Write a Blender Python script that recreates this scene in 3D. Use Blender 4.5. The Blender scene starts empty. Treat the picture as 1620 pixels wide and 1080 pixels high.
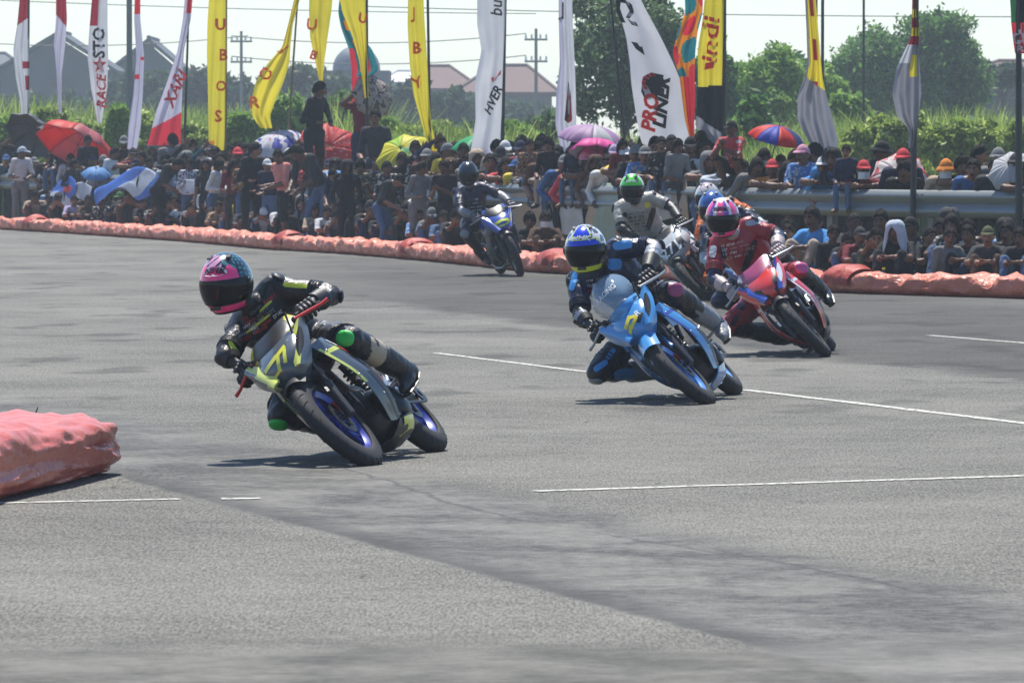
import bpy, bmesh, math, random
import numpy as np
from mathutils import Vector, Matrix, noise
from mathutils.bvhtree import BVHTree

V = Vector
R = math.radians
SC = bpy.context.scene
COL = SC.collection
rnd = random.Random(7)

# ------------------------------------------------------------------ camera
CAM_H, FPX, HORIZON = 1.5, 9000.0, 238.0          # eye height, focal length in photo pixels, horizon row
PITCH = math.atan((540 - HORIZON) / FPX)
cam_d = bpy.data.cameras.new('camera')
cam_d.lens = 200.0
cam_d.sensor_width = 36.0
cam_d.clip_start, cam_d.clip_end = 0.5, 5000
cam_d.dof.use_dof = True
cam_d.dof.focus_distance = 33.0
cam_d.dof.aperture_fstop = 20.0
cam = bpy.data.objects.new('camera', cam_d)
COL.objects.link(cam)
cam.location = (0, 0, CAM_H)
cam.rotation_euler = (math.pi / 2 - PITCH, 0, 0)
SC.camera = cam

# ------------------------------------------------------------------ light
SUN_EL, SUN_AZ = R(64), R(-8)                      # azimuth from +Y towards +X: the sun stands in front of the camera
w = bpy.data.worlds.new('World')
SC.world = w
w.use_nodes = True
nt = w.node_tree
nt.nodes.clear()
sky = nt.nodes.new('ShaderNodeTexSky')
sky.sky_type = 'NISHITA'
sky.sun_disc = False
sky.sun_elevation = SUN_EL
sky.sun_rotation = SUN_AZ
sky.altitude = 0
sky.air_density, sky.dust_density, sky.ozone_density = 1.0, 0.3, 6.0
bg = nt.nodes.new('ShaderNodeBackground')
bg.inputs['Strength'].default_value = 0.10
wo = nt.nodes.new('ShaderNodeOutputWorld')
nt.links.new(sky.outputs[0], bg.inputs[0])
nt.links.new(bg.outputs[0], wo.inputs[0])
sun_d = bpy.data.lights.new('sun', 'SUN')
sun_d.energy = 4.8
sun_d.angle = R(0.5)
sun_d.color = (1.0, 0.95, 0.87)
sun = bpy.data.objects.new('sun', sun_d)
COL.objects.link(sun)
sdir = V((math.sin(SUN_AZ) * math.cos(SUN_EL), math.cos(SUN_AZ) * math.cos(SUN_EL), math.sin(SUN_EL)))
sun.rotation_euler = sdir.to_track_quat('Z', 'Y').to_euler()
sun.location = (0, 40, 60)

vs = SC.view_settings
vs.view_transform = 'Standard'
vs.look = 'None'
vs.exposure = 0.68
vs.gamma = 1.0
vs.use_curve_mapping = False
SC.cycles.use_denoising = True
SC.cycles.max_bounces = 6
SC.cycles.transparent_max_bounces = 8
SC.cycles.volume_bounces = 0

# ------------------------------------------------------------------ places
_fw = V((0, math.cos(PITCH), -math.sin(PITCH)))
_up = V((0, math.sin(PITCH), math.cos(PITCH)))


def at(px, py, Y):
    """the point of the place seen at photo pixel (px, py), Y metres out"""
    d = V(((px - 810) / FPX, 0, 0)) + _up * ((540 - py) / FPX) + _fw
    return V((0, 0, CAM_H)) + d * (Y / d.y)


def ground(px, py, z=0.0):
    d = V(((px - 810) / FPX, 0, 0)) + _up * ((540 - py) / FPX) + _fw
    return V((0, 0, CAM_H)) + d * ((z - CAM_H) / d.z)


def lerp(a, b, t):
    return a + (b - a) * t


def interp(x, xs, ys):
    return float(np.interp(x, xs, ys))


# ------------------------------------------------------------------ materials
_mats = {}


def _nodes(name):
    m = bpy.data.materials.new(name)
    m.use_nodes = True
    t = m.node_tree
    b = t.nodes['Principled BSDF']
    return m, t, b


def mat(name, col, rough=0.55, metal=0.0, spec=0.5, var=0.12, scale=9.0, bump=0.0, bscale=60.0, coat=0.0, coords='Object'):
    """plain procedural paint / cloth / metal: colour with a little wear, optional fine relief"""
    if name in _mats:
        return _mats[name]
    m, t, b = _nodes(name)
    b.inputs['Roughness'].default_value = rough
    b.inputs['Metallic'].default_value = metal
    b.inputs['Specular IOR Level'].default_value = spec
    b.inputs['Coat Weight'].default_value = coat
    b.inputs['Coat Roughness'].default_value = 0.08
    tc = t.nodes.new('ShaderNodeTexCoord')
    n = t.nodes.new('ShaderNodeTexNoise')
    n.inputs['Scale'].default_value = scale
    n.inputs['Detail'].default_value = 4
    t.links.new(tc.outputs[coords], n.inputs['Vector'])
    mx = t.nodes.new('ShaderNodeMix')
    mx.data_type = 'RGBA'
    mx.inputs['A'].default_value = (*[c * (1 - var) for c in col], 1)
    mx.inputs['B'].default_value = (*[min(1, c * (1 + var)) for c in col], 1)
    t.links.new(n.outputs['Fac'], mx.inputs['Factor'])
    t.links.new(mx.outputs['Result'], b.inputs['Base Color'])
    if bump:
        n2 = t.nodes.new('ShaderNodeTexNoise')
        n2.inputs['Scale'].default_value = bscale
        n2.inputs['Detail'].default_value = 3
        t.links.new(tc.outputs[coords], n2.inputs['Vector'])
        bp = t.nodes.new('ShaderNodeBump')
        bp.inputs['Strength'].default_value = bump
        bp.inputs['Distance'].default_value = 0.02
        t.links.new(n2.outputs['Fac'], bp.inputs['Height'])
        t.links.new(bp.outputs['Normal'], b.inputs['Normal'])
    _mats[name] = m
    return m


def thin(name, col, trans=0.4, rough=0.7, var=0.08, scale=4.0, bump=0.0, bscale=8.0, stops=None, nscale=6.0, detail=2.0):
    """thin cloth that lets light through; stops = [(position, colour)] prints a pattern on it"""
    if name in _mats:
        return _mats[name]
    m, t, b = _nodes(name)
    b.inputs['Roughness'].default_value = rough
    b.inputs['Specular IOR Level'].default_value = 0.25
    tc = t.nodes.new('ShaderNodeTexCoord')
    n = t.nodes.new('ShaderNodeTexNoise')
    n.inputs['Scale'].default_value = nscale if stops else scale
    n.inputs['Detail'].default_value = detail
    t.links.new(tc.outputs['Object'], n.inputs['Vector'])
    if stops:
        r = t.nodes.new('ShaderNodeValToRGB')
        r.color_ramp.interpolation = 'CONSTANT'
        e = r.color_ramp.elements
        while len(e) < len(stops):
            e.new(0.5)
        for k, (p, c) in enumerate(stops):
            e[k].position = p
            e[k].color = (*c, 1)
        t.links.new(n.outputs['Fac'], r.inputs['Fac'])
        out = r.outputs['Color']
    else:
        mx = t.nodes.new('ShaderNodeMix')
        mx.data_type = 'RGBA'
        mx.inputs['A'].default_value = (*[c * (1 - var) for c in col], 1)
        mx.inputs['B'].default_value = (*[min(1, c * (1 + var)) for c in col], 1)
        t.links.new(n.outputs['Fac'], mx.inputs['Factor'])
        out = mx.outputs['Result']
    t.links.new(out, b.inputs['Base Color'])
    if bump:
        n2 = t.nodes.new('ShaderNodeTexNoise')
        n2.inputs['Scale'].default_value = bscale
        n2.inputs['Detail'].default_value = 3
        t.links.new(tc.outputs['Object'], n2.inputs['Vector'])
        bp = t.nodes.new('ShaderNodeBump')
        bp.inputs['Strength'].default_value = bump
        bp.inputs['Distance'].default_value = 0.05
        t.links.new(n2.outputs['Fac'], bp.inputs['Height'])
        t.links.new(bp.outputs['Normal'], b.inputs['Normal'])
    tr = t.nodes.new('ShaderNodeBsdfTranslucent')
    t.links.new(out, tr.inputs['Color'])
    ms = t.nodes.new('ShaderNodeMixShader')
    ms.inputs[0].default_value = trans
    t.links.new(b.outputs[0], ms.inputs[1])
    t.links.new(tr.outputs[0], ms.inputs[2])
    t.links.new(ms.outputs[0], t.nodes['Material Output'].inputs['Surface'])
    _mats[name] = m
    return m


def graphic(name, stops, nscale=7.0, rough=0.2, coat=0.6, distort=1.5, voro=False):
    """hard-edged painted graphics (helmet shells, race leathers)"""
    if name in _mats:
        return _mats[name]
    m, t, b = _nodes(name)
    b.inputs['Roughness'].default_value = rough
    b.inputs['Coat Weight'].default_value = coat
    b.inputs['Coat Roughness'].default_value = 0.06
    tc = t.nodes.new('ShaderNodeTexCoord')
    if voro:
        n = t.nodes.new('ShaderNodeTexVoronoi')
        n.inputs['Scale'].default_value = nscale
        sp = t.nodes.new('ShaderNodeSeparateColor')
        t.links.new(n.outputs['Color'], sp.inputs[0])
        fac = sp.outputs[0]
    else:
        n = t.nodes.new('ShaderNodeTexNoise')
        n.inputs['Scale'].default_value = nscale
        n.inputs['Detail'].default_value = 1.0
        n.inputs['Distortion'].default_value = distort
        fac = n.outputs['Fac']
    t.links.new(tc.outputs['Object'], n.inputs['Vector'])
    r = t.nodes.new('ShaderNodeValToRGB')
    r.color_ramp.interpolation = 'CONSTANT'
    e = r.color_ramp.elements
    while len(e) < len(stops):
        e.new(0.5)
    for k, (p, c) in enumerate(stops):
        e[k].position = p
        e[k].color = (*c, 1)
    t.links.new(fac, r.inputs['Fac'])
    t.links.new(r.outputs['Color'], b.inputs['Base Color'])
    _mats[name] = m
    return m


# ------------------------------------------------------------------ mesh building
class MB:
    def __init__(s):
        s.v, s.f, s.m = [], [], []

    def add(s, vs_, fs, mi=0):
        o = len(s.v)
        s.v.extend(tuple(p) for p in vs_)
        for k, f in enumerate(fs):
            s.f.append(tuple(i + o for i in f))
            s.m.append(mi[k] if isinstance(mi, (list, tuple)) else mi)
        return s

    def box(s, c, size, rot=None, mi=0, taper=1.0):
        x, y, z = [q / 2 for q in size]
        p = [V((sx * x * (taper if sz > 0 else 1), sy * y * (taper if sz > 0 else 1), sz * z)) for sz in (-1, 1) for sy in (-1, 1) for sx in (-1, 1)]
        if rot is not None:
            p = [rot @ q for q in p]
        c = V(c)
        return s.add([q + c for q in p], [(0, 2, 3, 1), (4, 5, 7, 6), (0, 1, 5, 4), (2, 6, 7, 3), (0, 4, 6, 2), (1, 3, 7, 5)], mi)

    def loft(s, rings, mi=0, caps=True, closed=True):
        n = len(rings[0])
        vs_ = [p for r in rings for p in r]
        fs = []
        for i in range(len(rings) - 1):
            for j in range(n if closed else n - 1):
                k = (j + 1) % n
                fs.append((i * n + j, i * n + k, (i + 1) * n + k, (i + 1) * n + j))
        if caps:
            fs.append(tuple(range(n - 1, -1, -1)))
            fs.append(tuple(range((len(rings) - 1) * n, len(rings) * n)))
        return s.add(vs_, fs, mi)

    def tube(s, path, radii, n=8, mi=0, caps=True, side=None, flat=1.0):
        """round (or flattened) tube along a path"""
        path = [V(p) for p in path]
        if not hasattr(radii, '__len__'):
            radii = [radii] * len(path)
        rings = []
        prev = None
        for i, p in enumerate(path):
            t = (path[min(i + 1, len(path) - 1)] - path[max(i - 1, 0)])
            t = t.normalized() if t.length > 1e-9 else V((0, 0, 1))
            if prev is None:
                a = V(side) if side is not None else (V((0, 0, 1)) if abs(t.z) < 0.9 else V((1, 0, 0)))
            else:
                a = prev
            a = (a - t * a.dot(t))
            a = a.normalized() if a.length > 1e-6 else t.orthogonal().normalized()
            prev = a
            b = t.cross(a)
            rings.append([p + (a * math.cos(q) + b * math.sin(q) * flat) * radii[i] for q in [2 * math.pi * j / n for j in range(n)]])
        return s.loft(rings, mi, caps)

    def ell(s, c, r, rot=None, nu=12, nv=8, mi=0, power=1.0):
        c = V(c)
        rings = []
        for i in range(nv + 1):
            th = math.pi * i / nv
            th = min(max(th, 1e-3), math.pi - 1e-3)
            ring = []
            for j in range(nu):
                ph = 2 * math.pi * j / nu
                q = V((math.sin(th) * math.cos(ph), math.sin(th) * math.sin(ph), -math.cos(th)))
                if power != 1.0:
                    q = V([math.copysign(abs(k) ** power, k) for k in q])
                q = V((q.x * r[0], q.y * r[1], q.z * r[2]))
                ring.append(c + (rot @ q if rot is not None else q))
            rings.append(ring)
        return s.loft(rings, mi)

    def lathe(s, prof, c=(0, 0, 0), n=32, axis='Y', mi=0, closed=False):
        """prof = [(radius, along)]"""
        c = V(c)
        rings = []
        for (r, h) in prof:
            ring = []
            for j in range(n):
                a = 2 * math.pi * j / n
                x, y = r * math.cos(a), r * math.sin(a)
                ring.append(c + (V((x, h, y)) if axis == 'Y' else V((x, y, h)) if axis == 'Z' else V((h, x, y))))
            rings.append(ring)
        if closed:
            rings.append(rings[0])
        return s.loft(rings, mi, caps=not closed)

    def patch(s, net, nu=12, nv=12, t=0.008, mi=0, mirror=False, colour=None):
        """solid curved panel through a net of control points"""
        def cr(p, k):
            n = len(p)
            x = k * (n - 1)
            i = min(int(x), n - 2)
            u = x - i
            p1, p2 = p[i], p[i + 1]
            p0 = p[i - 1] if i else p1 * 2 - p2
            p3 = p[i + 2] if i + 2 < n else p2 * 2 - p1
            return 0.5 * ((2 * p1) + (p2 - p0) * u + (2 * p0 - 5 * p1 + 4 * p2 - p3) * u * u + (3 * p1 - p0 - 3 * p2 + p3) * u ** 3)
        net = [[V(p) for p in row] for row in net]
        g = []
        for j in range(nv + 1):
            g.append([cr([cr(row, i / nu) for row in net], j / nv) for i in range(nu + 1)])
        back = []
        for j in range(nv + 1):
            rb = []
            for i in range(nu + 1):
                du = g[j][min(i + 1, nu)] - g[j][max(i - 1, 0)]
                dv = g[min(j + 1, nv)][i] - g[max(j - 1, 0)][i]
                nn = du.cross(dv)
                nn = nn.normalized() if nn.length > 1e-9 else V((0, 0, 0))
                rb.append(g[j][i] - nn * t)
            back.append(rb)
        W = nu + 1
        vs_ = [p for r in g for p in r] + [p for r in back for p in r]
        N = W * (nv + 1)
        fs, ms = [], []
        for j in range(nv):
            for i in range(nu):
                a = j * W + i
                m_ = colour((i + .5) / nu, (j + .5) / nv) if colour else mi
                fs.append((a, a + 1, a + W + 1, a + W)); ms.append(m_)
                fs.append((N + a, N + a + W, N + a + W + 1, N + a + 1)); ms.append(m_)
        edge = [i for i in range(W)] + [j * W + nu for j in range(1, nv + 1)] + [nv * W + i for i in range(nu - 1, -1, -1)] + [j * W for j in range(nv - 1, 0, -1)]
        for k in range(len(edge)):
            a, b = edge[k], edge[(k + 1) % len(edge)]
            fs.append((a, N + a, N + b, b)); ms.append(mi)
        s.add(vs_, fs, ms)
        if mirror:
            s.add([V((p.x, -p.y, p.z)) for p in vs_], [tuple(reversed(f)) for f in fs], ms)
        return s

    def map(s, fn):
        s.v = [tuple(fn(V(p))) for p in s.v]
        return s

    def mesh(s, name, mats, smooth=True, angle=40):
        me = bpy.data.meshes.new(name)
        me.from_pydata(s.v, [], s.f)
        for m_ in mats:
            me.materials.append(m_)
        me.polygons.foreach_set('material_index', s.m)
        if smooth:
            me.polygons.foreach_set('use_smooth', [True] * len(s.f))
            me.set_sharp_from_angle(angle=R(angle))
        me.update()
        return me

    def build(s, name, mats, parent=None, smooth=True, angle=40):
        if not isinstance(mats, (list, tuple)):
            mats = [mats]
        return link(name, s.mesh(name, mats, smooth, angle), parent)


def link(name, data, parent=None):
    o = bpy.data.objects.new(name, data)
    COL.objects.link(o)
    if parent is not None:
        o.parent = parent
    return o


def tag(o, label=None, cat=None, group=None, kind=None):
    if label: o['label'] = label
    if cat: o['category'] = cat
    if group: o['group'] = group
    if kind: o['kind'] = kind
    return o


def thing(name, label, cat, loc=(0, 0, 0), group=None, mtx=None):
    o = link(name, None)
    o.empty_display_size = 0.2
    if mtx is not None:
        o.matrix_world = mtx
    else:
        o.location = loc
    return tag(o, label, cat, group)


_txt = {}


def text2d(body, shear=0.0, bold=0.0):
    """flat lettering: vertices in units of the line height, centred, and faces"""
    key = (body, shear, bold)
    if key not in _txt:
        c = bpy.data.curves.new('lettering', 'FONT')
        c.body = body
        c.align_x, c.align_y = 'CENTER', 'CENTER'
        c.resolution_u = 2
        c.shear = shear
        c.offset = bold
        o = bpy.data.objects.new('lettering', c)
        COL.objects.link(o)
        dg = bpy.context.evaluated_depsgraph_get()
        me = bpy.data.meshes.new_from_object(o.evaluated_get(dg))
        bm = bmesh.new()
        bm.from_mesh(me)
        bmesh.ops.triangulate(bm, faces=bm.faces)
        for _ in range(2):
            long = [e for e in bm.edges if e.calc_length() > 0.35]
            if long:
                bmesh.ops.subdivide_edges(bm, edges=long, cuts=1)
                bmesh.ops.triangulate(bm, faces=bm.faces)
        vs_ = [v.co.to_2d() for v in bm.verts]
        bm.verts.index_update()
        fs = [tuple(v.index for v in f.verts) for f in bm.faces]
        bm.free()
        bpy.data.objects.remove(o)
        bpy.data.curves.remove(c)
        bpy.data.meshes.remove(me)
        _txt[key] = (vs_, fs)
    return _txt[key]


def bvh_of(*objs, world=False):
    vs_, fs = [], []
    for o in objs:
        k = len(vs_)
        vs_ += [(o.matrix_world @ v.co) if world else v.co.copy() for v in o.data.vertices]
        fs += [tuple(i + k for i in p.vertices) for p in o.data.polygons]
    return BVHTree.FromPolygons(vs_, fs)


def decal(body, c, right, up, size, m_, parent, bvh=None, name='lettering', shear=0.0, bold=0.01, off=0.004, stretch=1.0):
    """print laid on a surface: projected onto it along the normal"""
    vs_, fs = text2d(body, shear, bold)
    c, right, up = V(c), V(right).normalized(), V(up)
    up = (up - right * up.dot(right)).normalized()
    n = right.cross(up)
    out = []
    for q in vs_:
        p = c + right * q.x * size * stretch + up * q.y * size
        if bvh is not None:
            h = bvh.ray_cast(p + n * 0.25, -n, 0.6)
            if h[0] is not None:
                p = h[0] + (h[1] if h[1].dot(n) > 0 else n) * off
        out.append(p)
    return MB().add(out, fs).build(name, m_, parent, smooth=False)
# ------------------------------------------------------------------ motorbikes
RUB = mat('tyre_rubber', (0.018, 0.018, 0.02), 0.75, spec=0.4, var=0.35, scale=25, bump=0.15, bscale=180)
BLKP = mat('black_plastic', (0.014, 0.014, 0.016), 0.42, var=0.2, bump=0.05)
DARKM = mat('dark_metal', (0.045, 0.045, 0.05), 0.42, 0.7, var=0.3, scale=30)
ALU = mat('bare_aluminium', (0.42, 0.42, 0.43), 0.36, 0.9, var=0.2, scale=30)
STEEL = mat('brushed_steel', (0.3, 0.3, 0.3), 0.33, 0.95, var=0.25, scale=25)
WHITEP = mat('white_paint', (0.74, 0.75, 0.76), 0.25, coat=0.5, var=0.06)
INKW = mat('white_print', (0.75, 0.75, 0.75), 0.5)
INKB = mat('black_print', (0.015, 0.015, 0.018), 0.5)
INKR = mat('red_print', (0.62, 0.03, 0.03), 0.5)
INKY = mat('yellow_print', (0.72, 0.62, 0.05), 0.5)


def glassy(name, col, alpha):
    m, t, b = _nodes(name)
    b.inputs['Base Color'].default_value = (*col, 1)
    b.inputs['Roughness'].default_value = 0.08
    b.inputs['Alpha'].default_value = alpha
    b.inputs['Coat Weight'].default_value = 0.5
    return m


TYRE_R = 0.285


def wheel_meshes(rimname, rimcol, wide):
    rim_m = mat(rimname, rimcol, 0.28, 0.35, var=0.12, coat=0.4)
    k = wide / 2
    tyre = MB()
    prof = []
    for i in range(15):
        a = math.pi * (-0.14 + 1.28 * i / 14)
        prof.append((0.204 + 0.081 * max(0.0, math.sin(a)) ** 0.75 if 0 < a < math.pi else 0.204 + 0.063 * math.sin(a) * 0.35, -k * math.cos(a) * 0.98))
    prof.append((0.194, k * 0.6)); prof.append((0.194, -k * 0.6))
    tyre.lathe(prof, n=56, closed=True)
    for i in range(28):                                  # tread sipes cut proud
        for sg in (-1, 1):
            a = 2 * math.pi * (i + 0.25 * sg) / 28
            r = 0.279
            p = [V((math.cos(a + q) * rr, sg * yy, math.sin(a + q) * rr)) for q, rr, yy in ((0, r + .004, .012), (.05, r - 0.003, .026), (.09, r - .022, k * .84))]
            tyre.tube(p, [.0022, .0022, .0016], 4)
    rim = MB()
    rim.lathe([(r__ * .918, h__) for r__, h__ in [(0.222, -k * .78), (0.232, -k * .62), (0.224, -k * .5), (0.205, -k * .32), (0.196, 0), (0.205, k * .32), (0.224, k * .5), (0.232, k * .62), (0.222, k * .78), (0.206, k * .62), (0.186, k * .25), (0.186, -k * .25), (0.206, -k * .62)]], n=56, closed=True)
    rim.lathe([(0.0001, -.034), (0.04, -.034), (0.046, -.02), (0.046, .02), (0.04, .034), (0.0001, .034)], n=20)
    for i in range(5):
        a = 2 * math.pi * i / 5 + 0.2
        for sg in (-1, 1):
            q = a + sg * 0.17
            p = [V((math.cos(a + sg * .25) * .036, 0, math.sin(a + sg * .25) * .036)), V((math.cos(a + sg * .08) * .1, 0, math.sin(a + sg * .08) * .1)), V((math.cos(q) * .193, 0, math.sin(q) * .178))]
            rim.tube(p, [.014, .0105, .010], 6, side=(0, 1, 0), flat=0.8)
    disc = MB()
    disc.lathe([(0.055, .041), (0.092, .041), (0.092, .045), (0.055, .045)], n=40, closed=True)
    for i in range(6):
        a = 2 * math.pi * i / 6
        disc.tube([(math.cos(a) * .03, .04, math.sin(a) * .03), (math.cos(a) * .066, .043, math.sin(a) * .066)], .007, 5)
    return tyre.mesh('wheel', [RUB]), rim.mesh('rim', [rim_m]), disc.mesh('brake_disc', [DARKM])


_wm = {}


k_0 = True


def bike(label, contact, rear, lean, P, steer=R(6), group='race motorbikes'):
    """contact, rear: where the tyres touch the ground.  P: paints"""
    d = V(contact) - V(rear)
    yaw = math.atan2(d.y, d.x)
    M = Matrix.Translation(V((contact[0], contact[1], 0.002))) @ Matrix.Rotation(yaw, 4, 'Z') @ Matrix.Rotation(lean, 4, 'X')
    root = thing('motorbike', label, 'motorbike', group=group, mtx=M)
    main, acc, dark = P['main'], P['accent'], P.get('dark', BLKP)
    S = V((-0.25, 0, 0))

    def st(p):
        q = p - S
        c, s_ = math.cos(-steer), math.sin(-steer)
        return V((q.x * c - q.y * s_, q.x * s_ + q.y * c, q.z)) + S

    # wheels
    for nm, x, wide in (('front', 0.0, .088), ('rear', -1.27, .108)):
        key = (P['rim'][0], wide)
        if key not in _wm:
            _wm[key] = wheel_meshes(P['rim'][0] + '_rim', P['rim'][1], wide)
        ty, ri, di = _wm[key]
        wo_ = link('wheel', ty, root)
        p = V((x, 0, TYRE_R))
        if nm == 'front':
            wo_.location = st(p)
            wo_.rotation_euler = (0, 0, -steer)
        else:
            wo_.location = p
        link('rim', ri, wo_)
        link('brake_disc', di, wo_)
        cal = MB().box((-.085, .052, .07), (.07, .035, .055)).build('brake_caliper', INKR if nm == 'front' else DARKM, wo_)
    # fork, yokes
    for sg in (-1, 1):
        f = MB()
        f.tube([(0.0, sg * .085, TYRE_R - .02), (-.045, sg * .085, .40), (-.075, sg * .085, .47)], [.024, .026, .027], 10)
        f.tube([(-.075, sg * .085, .47), (-.17, sg * .085, .72)], .019, 10)
        f.tube([(0, sg * .085, TYRE_R), (0, sg * .04, TYRE_R)], .014, 8)
        f.map(st)
        f.build('fork_leg', P.get('fork', DARKM), root)
    f = MB().box((-.1, 0, .54), (.06, .21, .04)).box((-.17, 0, .72), (.07, .2, .035))
    f.map(st)
    f.build('yoke', DARKM, root)
    # mudguard, close over the tyre
    fd = MB()
    rows = []
    for a in (R(P.get('fender_from', 62)), R(80), R(110), R(140), R(165)):
        rr = 0.312
        row = []
        for q in (-1, -.6, 0, .6, 1):
            r2 = rr - 0.05 * abs(q) ** 2.2
            row.append(st(V((math.cos(a) * r2, q * .072, TYRE_R + math.sin(a) * r2))))
        rows.append(row)
    fd.patch(rows, 12, 16, .004)
    for sg in (-1, 1):
        fd.tube([st(V((-.1, sg * .062, .52))), st(V((-.02, sg * .075, .42)))], .014, 6)
    fd.build('mudguard', P.get('fender', dark), root)
    # handlebar with grips and levers
    hb = MB()
    hz, hx = 0.815, -0.30
    GR = {}
    for sg in (-1, 1):
        hb.tube([st(V((-.18, sg * .03, hz - .03))), st(V((-.19, sg * .10, hz - .01))), st(V((hx + .06, sg * .17, hz)))], .012, 8)
    hb.box(st(V((-.19, 0, hz - .03))), (.06, .12, .05))
    hbo = hb.build('handlebar', DARKM, root)
    for sg in (-1, 1):
        a, b = st(V((hx + .06, sg * .16, hz))), st(V((hx, sg * .285, hz - .02)))
        MB().tube([a, lerp(a, b, .1), lerp(a, b, .9), b], [.015, .017, .017, .015], 10).build('grip', RUB, hbo)
        MB().tube([a + V((.01, 0, .004)), a + V((.06, sg * .005, 0)), b + V((.065, sg * .01, -.015)), b + V((.055, sg * .05, -.02))], [.009, .009, .008, .010], 6).build('lever', P.get('lever', ALU), hbo)
        MB().ell(lerp(a, b, -.08), (.028, .022, .024)).build('switch_box', BLKP, hbo)
        GR[sg] = (M @ lerp(a, b, .52), (M.to_3x3() @ (b - a)).normalized())
    # nose cowl
    net = []
    for z, xc, w_, xe in ((.535, -.05, .03, -.07), (.575, .02, .085, -.06), (.63, .06, .135, -.07), (.69, .045, .165, -.11), (.745, -.01, .17, -.16), (.785, -.07, .15, -.2)):
        net.append([V((xe, -w_, z)), V((lerp(xc, xe, .30), -w_ * .62, z)), V((xc, 0, z - .008)), V((lerp(xc, xe, .30), w_ * .62, z)), V((xe, w_, z))])
    cs = P.get('cowl_scale', 1.0)
    net = [[V((p.x * cs, p.y * cs, .70 + (p.z - .70) * cs)) for p in r_] for r_ in net]
    cw = MB()
    two = P.get('two_tone')

    def ccol(u, v):
        if two == 'vee':                                   # dark V cut into a red nose
            return 1 if (0.10 < abs(u - .5) - (v - .45) * .25 < 0.2 and .2 < v < .72) else 0
        if two == 'sides':
            return 1 if v < .3 + .5 * abs(u - .5) - .1 and v < .34 else 0
        return 0
    cw.patch(net, 24, 20, .006, colour=ccol)
    cowl = cw.build('front_cowl', [main, acc if two != 'vee' else BLKP], root)
    cb = bvh_of(cowl)
    for sg in (-1, 1):                                     # lamp pods on both shoulders of the nose
        pod = MB()
        pn = []
        for k in range(6):
            t = k / 5
            c = V((lerp(.07, -.17, t), sg * lerp(.07, .178, t), lerp(.605, .80, t)))
            w_ = .012 + .034 * math.sin(math.pi * min(1, t * .85 + .1))
            pn.append([c + V((0, -w_ * sg * .8, .35 * w_)), c + V((.022, sg * .012, 0)), c + V((-.035, w_ * sg * .9, -.5 * w_))])
        pod.patch(pn, 8, 14, .012, colour=lambda u, v: 1 if u > .62 - .3 * v else 0)
        if sg < 0:
            pod.f = [tuple(reversed(f)) for f in pod.f]
        po = pod.build('headlamp_cover', [P.get('pod', acc), main], root)
        dk = MB()
        pn2 = [[lerp(r_[1], r_[0], w2) + V((.004, 0, .002)), r_[1] + V((.006, sg * .002, 0)), lerp(r_[1], r_[2], w2) + V((.004, sg * .004, 0))] for r_, w2 in zip(pn[1:5], (.08, .4, .4, .1))]
        dk.patch(pn2, 4, 8, .004)
        if sg < 0:
            dk.f = [tuple(reversed(f)) for f in dk.f]
        dk.build('headlamp', P.get('lamp', BLKP), po)
    # upper screen / meter cover
    if P.get('bubble'):
        net = []
        for z, xc, w_, xe in ((.80, -.04, .10, -.17), (.86, -.035, .135, -.2), (.93, -.07, .135, -.22), (.99, -.125, .10, -.23), (1.02, -.17, .05, -.22)):
            net.append([V((xe, -w_, z)), V((lerp(xc, xe, .22), -w_ * .62, z)), V((xc, 0, z)), V((lerp(xc, xe, .22), w_ * .62, z)), V((xe, w_, z))])
        sc = MB().patch(net, 20, 18, .003).build('windscreen', P['bubble'], root)
        base = MB()
        net = []
        for z, xc, w_, xe in ((.76, -.03, .12, -.18), (.79, -.025, .13, -.2), (.815, -.03, .112, -.18)):
            net.append([V((xe, -w_, z)), V((lerp(xc, xe, .25), -w_ * .62, z)), V((xc, 0, z)), V((lerp(xc, xe, .25), w_ * .62, z)), V((xe, w_, z))])
        base.patch(net, 16, 8, .006).build('screen_rim', main, root)
        decal('RACING', (-.05, 0, .93), (0, 1, 0), (-.2, 0, 1), .05, INKW, sc, bvh_of(sc), stretch=.8)
    else:
        net = []
        for z, xc, w_, xe in ((.755, -.055, .145, -.2), (.80, -.09, .165, -.23), (.85, -.16, .155, -.27), (.88, -.215, .125, -.29)):
            net.append([V((xe, -w_, z)), V((lerp(xc, xe, .3), -w_ * .6, z)), V((xc, 0, z - .006)), V((lerp(xc, xe, .3), w_ * .6, z)), V((xe, w_, z))])
        MB().patch(net, 18, 12, .005, colour=lambda u, v: 1 if abs(u - .5) < .26 + .12 * v or .30 < v < .5 else 0).build('meter_cover', [P.get('visor', acc), P.get('meter', dark)], root)
    MB().box((-.22, 0, .80), (.10, .13, .05)).ell((-.235, 0, .82), (.05, .06, .03)).build('instrument_panel', BLKP, root)
    # leg shields
    for sg in (-1, 1):
        rows = [[(-.13, .125, .665), (-.25, .165, .675), (-.44, .135, .68)],
                [(-.19, .15, .56), (-.32, .19, .55), (-.53, .155, .56)],
                [(-.28, .165, .43), (-.42, .20, .41), (-.62, .155, .42)],
                [(-.38, .14, .30), (-.50, .17, .28), (-.68, .13, .30)],
                [(-.48, .085, .18), (-.58, .10, .17), (-.72, .08, .19)]]
        rows = [[V((a, b * sg, c)) for a, b, c in r_] for r_ in rows]
        pt = MB().patch(rows, 10, 20, .006 * sg, colour=lambda u, v: (1 if (u < .08 and .10 < v < .62) or (.14 < v < .18 and u < .5) else (2 if (v > .3 and u > .45 - .2 * v) else 0)))
        sf = pt.build('side_fairing', [P.get('side', main), P.get('side_edge', acc), dark], root)
        sb = bvh_of(sf)
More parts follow.
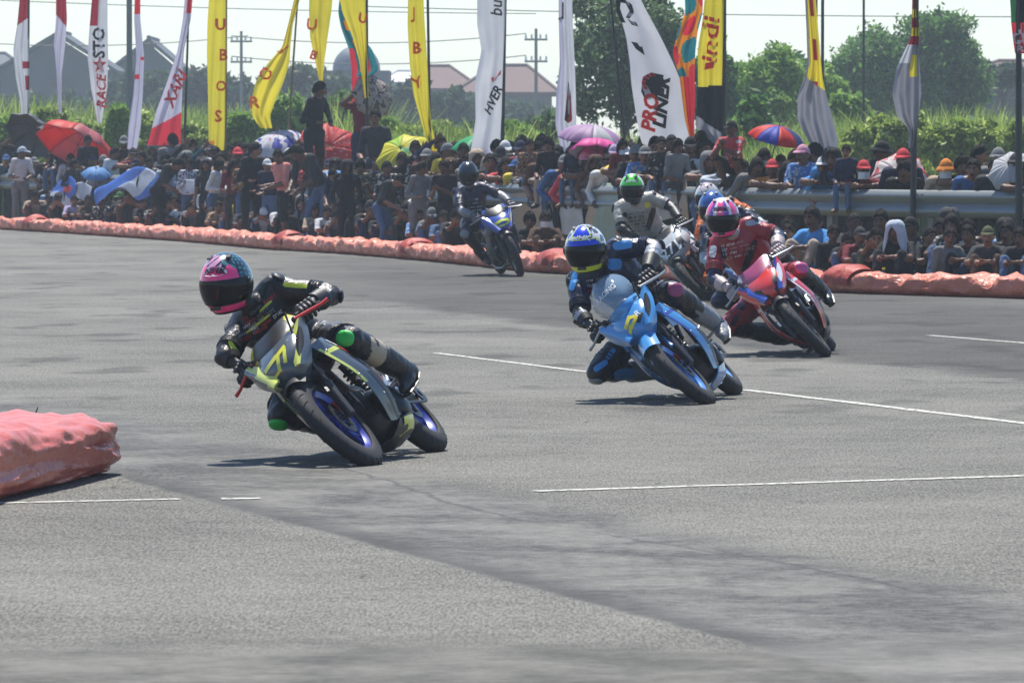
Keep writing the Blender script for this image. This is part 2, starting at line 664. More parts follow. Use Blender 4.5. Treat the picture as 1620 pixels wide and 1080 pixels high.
        if P.get('word'):
            decal(P['word'], (-.36, sg * .19, .5), (-.25 * 1 if sg > 0 else .25, 0, -.3 if sg > 0 else .3), (.3, 0, .6), .045, P.get('ink', INKW), sf, sb)
        for k_, (xx, zz, w2, h2, cm) in enumerate(((-.30, .63, .055, .022, INKW), (-.36, .56, .07, .026, INKR if k_0 else INKY), (-.42, .47, .05, .03, INKW), (-.50, .36, .045, .03, INKR))):
            q_ = []
            for zq in (-1, 0, 1):
                for xq in (-1, 0, 1):
                    h_ = sb.ray_cast(V((xx + xq * w2 / 2 - zq * h2 * .4, sg * .5, zz + zq * h2 / 2 + xq * w2 * .45)), V((0, -sg, 0)), .6)
                    q_.append(h_[0] + V((0, sg * .004, 0)) if h_[0] else None)
            if all(x is not None for x in q_):
                MB().add(q_, [(0, 1, 4, 3), (1, 2, 5, 4), (3, 4, 7, 6), (4, 5, 8, 7)]).build('sticker', cm, sf)
        fb_ = MB()
        for xx, zz in ((-.20, .60), (-.40, .62), (-.30, .42), (-.56, .42), (-.44, .29), (-.62, .26), (-.60, .19)):
            h_ = sb.ray_cast(V((xx, sg * .5, zz)), V((0, -sg, 0)), .6)
            if h_[0]:
                fb_.ell(h_[0], (.007, .004, .007), nu=8, nv=5)
        fb_.build('fasteners', ALU, sf)
    for sg in (-1, 1):
        hs_ = [st(V((hx + .05, sg * .18, hz))), st(V((-.15, sg * .16, hz + .05))), st(V((-.08, sg * .11, .70))), st(V((-.06, sg * .10, .52))), st(V((-.05, sg * .07, .38)))]
        MB().tube(hs_, .0065, 6).build('brake_hose' if sg < 0 else 'cable', BLKP, root)
    # radiator, frame, engine
    rd = MB().box((-.25, 0, .5), (.035, .19, .2), Matrix.Rotation(R(18), 3, 'Y'))
    for i in range(9):
        rd.box((-.228 - .003 * i + .01, 0, .42 + .02 * i), (.012, .18, .006), Matrix.Rotation(R(18), 3, 'Y'))
    rd.build('radiator', DARKM, root)
    fr = MB()
    fr.tube([(-.17, 0, .74), (-.24, 0, .56)], .032, 10)
    fr.tube([(-.22, 0, .62), (-.5, 0, .48), (-.78, 0, .44), (-.86, 0, .36)], [.034, .036, .03, .028], 10)
    for sg in (-1, 1):
        fr.tube([(-.7, sg * .06, .46), (-1.0, sg * .10, .68), (-1.42, sg * .07, .76)], .016, 8)
        fr.tube([(-.86, sg * .08, .3), (-.86, sg * .10, .46), (-1.0, sg * .1, .66)], .015, 8)
    fr.build('frame', BLKP, root)
    en = MB()
    en.ell((-.66, 0, .27), (.20, .13, .13), power=.75)
    en.ell((-.74, .11, .27), (.10, .05, .10), power=.8)
    en.ell((-.72, -.11, .26), (.11, .05, .105), power=.8)
    for i in range(7):
        en.box((-.43 - .022 * i, 0, .33 - .004 * i), (.012, .15 - .004 * abs(i - 3), .15), Matrix.Rotation(R(8), 3, 'Y'))
    en.tube([(-.40, 0, .33), (-.6, 0, .29)], .055, 12)
    en.box((-.37, 0, .34), (.06, .13, .13))
    for sg in (-1, 1):
        en.tube([(-.62, sg * .12, .38), (-.62, sg * .15, .38)], .02, 8)
    en.build('engine', DARKM, root)
    bl = MB()
    rows = [[V((-.56, -.03, .12)), V((-.52, .06, .13)), V((-.56, .11, .165))], [V((-.70, -.03, .095)), V((-.69, .08, .11)), V((-.70, .135, .175))], [V((-.82, -.03, .105)), V((-.83, .07, .12)), V((-.83, .12, .18))]]
    bl.patch(rows, 8, 8, -.008)
    bl.patch([[V((p.x, -p.y, p.z)) for p in r_] for r_ in rows], 8, 8, .008)
    bpn = bl.build('belly_pan', P.get('belly', BLKP), root)
    if P.get('belly_patch'):
        bb = bvh_of(bpn)
        q_ = []
        for zz in (.112, .14, .165):
            for xx in (-.60, -.66, -.72, -.78):
                h_ = bb.ray_cast(V((xx, .5, zz)), V((0, -1, 0)), 1)
                q_.append(h_[0] + V((0, .005, -.002)) if h_[0] else V((xx, .12, zz)))
        MB().add(q_, [(j * 4 + i, j * 4 + i + 1, j * 4 + i + 5, j * 4 + i + 4) for j in range(2) for i in range(3)]).build('belly_panel', P['belly_patch'], bpn)
    # swingarm, shock, chain, rear set
    sw = MB()
    for sg in (-1, 1):
        sw.tube([(-.86, sg * .09, .33), (-1.06, sg * .085, .31), (-1.29, sg * .085, TYRE_R)], [.026, .022, .02], 8, side=(0, 0, 1), flat=.7)
    sw.tube([(-.9, -.09, .33), (-.9, .09, .33)], .026, 8)
    sw.tube([(-1.27, -.11, TYRE_R), (-1.27, .11, TYRE_R)], .012, 8)
    sw.build('swingarm', P.get('swing', DARKM), root)
    sh = MB().tube([(-.96, 0, .36), (-.93, 0, .62)], .016, 8)
    for i in range(7):
        sh.lathe([(.03, .41 + .025 * i), (.036, .417 + .025 * i), (.03, .424 + .025 * i)], (-.95, 0, 0), 14, 'Z')
    sh.build('shock_absorber', INKY if P.get('yshock') else DARKM, root)
    ch = MB()
    ch.tube([(-.80, .118, .33), (-1.27, .118, .335)], .008, 5).tube([(-.80, .118, .25), (-1.27, .118, .235)], .008, 5)
    ch.lathe([(.02, .113), (.055, .113), (.055, .122), (.02, .122)], (-1.27, 0, TYRE_R), 26, closed=True)
    ch.build('chain', DARKM, root)
    PEG = {}
    for sg in (-1, 1):
        rs = MB()
        rs.box((-.89, sg * .115, .36), (.13, .014, .10), Matrix.Rotation(R(25), 3, 'Y'))
        rs.tube([(-.88, sg * .12, .355), (-.88, sg * .205, .36)], .012, 8)
        rs.tube([(-.90, sg * .13, .33), (-.77, sg * .14, .32), (-.74, sg * .14, .325), (-.74, sg * .18, .325)], .008, 6)
        rs.tube([(-.93, sg * .12, .39), (-1.02, sg * .12, .44), (-1.06, sg * .15, .46)], .008, 6)
        rs.build('foot_peg', ALU, root)
        PEG[sg] = M @ V((-.88, sg * .17, .36))
    # seat and tail
    se = MB()
    rings = []
    for x, z, w_, h in ((-.56, .70, .07, .05), (-.64, .725, .10, .05), (-.82, .735, .125, .055), (-1.02, .765, .12, .055), (-1.2, .80, .10, .05), (-1.38, .835, .07, .035)):
        rings.append([V((x, w_ * math.cos(a), z + h * math.sin(a) * (1 if math.sin(a) > 0 else .6))) for a in [2 * math.pi * j / 14 for j in range(14)]])
    se.loft(rings)
    se.build('seat', BLKP, root)
    for sg in (-1, 1):
        rows = [[V((-.55, sg * .075, .69)), V((-.8, sg * .128, .715)), V((-1.1, sg * .118, .765)), V((-1.45, sg * .05, .85))],
                [V((-.58, sg * .09, .62)), V((-.82, sg * .14, .63)), V((-1.1, sg * .125, .70)), V((-1.47, sg * .045, .825))],
                [V((-.64, sg * .08, .54)), V((-.84, sg * .115, .55)), V((-1.08, sg * .10, .65)), V((-1.44, sg * .04, .80))]]
        MB().patch(rows, 16, 8, .005 * -sg).build('tail_fairing', P.get('tail', main), root)
    MB().ell((-1.46, 0, .835), (.02, .04, .018)).build('tail_lamp', INKR, root)
    # exhaust down the right flank
    ex = MB()
    ex.tube([(-.40, -.03, .27), (-.42, -.05, .17), (-.52, -.09, .13), (-.75, -.12, .13), (-.95, -.14, .22)], .02, 10)
    ex.tube([(-.95, -.14, .22), (-1.0, -.145, .24), (-1.36, -.165, .40), (-1.39, -.166, .413)], [.025, .042, .045, .03], 14)
    ex.build('exhaust', STEEL, root)
    return dict(root=root, M=M, GR=GR, PEG=PEG, cowl=cowl, cb=cb)


# ------------------------------------------------------------------ bodies
def capsule(mb, a, b, ra, rb, side=None, flat=1.0, n=14, mi=0):
    a, b = V(a), V(b)
    d = b - a
    L = d.length
    if L < 1e-6:
        d, L = V((0, 0, 1)), 1e-6
    t = d / L
    path, rad = [], []
    for k in range(4):
        q = math.pi / 2 * (1 - k / 3.0)
        path.append(a - t * ra * math.sin(q) * (1 if flat > .7 else .7)); rad.append(max(ra * math.cos(q), .001))
    path.append(lerp(a, b, .5)); rad.append((ra + rb) / 2)
    for k in range(4):
        q = math.pi / 2 * (k / 3.0)
        path.append(b + t * rb * math.sin(q) * (1 if flat > .7 else .7)); rad.append(max(rb * math.cos(q), .001))
    mb.tube(path, rad, n, mi, side=side, flat=flat)


def seg_dist(P, a, b, ra, rb):
    a, b = np.array(a), np.array(b)
    d = b - a
    L2 = max(float(d @ d), 1e-9)
    t = np.clip(((P - a) @ d) / L2, 0, 1)
    q = a + t[:, None] * d
    return np.linalg.norm(P - q, axis=1) - (ra + (rb - ra) * t)


SKIN, TOP, SLEEVE, FORE, THIGH, SHIN, SHOE, DARK = range(8)


def body_mesh(J, voxel, up=1.0, bulk=1.0, with_head=True, fingers='relaxed', grips=None, seed=0, wrinkle=.007):
    """one continuous figure grown from its joints: J = dict of points.
    Returns the mesh (its material slots are the regions above) and the frame of the head."""
    J = {k: V(p) for k, p in J.items()}
    sd = (J['shL'] - J['shR']).normalized()
    hd = (J['hipL'] - J['hipR']).normalized()
    segs = []

    def S(a, b, ra, rb, m_, side=None, flat=1.0):
        segs.append((V(a), V(b), ra * up, rb * up, m_, side, flat))
    B = bulk
    pel = (J['hipL'] + J['hipR']) / 2
    shm = (J['shL'] + J['shR']) / 2
    neck = J['neck']
    mid = lerp(pel, shm, .5) + J.get('arch', V((0, 0, 0)))
    S(J['hipL'] + hd * -.02, J['hipR'] + hd * .02, .095 * B, .095 * B, THIGH)
    S(pel, lerp(pel, mid, .22), .15 * B, .148 * B, THIGH, hd, .70)
    S(lerp(pel, mid, .42), mid, .142 * B, .135 * B, TOP, hd, .72)
    S(mid, lerp(mid, shm, .75), .14 * B, .165 * B, TOP, sd, .66)
    S(lerp(mid, shm, .6), lerp(shm, neck, .3), .165 * B, .10 * B, TOP, sd, .62)
    S(J['shL'] - sd * .03, J['shR'] + sd * .03, .068 * B, .068 * B, TOP)
    S(lerp(shm, neck, .1), lerp(neck, J['head'], .25), .06, .052, SKIN)
    for s_ in 'LR':
        sh, el, wr = J['sh' + s_], J['el' + s_], J['wr' + s_]
        S(sh, lerp(sh, el, .55), .062 * B, .052 * B, TOP)
        S(lerp(sh, el, .5), el, .052 * B, .043 * B, SLEEVE)
        S(el, lerp(el, wr, .45), .043 * B, .041 * B, FORE)
        S(lerp(el, wr, .45), wr, .041 * B, .029 * B, FORE)
        hp, kn, an, toe = J['hip' + s_], J['kn' + s_], J['an' + s_], J['toe' + s_]
        S(hp, lerp(hp, kn, .5), .092 * B, .078 * B, THIGH)
        S(lerp(hp, kn, .5), kn, .078 * B, .060 * B, THIGH)
        calf = lerp(kn, an, .32)
        back = (calf - (hp + an) / 2)
        S(kn, calf, .058 * B, .056 * B, SHIN)
        S(calf, an, .056 * B, .040 * B, SHIN)
        fdir = (toe - an)
        S(an + V((0, 0, 0)), lerp(an, toe, .1), .045, .043, SHOE)
        S(lerp(an, toe, -.15), lerp(an, toe, .55), .042, .043, SHOE)
        S(lerp(an, toe, .5), toe, .043, .030, SHOE)
        hand = J.get('hand' + s_)
        if hand is None:
            hand = wr + (wr - el).normalized() * .085 + J.get('curl' + s_, V((0, 0, 0)))
        ps = J.get('palm' + s_, sd)
        ps = (ps - (hand - wr).normalized() * ps.dot((hand - wr).normalized()))
        ps = ps.normalized() if ps.length > .01 else None
        S(lerp(wr, hand, .1), hand, .034, .036, SKIN, ps, .55)
        J['hand' + s_], J['_ps' + s_] = hand, ps
    mb = MB()
    for (a, b, ra, rb, m_, side, flat) in segs:
        capsule(mb, a, b, ra, rb, side, flat)
    head = J['head']
    HM = Matrix.Identity(4)
    fwd = V(J.get('look', (0, -1, 0))).normalized()
    hup = V(J.get('hup', (0, 0, 1)))
    y = -fwd
    x = y.cross(hup).normalized()
    z = x.cross(y)
    HM = Matrix(((x.x, y.x, z.x, head.x), (x.y, y.y, z.y, head.y), (x.z, y.z, z.z, head.z), (0, 0, 0, 1)))
    if with_head:
        hm = head_shape()
        o = len(mb.v)
        mb.add([HM @ (V(p) * up) for p in hm.v], hm.f, 0)
    me = bpy.data.meshes.new('tmp')
    me.from_pydata(mb.v, [], mb.f)
    ob = bpy.data.objects.new('tmp', me)
    COL.objects.link(ob)
    md = ob.modifiers.new('r', 'REMESH')
    md.mode = 'VOXEL'
    md.voxel_size = voxel
    md.use_smooth_shade = True
    ms = ob.modifiers.new('s', 'SMOOTH')
    ms.factor = .5
    ms.iterations = 3
    dg = bpy.context.evaluated_depsgraph_get()
    out = bpy.data.meshes.new_from_object(ob.evaluated_get(dg))
    bpy.data.objects.remove(ob)
    bpy.data.meshes.remove(me)
    nv = len(out.vertices)
    co = np.empty(nv * 3)
    out.vertices.foreach_get('co', co)
    co = co.reshape(-1, 3)
    # region of each vertex
    best = np.full(nv, 1e9)
    reg = np.zeros(nv, int)
    for (a, b, ra, rb, m_, side, flat) in segs:
        d = seg_dist(co, a, b, ra, rb)
        k = d < best
        best[k] = d[k]
        reg[k] = m_
    if with_head:
        hd_ = np.linalg.norm(co - np.array(head), axis=1)
        reg[hd_ < .135 * up] = SKIN
    # cloth creases
    no = np.empty(nv * 3)
    out.vertices.foreach_get('normal', no)
    no = no.reshape(-1, 3)
    amp = np.where(reg == SKIN, 0, wrinkle)
    dsp = np.array([noise.noise(V(p) * 11 + V((seed * 3.1, 0, 0))) + .6 * noise.noise(V((p[0] * 26, p[1] * 26, p[2] * 14 + seed))) for p in co])
    co = co + no * (amp * dsp + np.where(reg == SKIN, 0, .003))[:, None]
    out.vertices.foreach_set('co', co.reshape(-1))
    mi = []
    for p in out.polygons:
        mi.append(int(np.bincount(reg[list(p.vertices)]).argmax()))
    vs_ = [tuple(p) for p in co]
    fs = [tuple(p.vertices) for p in out.polygons]
    bpy.data.meshes.remove(out)
    res = MB()
    res.add(vs_, fs, mi)
    # hands: five fingers rooted in the palm
    for s_ in 'LR':
        wr, hand, ps = J['wr' + s_], J['hand' + s_], J['_ps' + s_]
        d = (hand - wr).normalized()
        ps = ps or d.orthogonal().normalized()
        nrm = d.cross(ps).normalized()
        nrm = nrm * J.get('bend' + s_, 1)
        fm = SHIN if False else SKIN
        if grips and s_ in grips:
            c, ax = grips[s_]                     # fingers close round the bar
            ax = ax.normalized()
            toh = (hand - c)
            toh = (toh - ax * toh.dot(ax)).normalized()
            e2 = ax.cross(toh)
            sgn = 1 if e2.dot(J['gripf']) > 0 else -1
            e2 = e2 * sgn
            for k, (off, ln) in enumerate(((-.036, .9), (-.013, 1.0), (.011, .96), (.034, .8))):
                pts = []
                for q in range(6):
                    a = R(10 + q * 42 * ln)
                    rr = .036 if q else .034
                    pts.append(c + ax * off + (toh * math.cos(a) + e2 * math.sin(a)) * rr)
                res.tube(pts, [.0125, .0125, .0125, .0115, .011, .0085], 7, fm)
            pts = [c + ax * -.05 + toh * .034, c + ax * -.056 + toh * .012 - e2 * .034, c + ax * -.045 - toh * .02 - e2 * .03, c + ax * -.03 - toh * .034 - e2 * .008]
            res.tube(pts, [.014, .0135, .012, .009], 7, fm)
        else:
            cv = .35 if fingers == 'relaxed' else .8
            for k, (off, ln) in enumerate(((-.030, .85), (-.010, 1.0), (.011, .95), (.030, .75))):
                base = hand + ps * off - d * .012
                p1 = base + d * .040 * ln + nrm * .010 * cv
                p2 = p1 + d * .026 * ln + nrm * .022 * cv
                p3 = p2 + d * .012 * ln + nrm * .022 * cv
                res.tube([base, p1, p2, p3], [.0105, .0098, .009, .007], 6, fm)
            b = lerp(wr, hand, .45) - ps * .030
            res.tube([b, b - ps * .022 + d * .024 + nrm * .012, b - ps * .026 + d * .052 + nrm * .022], [.0125, .0115, .008], 6, fm)
    if with_head:
        k = len(res.v)
        ey = face_marks()
        res.add([HM @ (V(p) * up) for p in ey.v], ey.f, [DARK if m_ == 0 else (SKIN if m_ == 1 else 8) for m_ in ey.m])
    return res, HM


_hs = {}


def head_shape():
    """a head with jaw, nose, brow and ears; origin at its middle, face towards -y"""
    if 'h' in _hs:
        return _hs['h']
    mb = MB()
    nu, nv = 28, 22
    rings = []
    for i in range(nv + 1):
        th = min(max(math.pi * i / nv, 1e-3), math.pi - 1e-3)
        ring = []
        for j in range(nu):
            ph = 2 * math.pi * j / nu
            x, y, z = math.sin(th) * math.cos(ph), math.sin(th) * math.sin(ph), -math.cos(th)
            p = V((x * .079, y * .099, z * .112))
            if z < -.1:                                   # narrow to the jaw
                k = min(1, (-z - .1) / .8)
                p.x *= 1 - .30 * k
                if y > 0:
                    p.y *= 1 - .35 * k
                else:
                    p.y *= 1 - .06 * k
                p.z *= 1 + .04 * k
            if y < -.3:
                f = (-y - .3) / .7
                ax = abs(x)
                p.y += .010 * f * math.exp(-((ax - .38) / .16) ** 2 - ((z - .10) / .13) ** 2)     # sockets
                p.y -= .006 * f * math.exp(-((z - .27) / .10) ** 2) * (1 if ax < .55 else .3)      # brow
                p.y -= .006 * f * math.exp(-(ax / .3) ** 2 - ((z + .48) / .08) ** 2)               # lips
                p.y -= .008 * f * math.exp(-(ax / .3) ** 2 - ((z + .80) / .14) ** 2)               # chin
            ring.append(p)
        rings.append(ring)
    mb.loft(rings)
    mb.tube([(0, -.093, .022), (0, -.106, -.004), (0, -.116, -.026), (0, -.098, -.036)], [.010, .012, .0165, .012], 8)
    for sg in (-1, 1):
        mb.ell((sg * .012, -.098, -.030), (.010, .010, .008), nu=8, nv=6)
        mb.ell((sg * .078, .012, -.005), (.010, .020, .032), Matrix.Rotation(R(-sg * 18), 3, 'Z'), nu=8, nv=6)
    _hs['h'] = mb
    return mb


def face_marks():
    """eyes, brows and mouth line set into the face (0 dark, 1 skin, 2 eye white)"""
    if 'm' in _hs:
        return _hs['m']
    mb = MB()
    for sg in (-1, 1):
        mb.ell((sg * .030, -.082, .013), (.0120, .0095, .0055), nu=8, nv=6, mi=2)
        mb.ell((sg * .030, -.0895, .013), (.009, .0065, .008), nu=8, nv=6, mi=0)
        mb.tube([(sg * .014, -.097, .030), (sg * .030, -.098, .036), (sg * .047, -.086, .031)], [.006, .0075, .005], 5, 0)
    mb.tube([(-.024, -.084, -.058), (-.008, -.096, -.056), (.008, -.096, -.056), (.024, -.084, -.058)], [.003, .0065, .0065, .003], 5, 0)
    _hs['m'] = mb
    return mb


# ------------------------------------------------------------------ helmets
def helmet_pt(az, el, grow=0.0):
    """az 0 = straight ahead (-y), el up"""
    ca, sa, ce, se = math.cos(az), math.sin(az), math.cos(el), math.sin(el)
    rx, ry, rz = .126 + grow, .150 + grow, .140 + grow
    p = V((sa * ce * rx, -ca * ce * ry, se * rz))
    if el < 0:
        k = min(1, -el / R(48))
        f = max(0, ca)
        p.y -= .020 * k * f                               # chin bar reaches forward
        p.x *= 1 - .10 * k
    return p


def helmet(parent, M, shell, chin, trim, visor, mark='NHK', ink=None, paint=None, pm=(), spoiler=True):
    sh = MB()
    nu, nv = 84, 56
    rings = []
    e0 = R(-52)
    for i in range(nv + 1):
        el = e0 + (R(89.5) - e0) * i / nv
        rings.append([helmet_pt(2 * math.pi * j / nu, el) for j in range(nu)])
    fs_m = []
    for i in range(nv):
        for j in range(nu):
            el = math.degrees(e0 + (R(89.5) - e0) * (i + .5) / nv)
            az = math.degrees(2 * math.pi * (j + .5) / nu)
            az = abs(az if az < 180 else az - 360)
            m_ = 0
            if el < -22 + .05 * az and az < 95:
                m_ = 1
            if el < -44 or (az > 78 and az < 100 and el < -10 and el > -40):
                m_ = 2
            if m_ == 0 and paint:
                sa = math.degrees(2 * math.pi * (j + .5) / nu)
                m_ = paint(sa if sa < 180 else sa - 360, el)
            if -28 < el < 18 - .06 * az and az < 78:
                m_ = 2
            fs_m.append(m_)
    o = len(sh.v)
    sh.loft(rings, fs_m + [2, 0])
    if spoiler:
        sh.patch([[V((-.05, .11, .085)), V((0, .13, .09)), V((.05, .11, .085))], [V((-.04, .165, .045)), V((0, .18, .05)), V((.04, .165, .045))]], 8, 5, .012, 0)
    for sg in (-1, 1):                                     # vents
        sh.box((sg * .05, -.035, .130), (.018, .035, .008), Matrix.Rotation(R(10), 3, 'X'), 2)
    sh.box((0, -.168, -.072), (.05, .012, .016), Matrix.Rotation(R(-12), 3, 'X'), 2)
    h = sh.build('helmet', [shell, chin, trim, *pm], parent, angle=50)
    h.matrix_local = parent.matrix_world.inverted() @ M @ Matrix.Diagonal((1.0, 1.05, 1.12, 1))
    vz = MB()
    net = []
    for el in (-26, -15, -3, 9, 19):
        net.append([helmet_pt(R(a), R(el - .0007 * a * a * (1 if el > 0 else -.3)), .0055) for a in (-80, -50, -25, 0, 25, 50, 80)])
    vz.patch(net, 28, 12, .004)
    vz.f = [tuple(reversed(f)) for f in vz.f]
    v_ = vz.build('visor', visor, h)
    hub = MB()
    for sg in (-1, 1):
        c = helmet_pt(R(sg * 84), R(3), .003)
        hub.ell(c, (.008, .022, .022), nu=12, nv=8)
    hub.build('visor_pivot', trim, h)
    if mark:
        if ink is INKB:
            badge = []
            hb_ = bvh_of(h)
            up_ = V((0, .62, .78)).normalized()
            n_ = V((1, 0, 0)).cross(up_)
            for k_ in range(20):
                a_ = 2 * math.pi * k_ / 20
                p_ = helmet_pt(0, R(37), .01) + V((math.cos(a_) * .062, 0, 0)) + up_ * math.sin(a_) * .024
                q_ = hb_.ray_cast(p_ + n_ * .2, -n_, .6)
                badge.append(q_[0] + n_ * .003 if q_[0] else p_)
            MB().add(badge, [tuple(range(20))]).build('badge', INKW, h, smooth=False)
        decal(mark, helmet_pt(0, R(37), .01), (1, 0, 0), (0, .62, .78), .040, ink or INKW, h, bvh_of(h), off=.0065, stretch=1.25, shear=.2, bold=.02)
    return h
# ------------------------------------------------------------------ where things run
BAR_PX = [-260, 0, 130, 300, 440, 560, 700, 850, 900, 1290, 1400, 1620, 1900]
BAR_D = [118, 108.5, 102, 93.7, 86, 82.3, 76.7, 70.3, 69.2, 60.6, 59.4, 57.7, 55.6]
RAIL_PX = [-260, 0, 300, 560, 700, 850, 1000, 1290, 1620, 1900]
RAIL_D = [122, 113, 98, 87, 81.5, 76.5, 72, 66.5, 63.0, 60.3]


def bar_p(px, back=0.0):
    d = interp(px, BAR_PX, BAR_D) + back
    return V(((px - 810) / FPX * d, d, 0))


def rail_p(px, back=0.0):
    d = interp(px, RAIL_PX, RAIL_D) + back
    return V(((px - 810) / FPX * d, d, 0))


RAIL_Z = 1.05

# ------------------------------------------------------------------ ground
def asphalt():
    m, t, b = _nodes('asphalt')
    N, L = t.nodes, t.links
    geo = N.new('ShaderNodeNewGeometry')

    def ns(scale, detail=3, rough=.6, vec=None, dist=0.0):
        n = N.new('ShaderNodeTexNoise')
        n.inputs['Scale'].default_value = scale
        n.inputs['Detail'].default_value = detail
        n.inputs['Roughness'].default_value = rough
        n.inputs['Distortion'].default_value = dist
        L.new(vec if vec is not None else geo.outputs['Position'], n.inputs['Vector'])
        return n.outputs['Fac']

    def mth(op, a, b_=None, c=None):
        n = N.new('ShaderNodeMath')
        n.operation = op
        for k, x in enumerate((a, b_, c)):
            if x is None:
                continue
            if isinstance(x, (int, float)):
                n.inputs[k].default_value = x
            else:
                L.new(x, n.inputs[k])
        return n.outputs[0]

    def ramp(x, lo, hi, a=0.0, b_=1.0):
        n = N.new('ShaderNodeMapRange')
        n.interpolation_type = 'SMOOTHSTEP'
        n.inputs['From Min'].default_value = lo
        n.inputs['From Max'].default_value = hi
        n.inputs['To Min'].default_value = a
        n.inputs['To Max'].default_value = b_
        L.new(x, n.inputs['Value'])
        return n.outputs['Result']
    sx = N.new('ShaderNodeSeparateXYZ')
    L.new(geo.outputs['Position'], sx.inputs[0])
    X, Y = sx.outputs[0], sx.outputs[1]

    def side(p, q, wob, wscale):
        """signed metres from the line p-q (positive to its left), with a ragged edge"""
        (x0, y0), (x1, y1) = p, q
        l = math.hypot(x1 - x0, y1 - y0)
        nx, ny = -(y1 - y0) / l, (x1 - x0) / l
        d = mth('ADD', mth('MULTIPLY', X, nx), mth('MULTIPLY_ADD', Y, ny, -(x0 * nx + y0 * ny)))
        return mth('ADD', d, mth('MULTIPLY_ADD', ns(wscale, 4, .65), 2 * wob, -wob))
    # stretched along the way the tyres run: worn aggregate
    mp = N.new('ShaderNodeMapping')
    mp.inputs['Scale'].default_value = (1, .13, 1)
    L.new(geo.outputs['Position'], mp.inputs['Vector'])
    grain = ns(95, 2, .7, mp.outputs[0])
    grain2 = ns(34, 3, .7, mp.outputs[0])
    stone = ns(140, 2, .6)
    blot = ns(3.2, 5, .65)
    big = ns(.35, 4, .6)
    mid = ns(1.1, 5, .7, dist=.4)
    base = mth('MULTIPLY_ADD', ramp(grain, .34, .68), .135, .088)
    base = mth('ADD', base, ramp(grain2, .3, .75, -.022, .028))
    base = mth('ADD', base, ramp(blot, .3, .7, -.014, .014))
    base = mth('ADD', base, ramp(big, .3, .7, -.035, .025))
    base = mth('ADD', base, ramp(mid, .3, .7, -.012, .010))
    # specks of dark rubber crumbs
    crumbs = ramp(ns(16, 2, .5, mp.outputs[0]), .70, .76)
    base = mth('MULTIPLY', base, mth('MULTIPLY_ADD', crumbs, -.55, 1.0))
    # smooth rubbered band across the near field
    s1 = side((-1.78, 25.9), (.50, 17.9), .05, 2.5)
    s2 = side((-.75, 27.2), (1.75, 18.9), .40, .9)
    band = mth('MULTIPLY', ramp(s1, -.01, .05), ramp(s2, .25, -.25))
    bandtex = mth('MULTIPLY_ADD', ramp(mid, .36, .66), .105, .040)
    bandtex = mth('ADD', bandtex, ramp(ns(13, 5, .75), .32, .7, -.045, .045))
    bandtex = mth('ADD', bandtex, ramp(grain, .3, .7, -.016, .016))
    edge = mth('MULTIPLY', ramp(s1, .0, .06), ramp(s1, .30, .05))
    bandtex = mth('MULTIPLY', bandtex, mth('MULTIPLY_ADD', edge, -.62, 1.0))
    mixA = N.new('ShaderNodeMix')
    L.new(band, mixA.inputs['Factor']); L.new(base, mixA.inputs['A']); L.new(bandtex, mixA.inputs['B'])
    val = mixA.outputs['Result']
    for p_, q_, wd_ in (((.708, 21.6), (1.55, 18.8), .016), ((-.85, 27.2), (.05, 22.8), .014), ((.2, 22.6), (.9, 20.9), .012)):
        ck = side(p_, q_, .16, 1.3)
        inr = mth('MULTIPLY', ramp(Y, min(p_[1], q_[1]) - .2, min(p_[1], q_[1]) + .5), ramp(Y, max(p_[1], q_[1]) + .2, max(p_[1], q_[1]) - .5))
        cr_ = mth('MULTIPLY', ramp(mth('ABSOLUTE', ck), wd_ * 1.6, wd_ * .3), inr)
        val = mth('MULTIPLY', val, mth('MULTIPLY_ADD', cr_, -.6, 1.0))
    # rubber crumbs swept up beside the near bag
    cx_ = mth('ADD', mth('POWER', mth('DIVIDE', mth('ADD', X, 1.66), .34), 2.0), mth('POWER', mth('DIVIDE', mth('ADD', Y, -26.3), 1.1), 2.0))
    cm_ = mth('MULTIPLY', ramp(cx_, 1.0, .1), ramp(ns(42, 3, .7, mp.outputs[0]), .50, .60))
    val = mth('MULTIPLY', val, mth('MULTIPLY_ADD', cm_, -.75, 1.0))
    # very near the camera: polished, streaked
    nearm = ramp(mth('ADD', Y, mth('MULTIPLY', ns(.8, 4, .6), 1.6)), 18.6, 17.6)
    nt_ = mth('ADD', mth('MULTIPLY_ADD', ramp(ns(1.6, 5, .65), .34, .68), .10, .075), ramp(ns(15, 5, .75), .32, .7, -.025, .025))
    mixN = N.new('ShaderNodeMix')
    L.new(nearm, mixN.inputs['Factor']); L.new(val, mixN.inputs['A']); L.new(nt_, mixN.inputs['B'])
    val = mixN.outputs['Result']
    # older, darker surface on the far side of the bend
    f1 = side((-3.2, 62), (3.25, 36.6), 1.1, .35)
    far = mth('MULTIPLY', ramp(f1, 0, .5), ramp(mth('ADD', X, mth('MULTIPLY', Y, .02)), -3.2, .6))
    farcol = mth('MULTIPLY', val, .40)
    streak = ramp(ns(.9, 5, .7, dist=.6), .35, .75, .9, 1.25)
    farcol = mth('MULTIPLY', farcol, streak)
    f2 = side((-3.5, 78), (5.0, 50), 1.2, .3)
    farm = mth('MULTIPLY', far, ramp(f2, 4.0, 0.0, .15, 1.0))
    mixF = N.new('ShaderNodeMix')
    L.new(farm, mixF.inputs['Factor']); L.new(val, mixF.inputs['A']); L.new(farcol, mixF.inputs['B'])
    val = mixF.outputs['Result']
    # tyre marks laid along the racing line
    wv = N.new('ShaderNodeTexNoise')
    mp2 = N.new('ShaderNodeMapping')
    mp2.inputs['Rotation'].default_value = (0, 0, R(-13))
    mp2.inputs['Scale'].default_value = (.42, .20, 1)
    L.new(geo.outputs['Position'], mp2.inputs['Vector'])
    L.new(mp2.outputs[0], wv.inputs['Vector'])
    wv.inputs['Scale'].default_value = 3.4
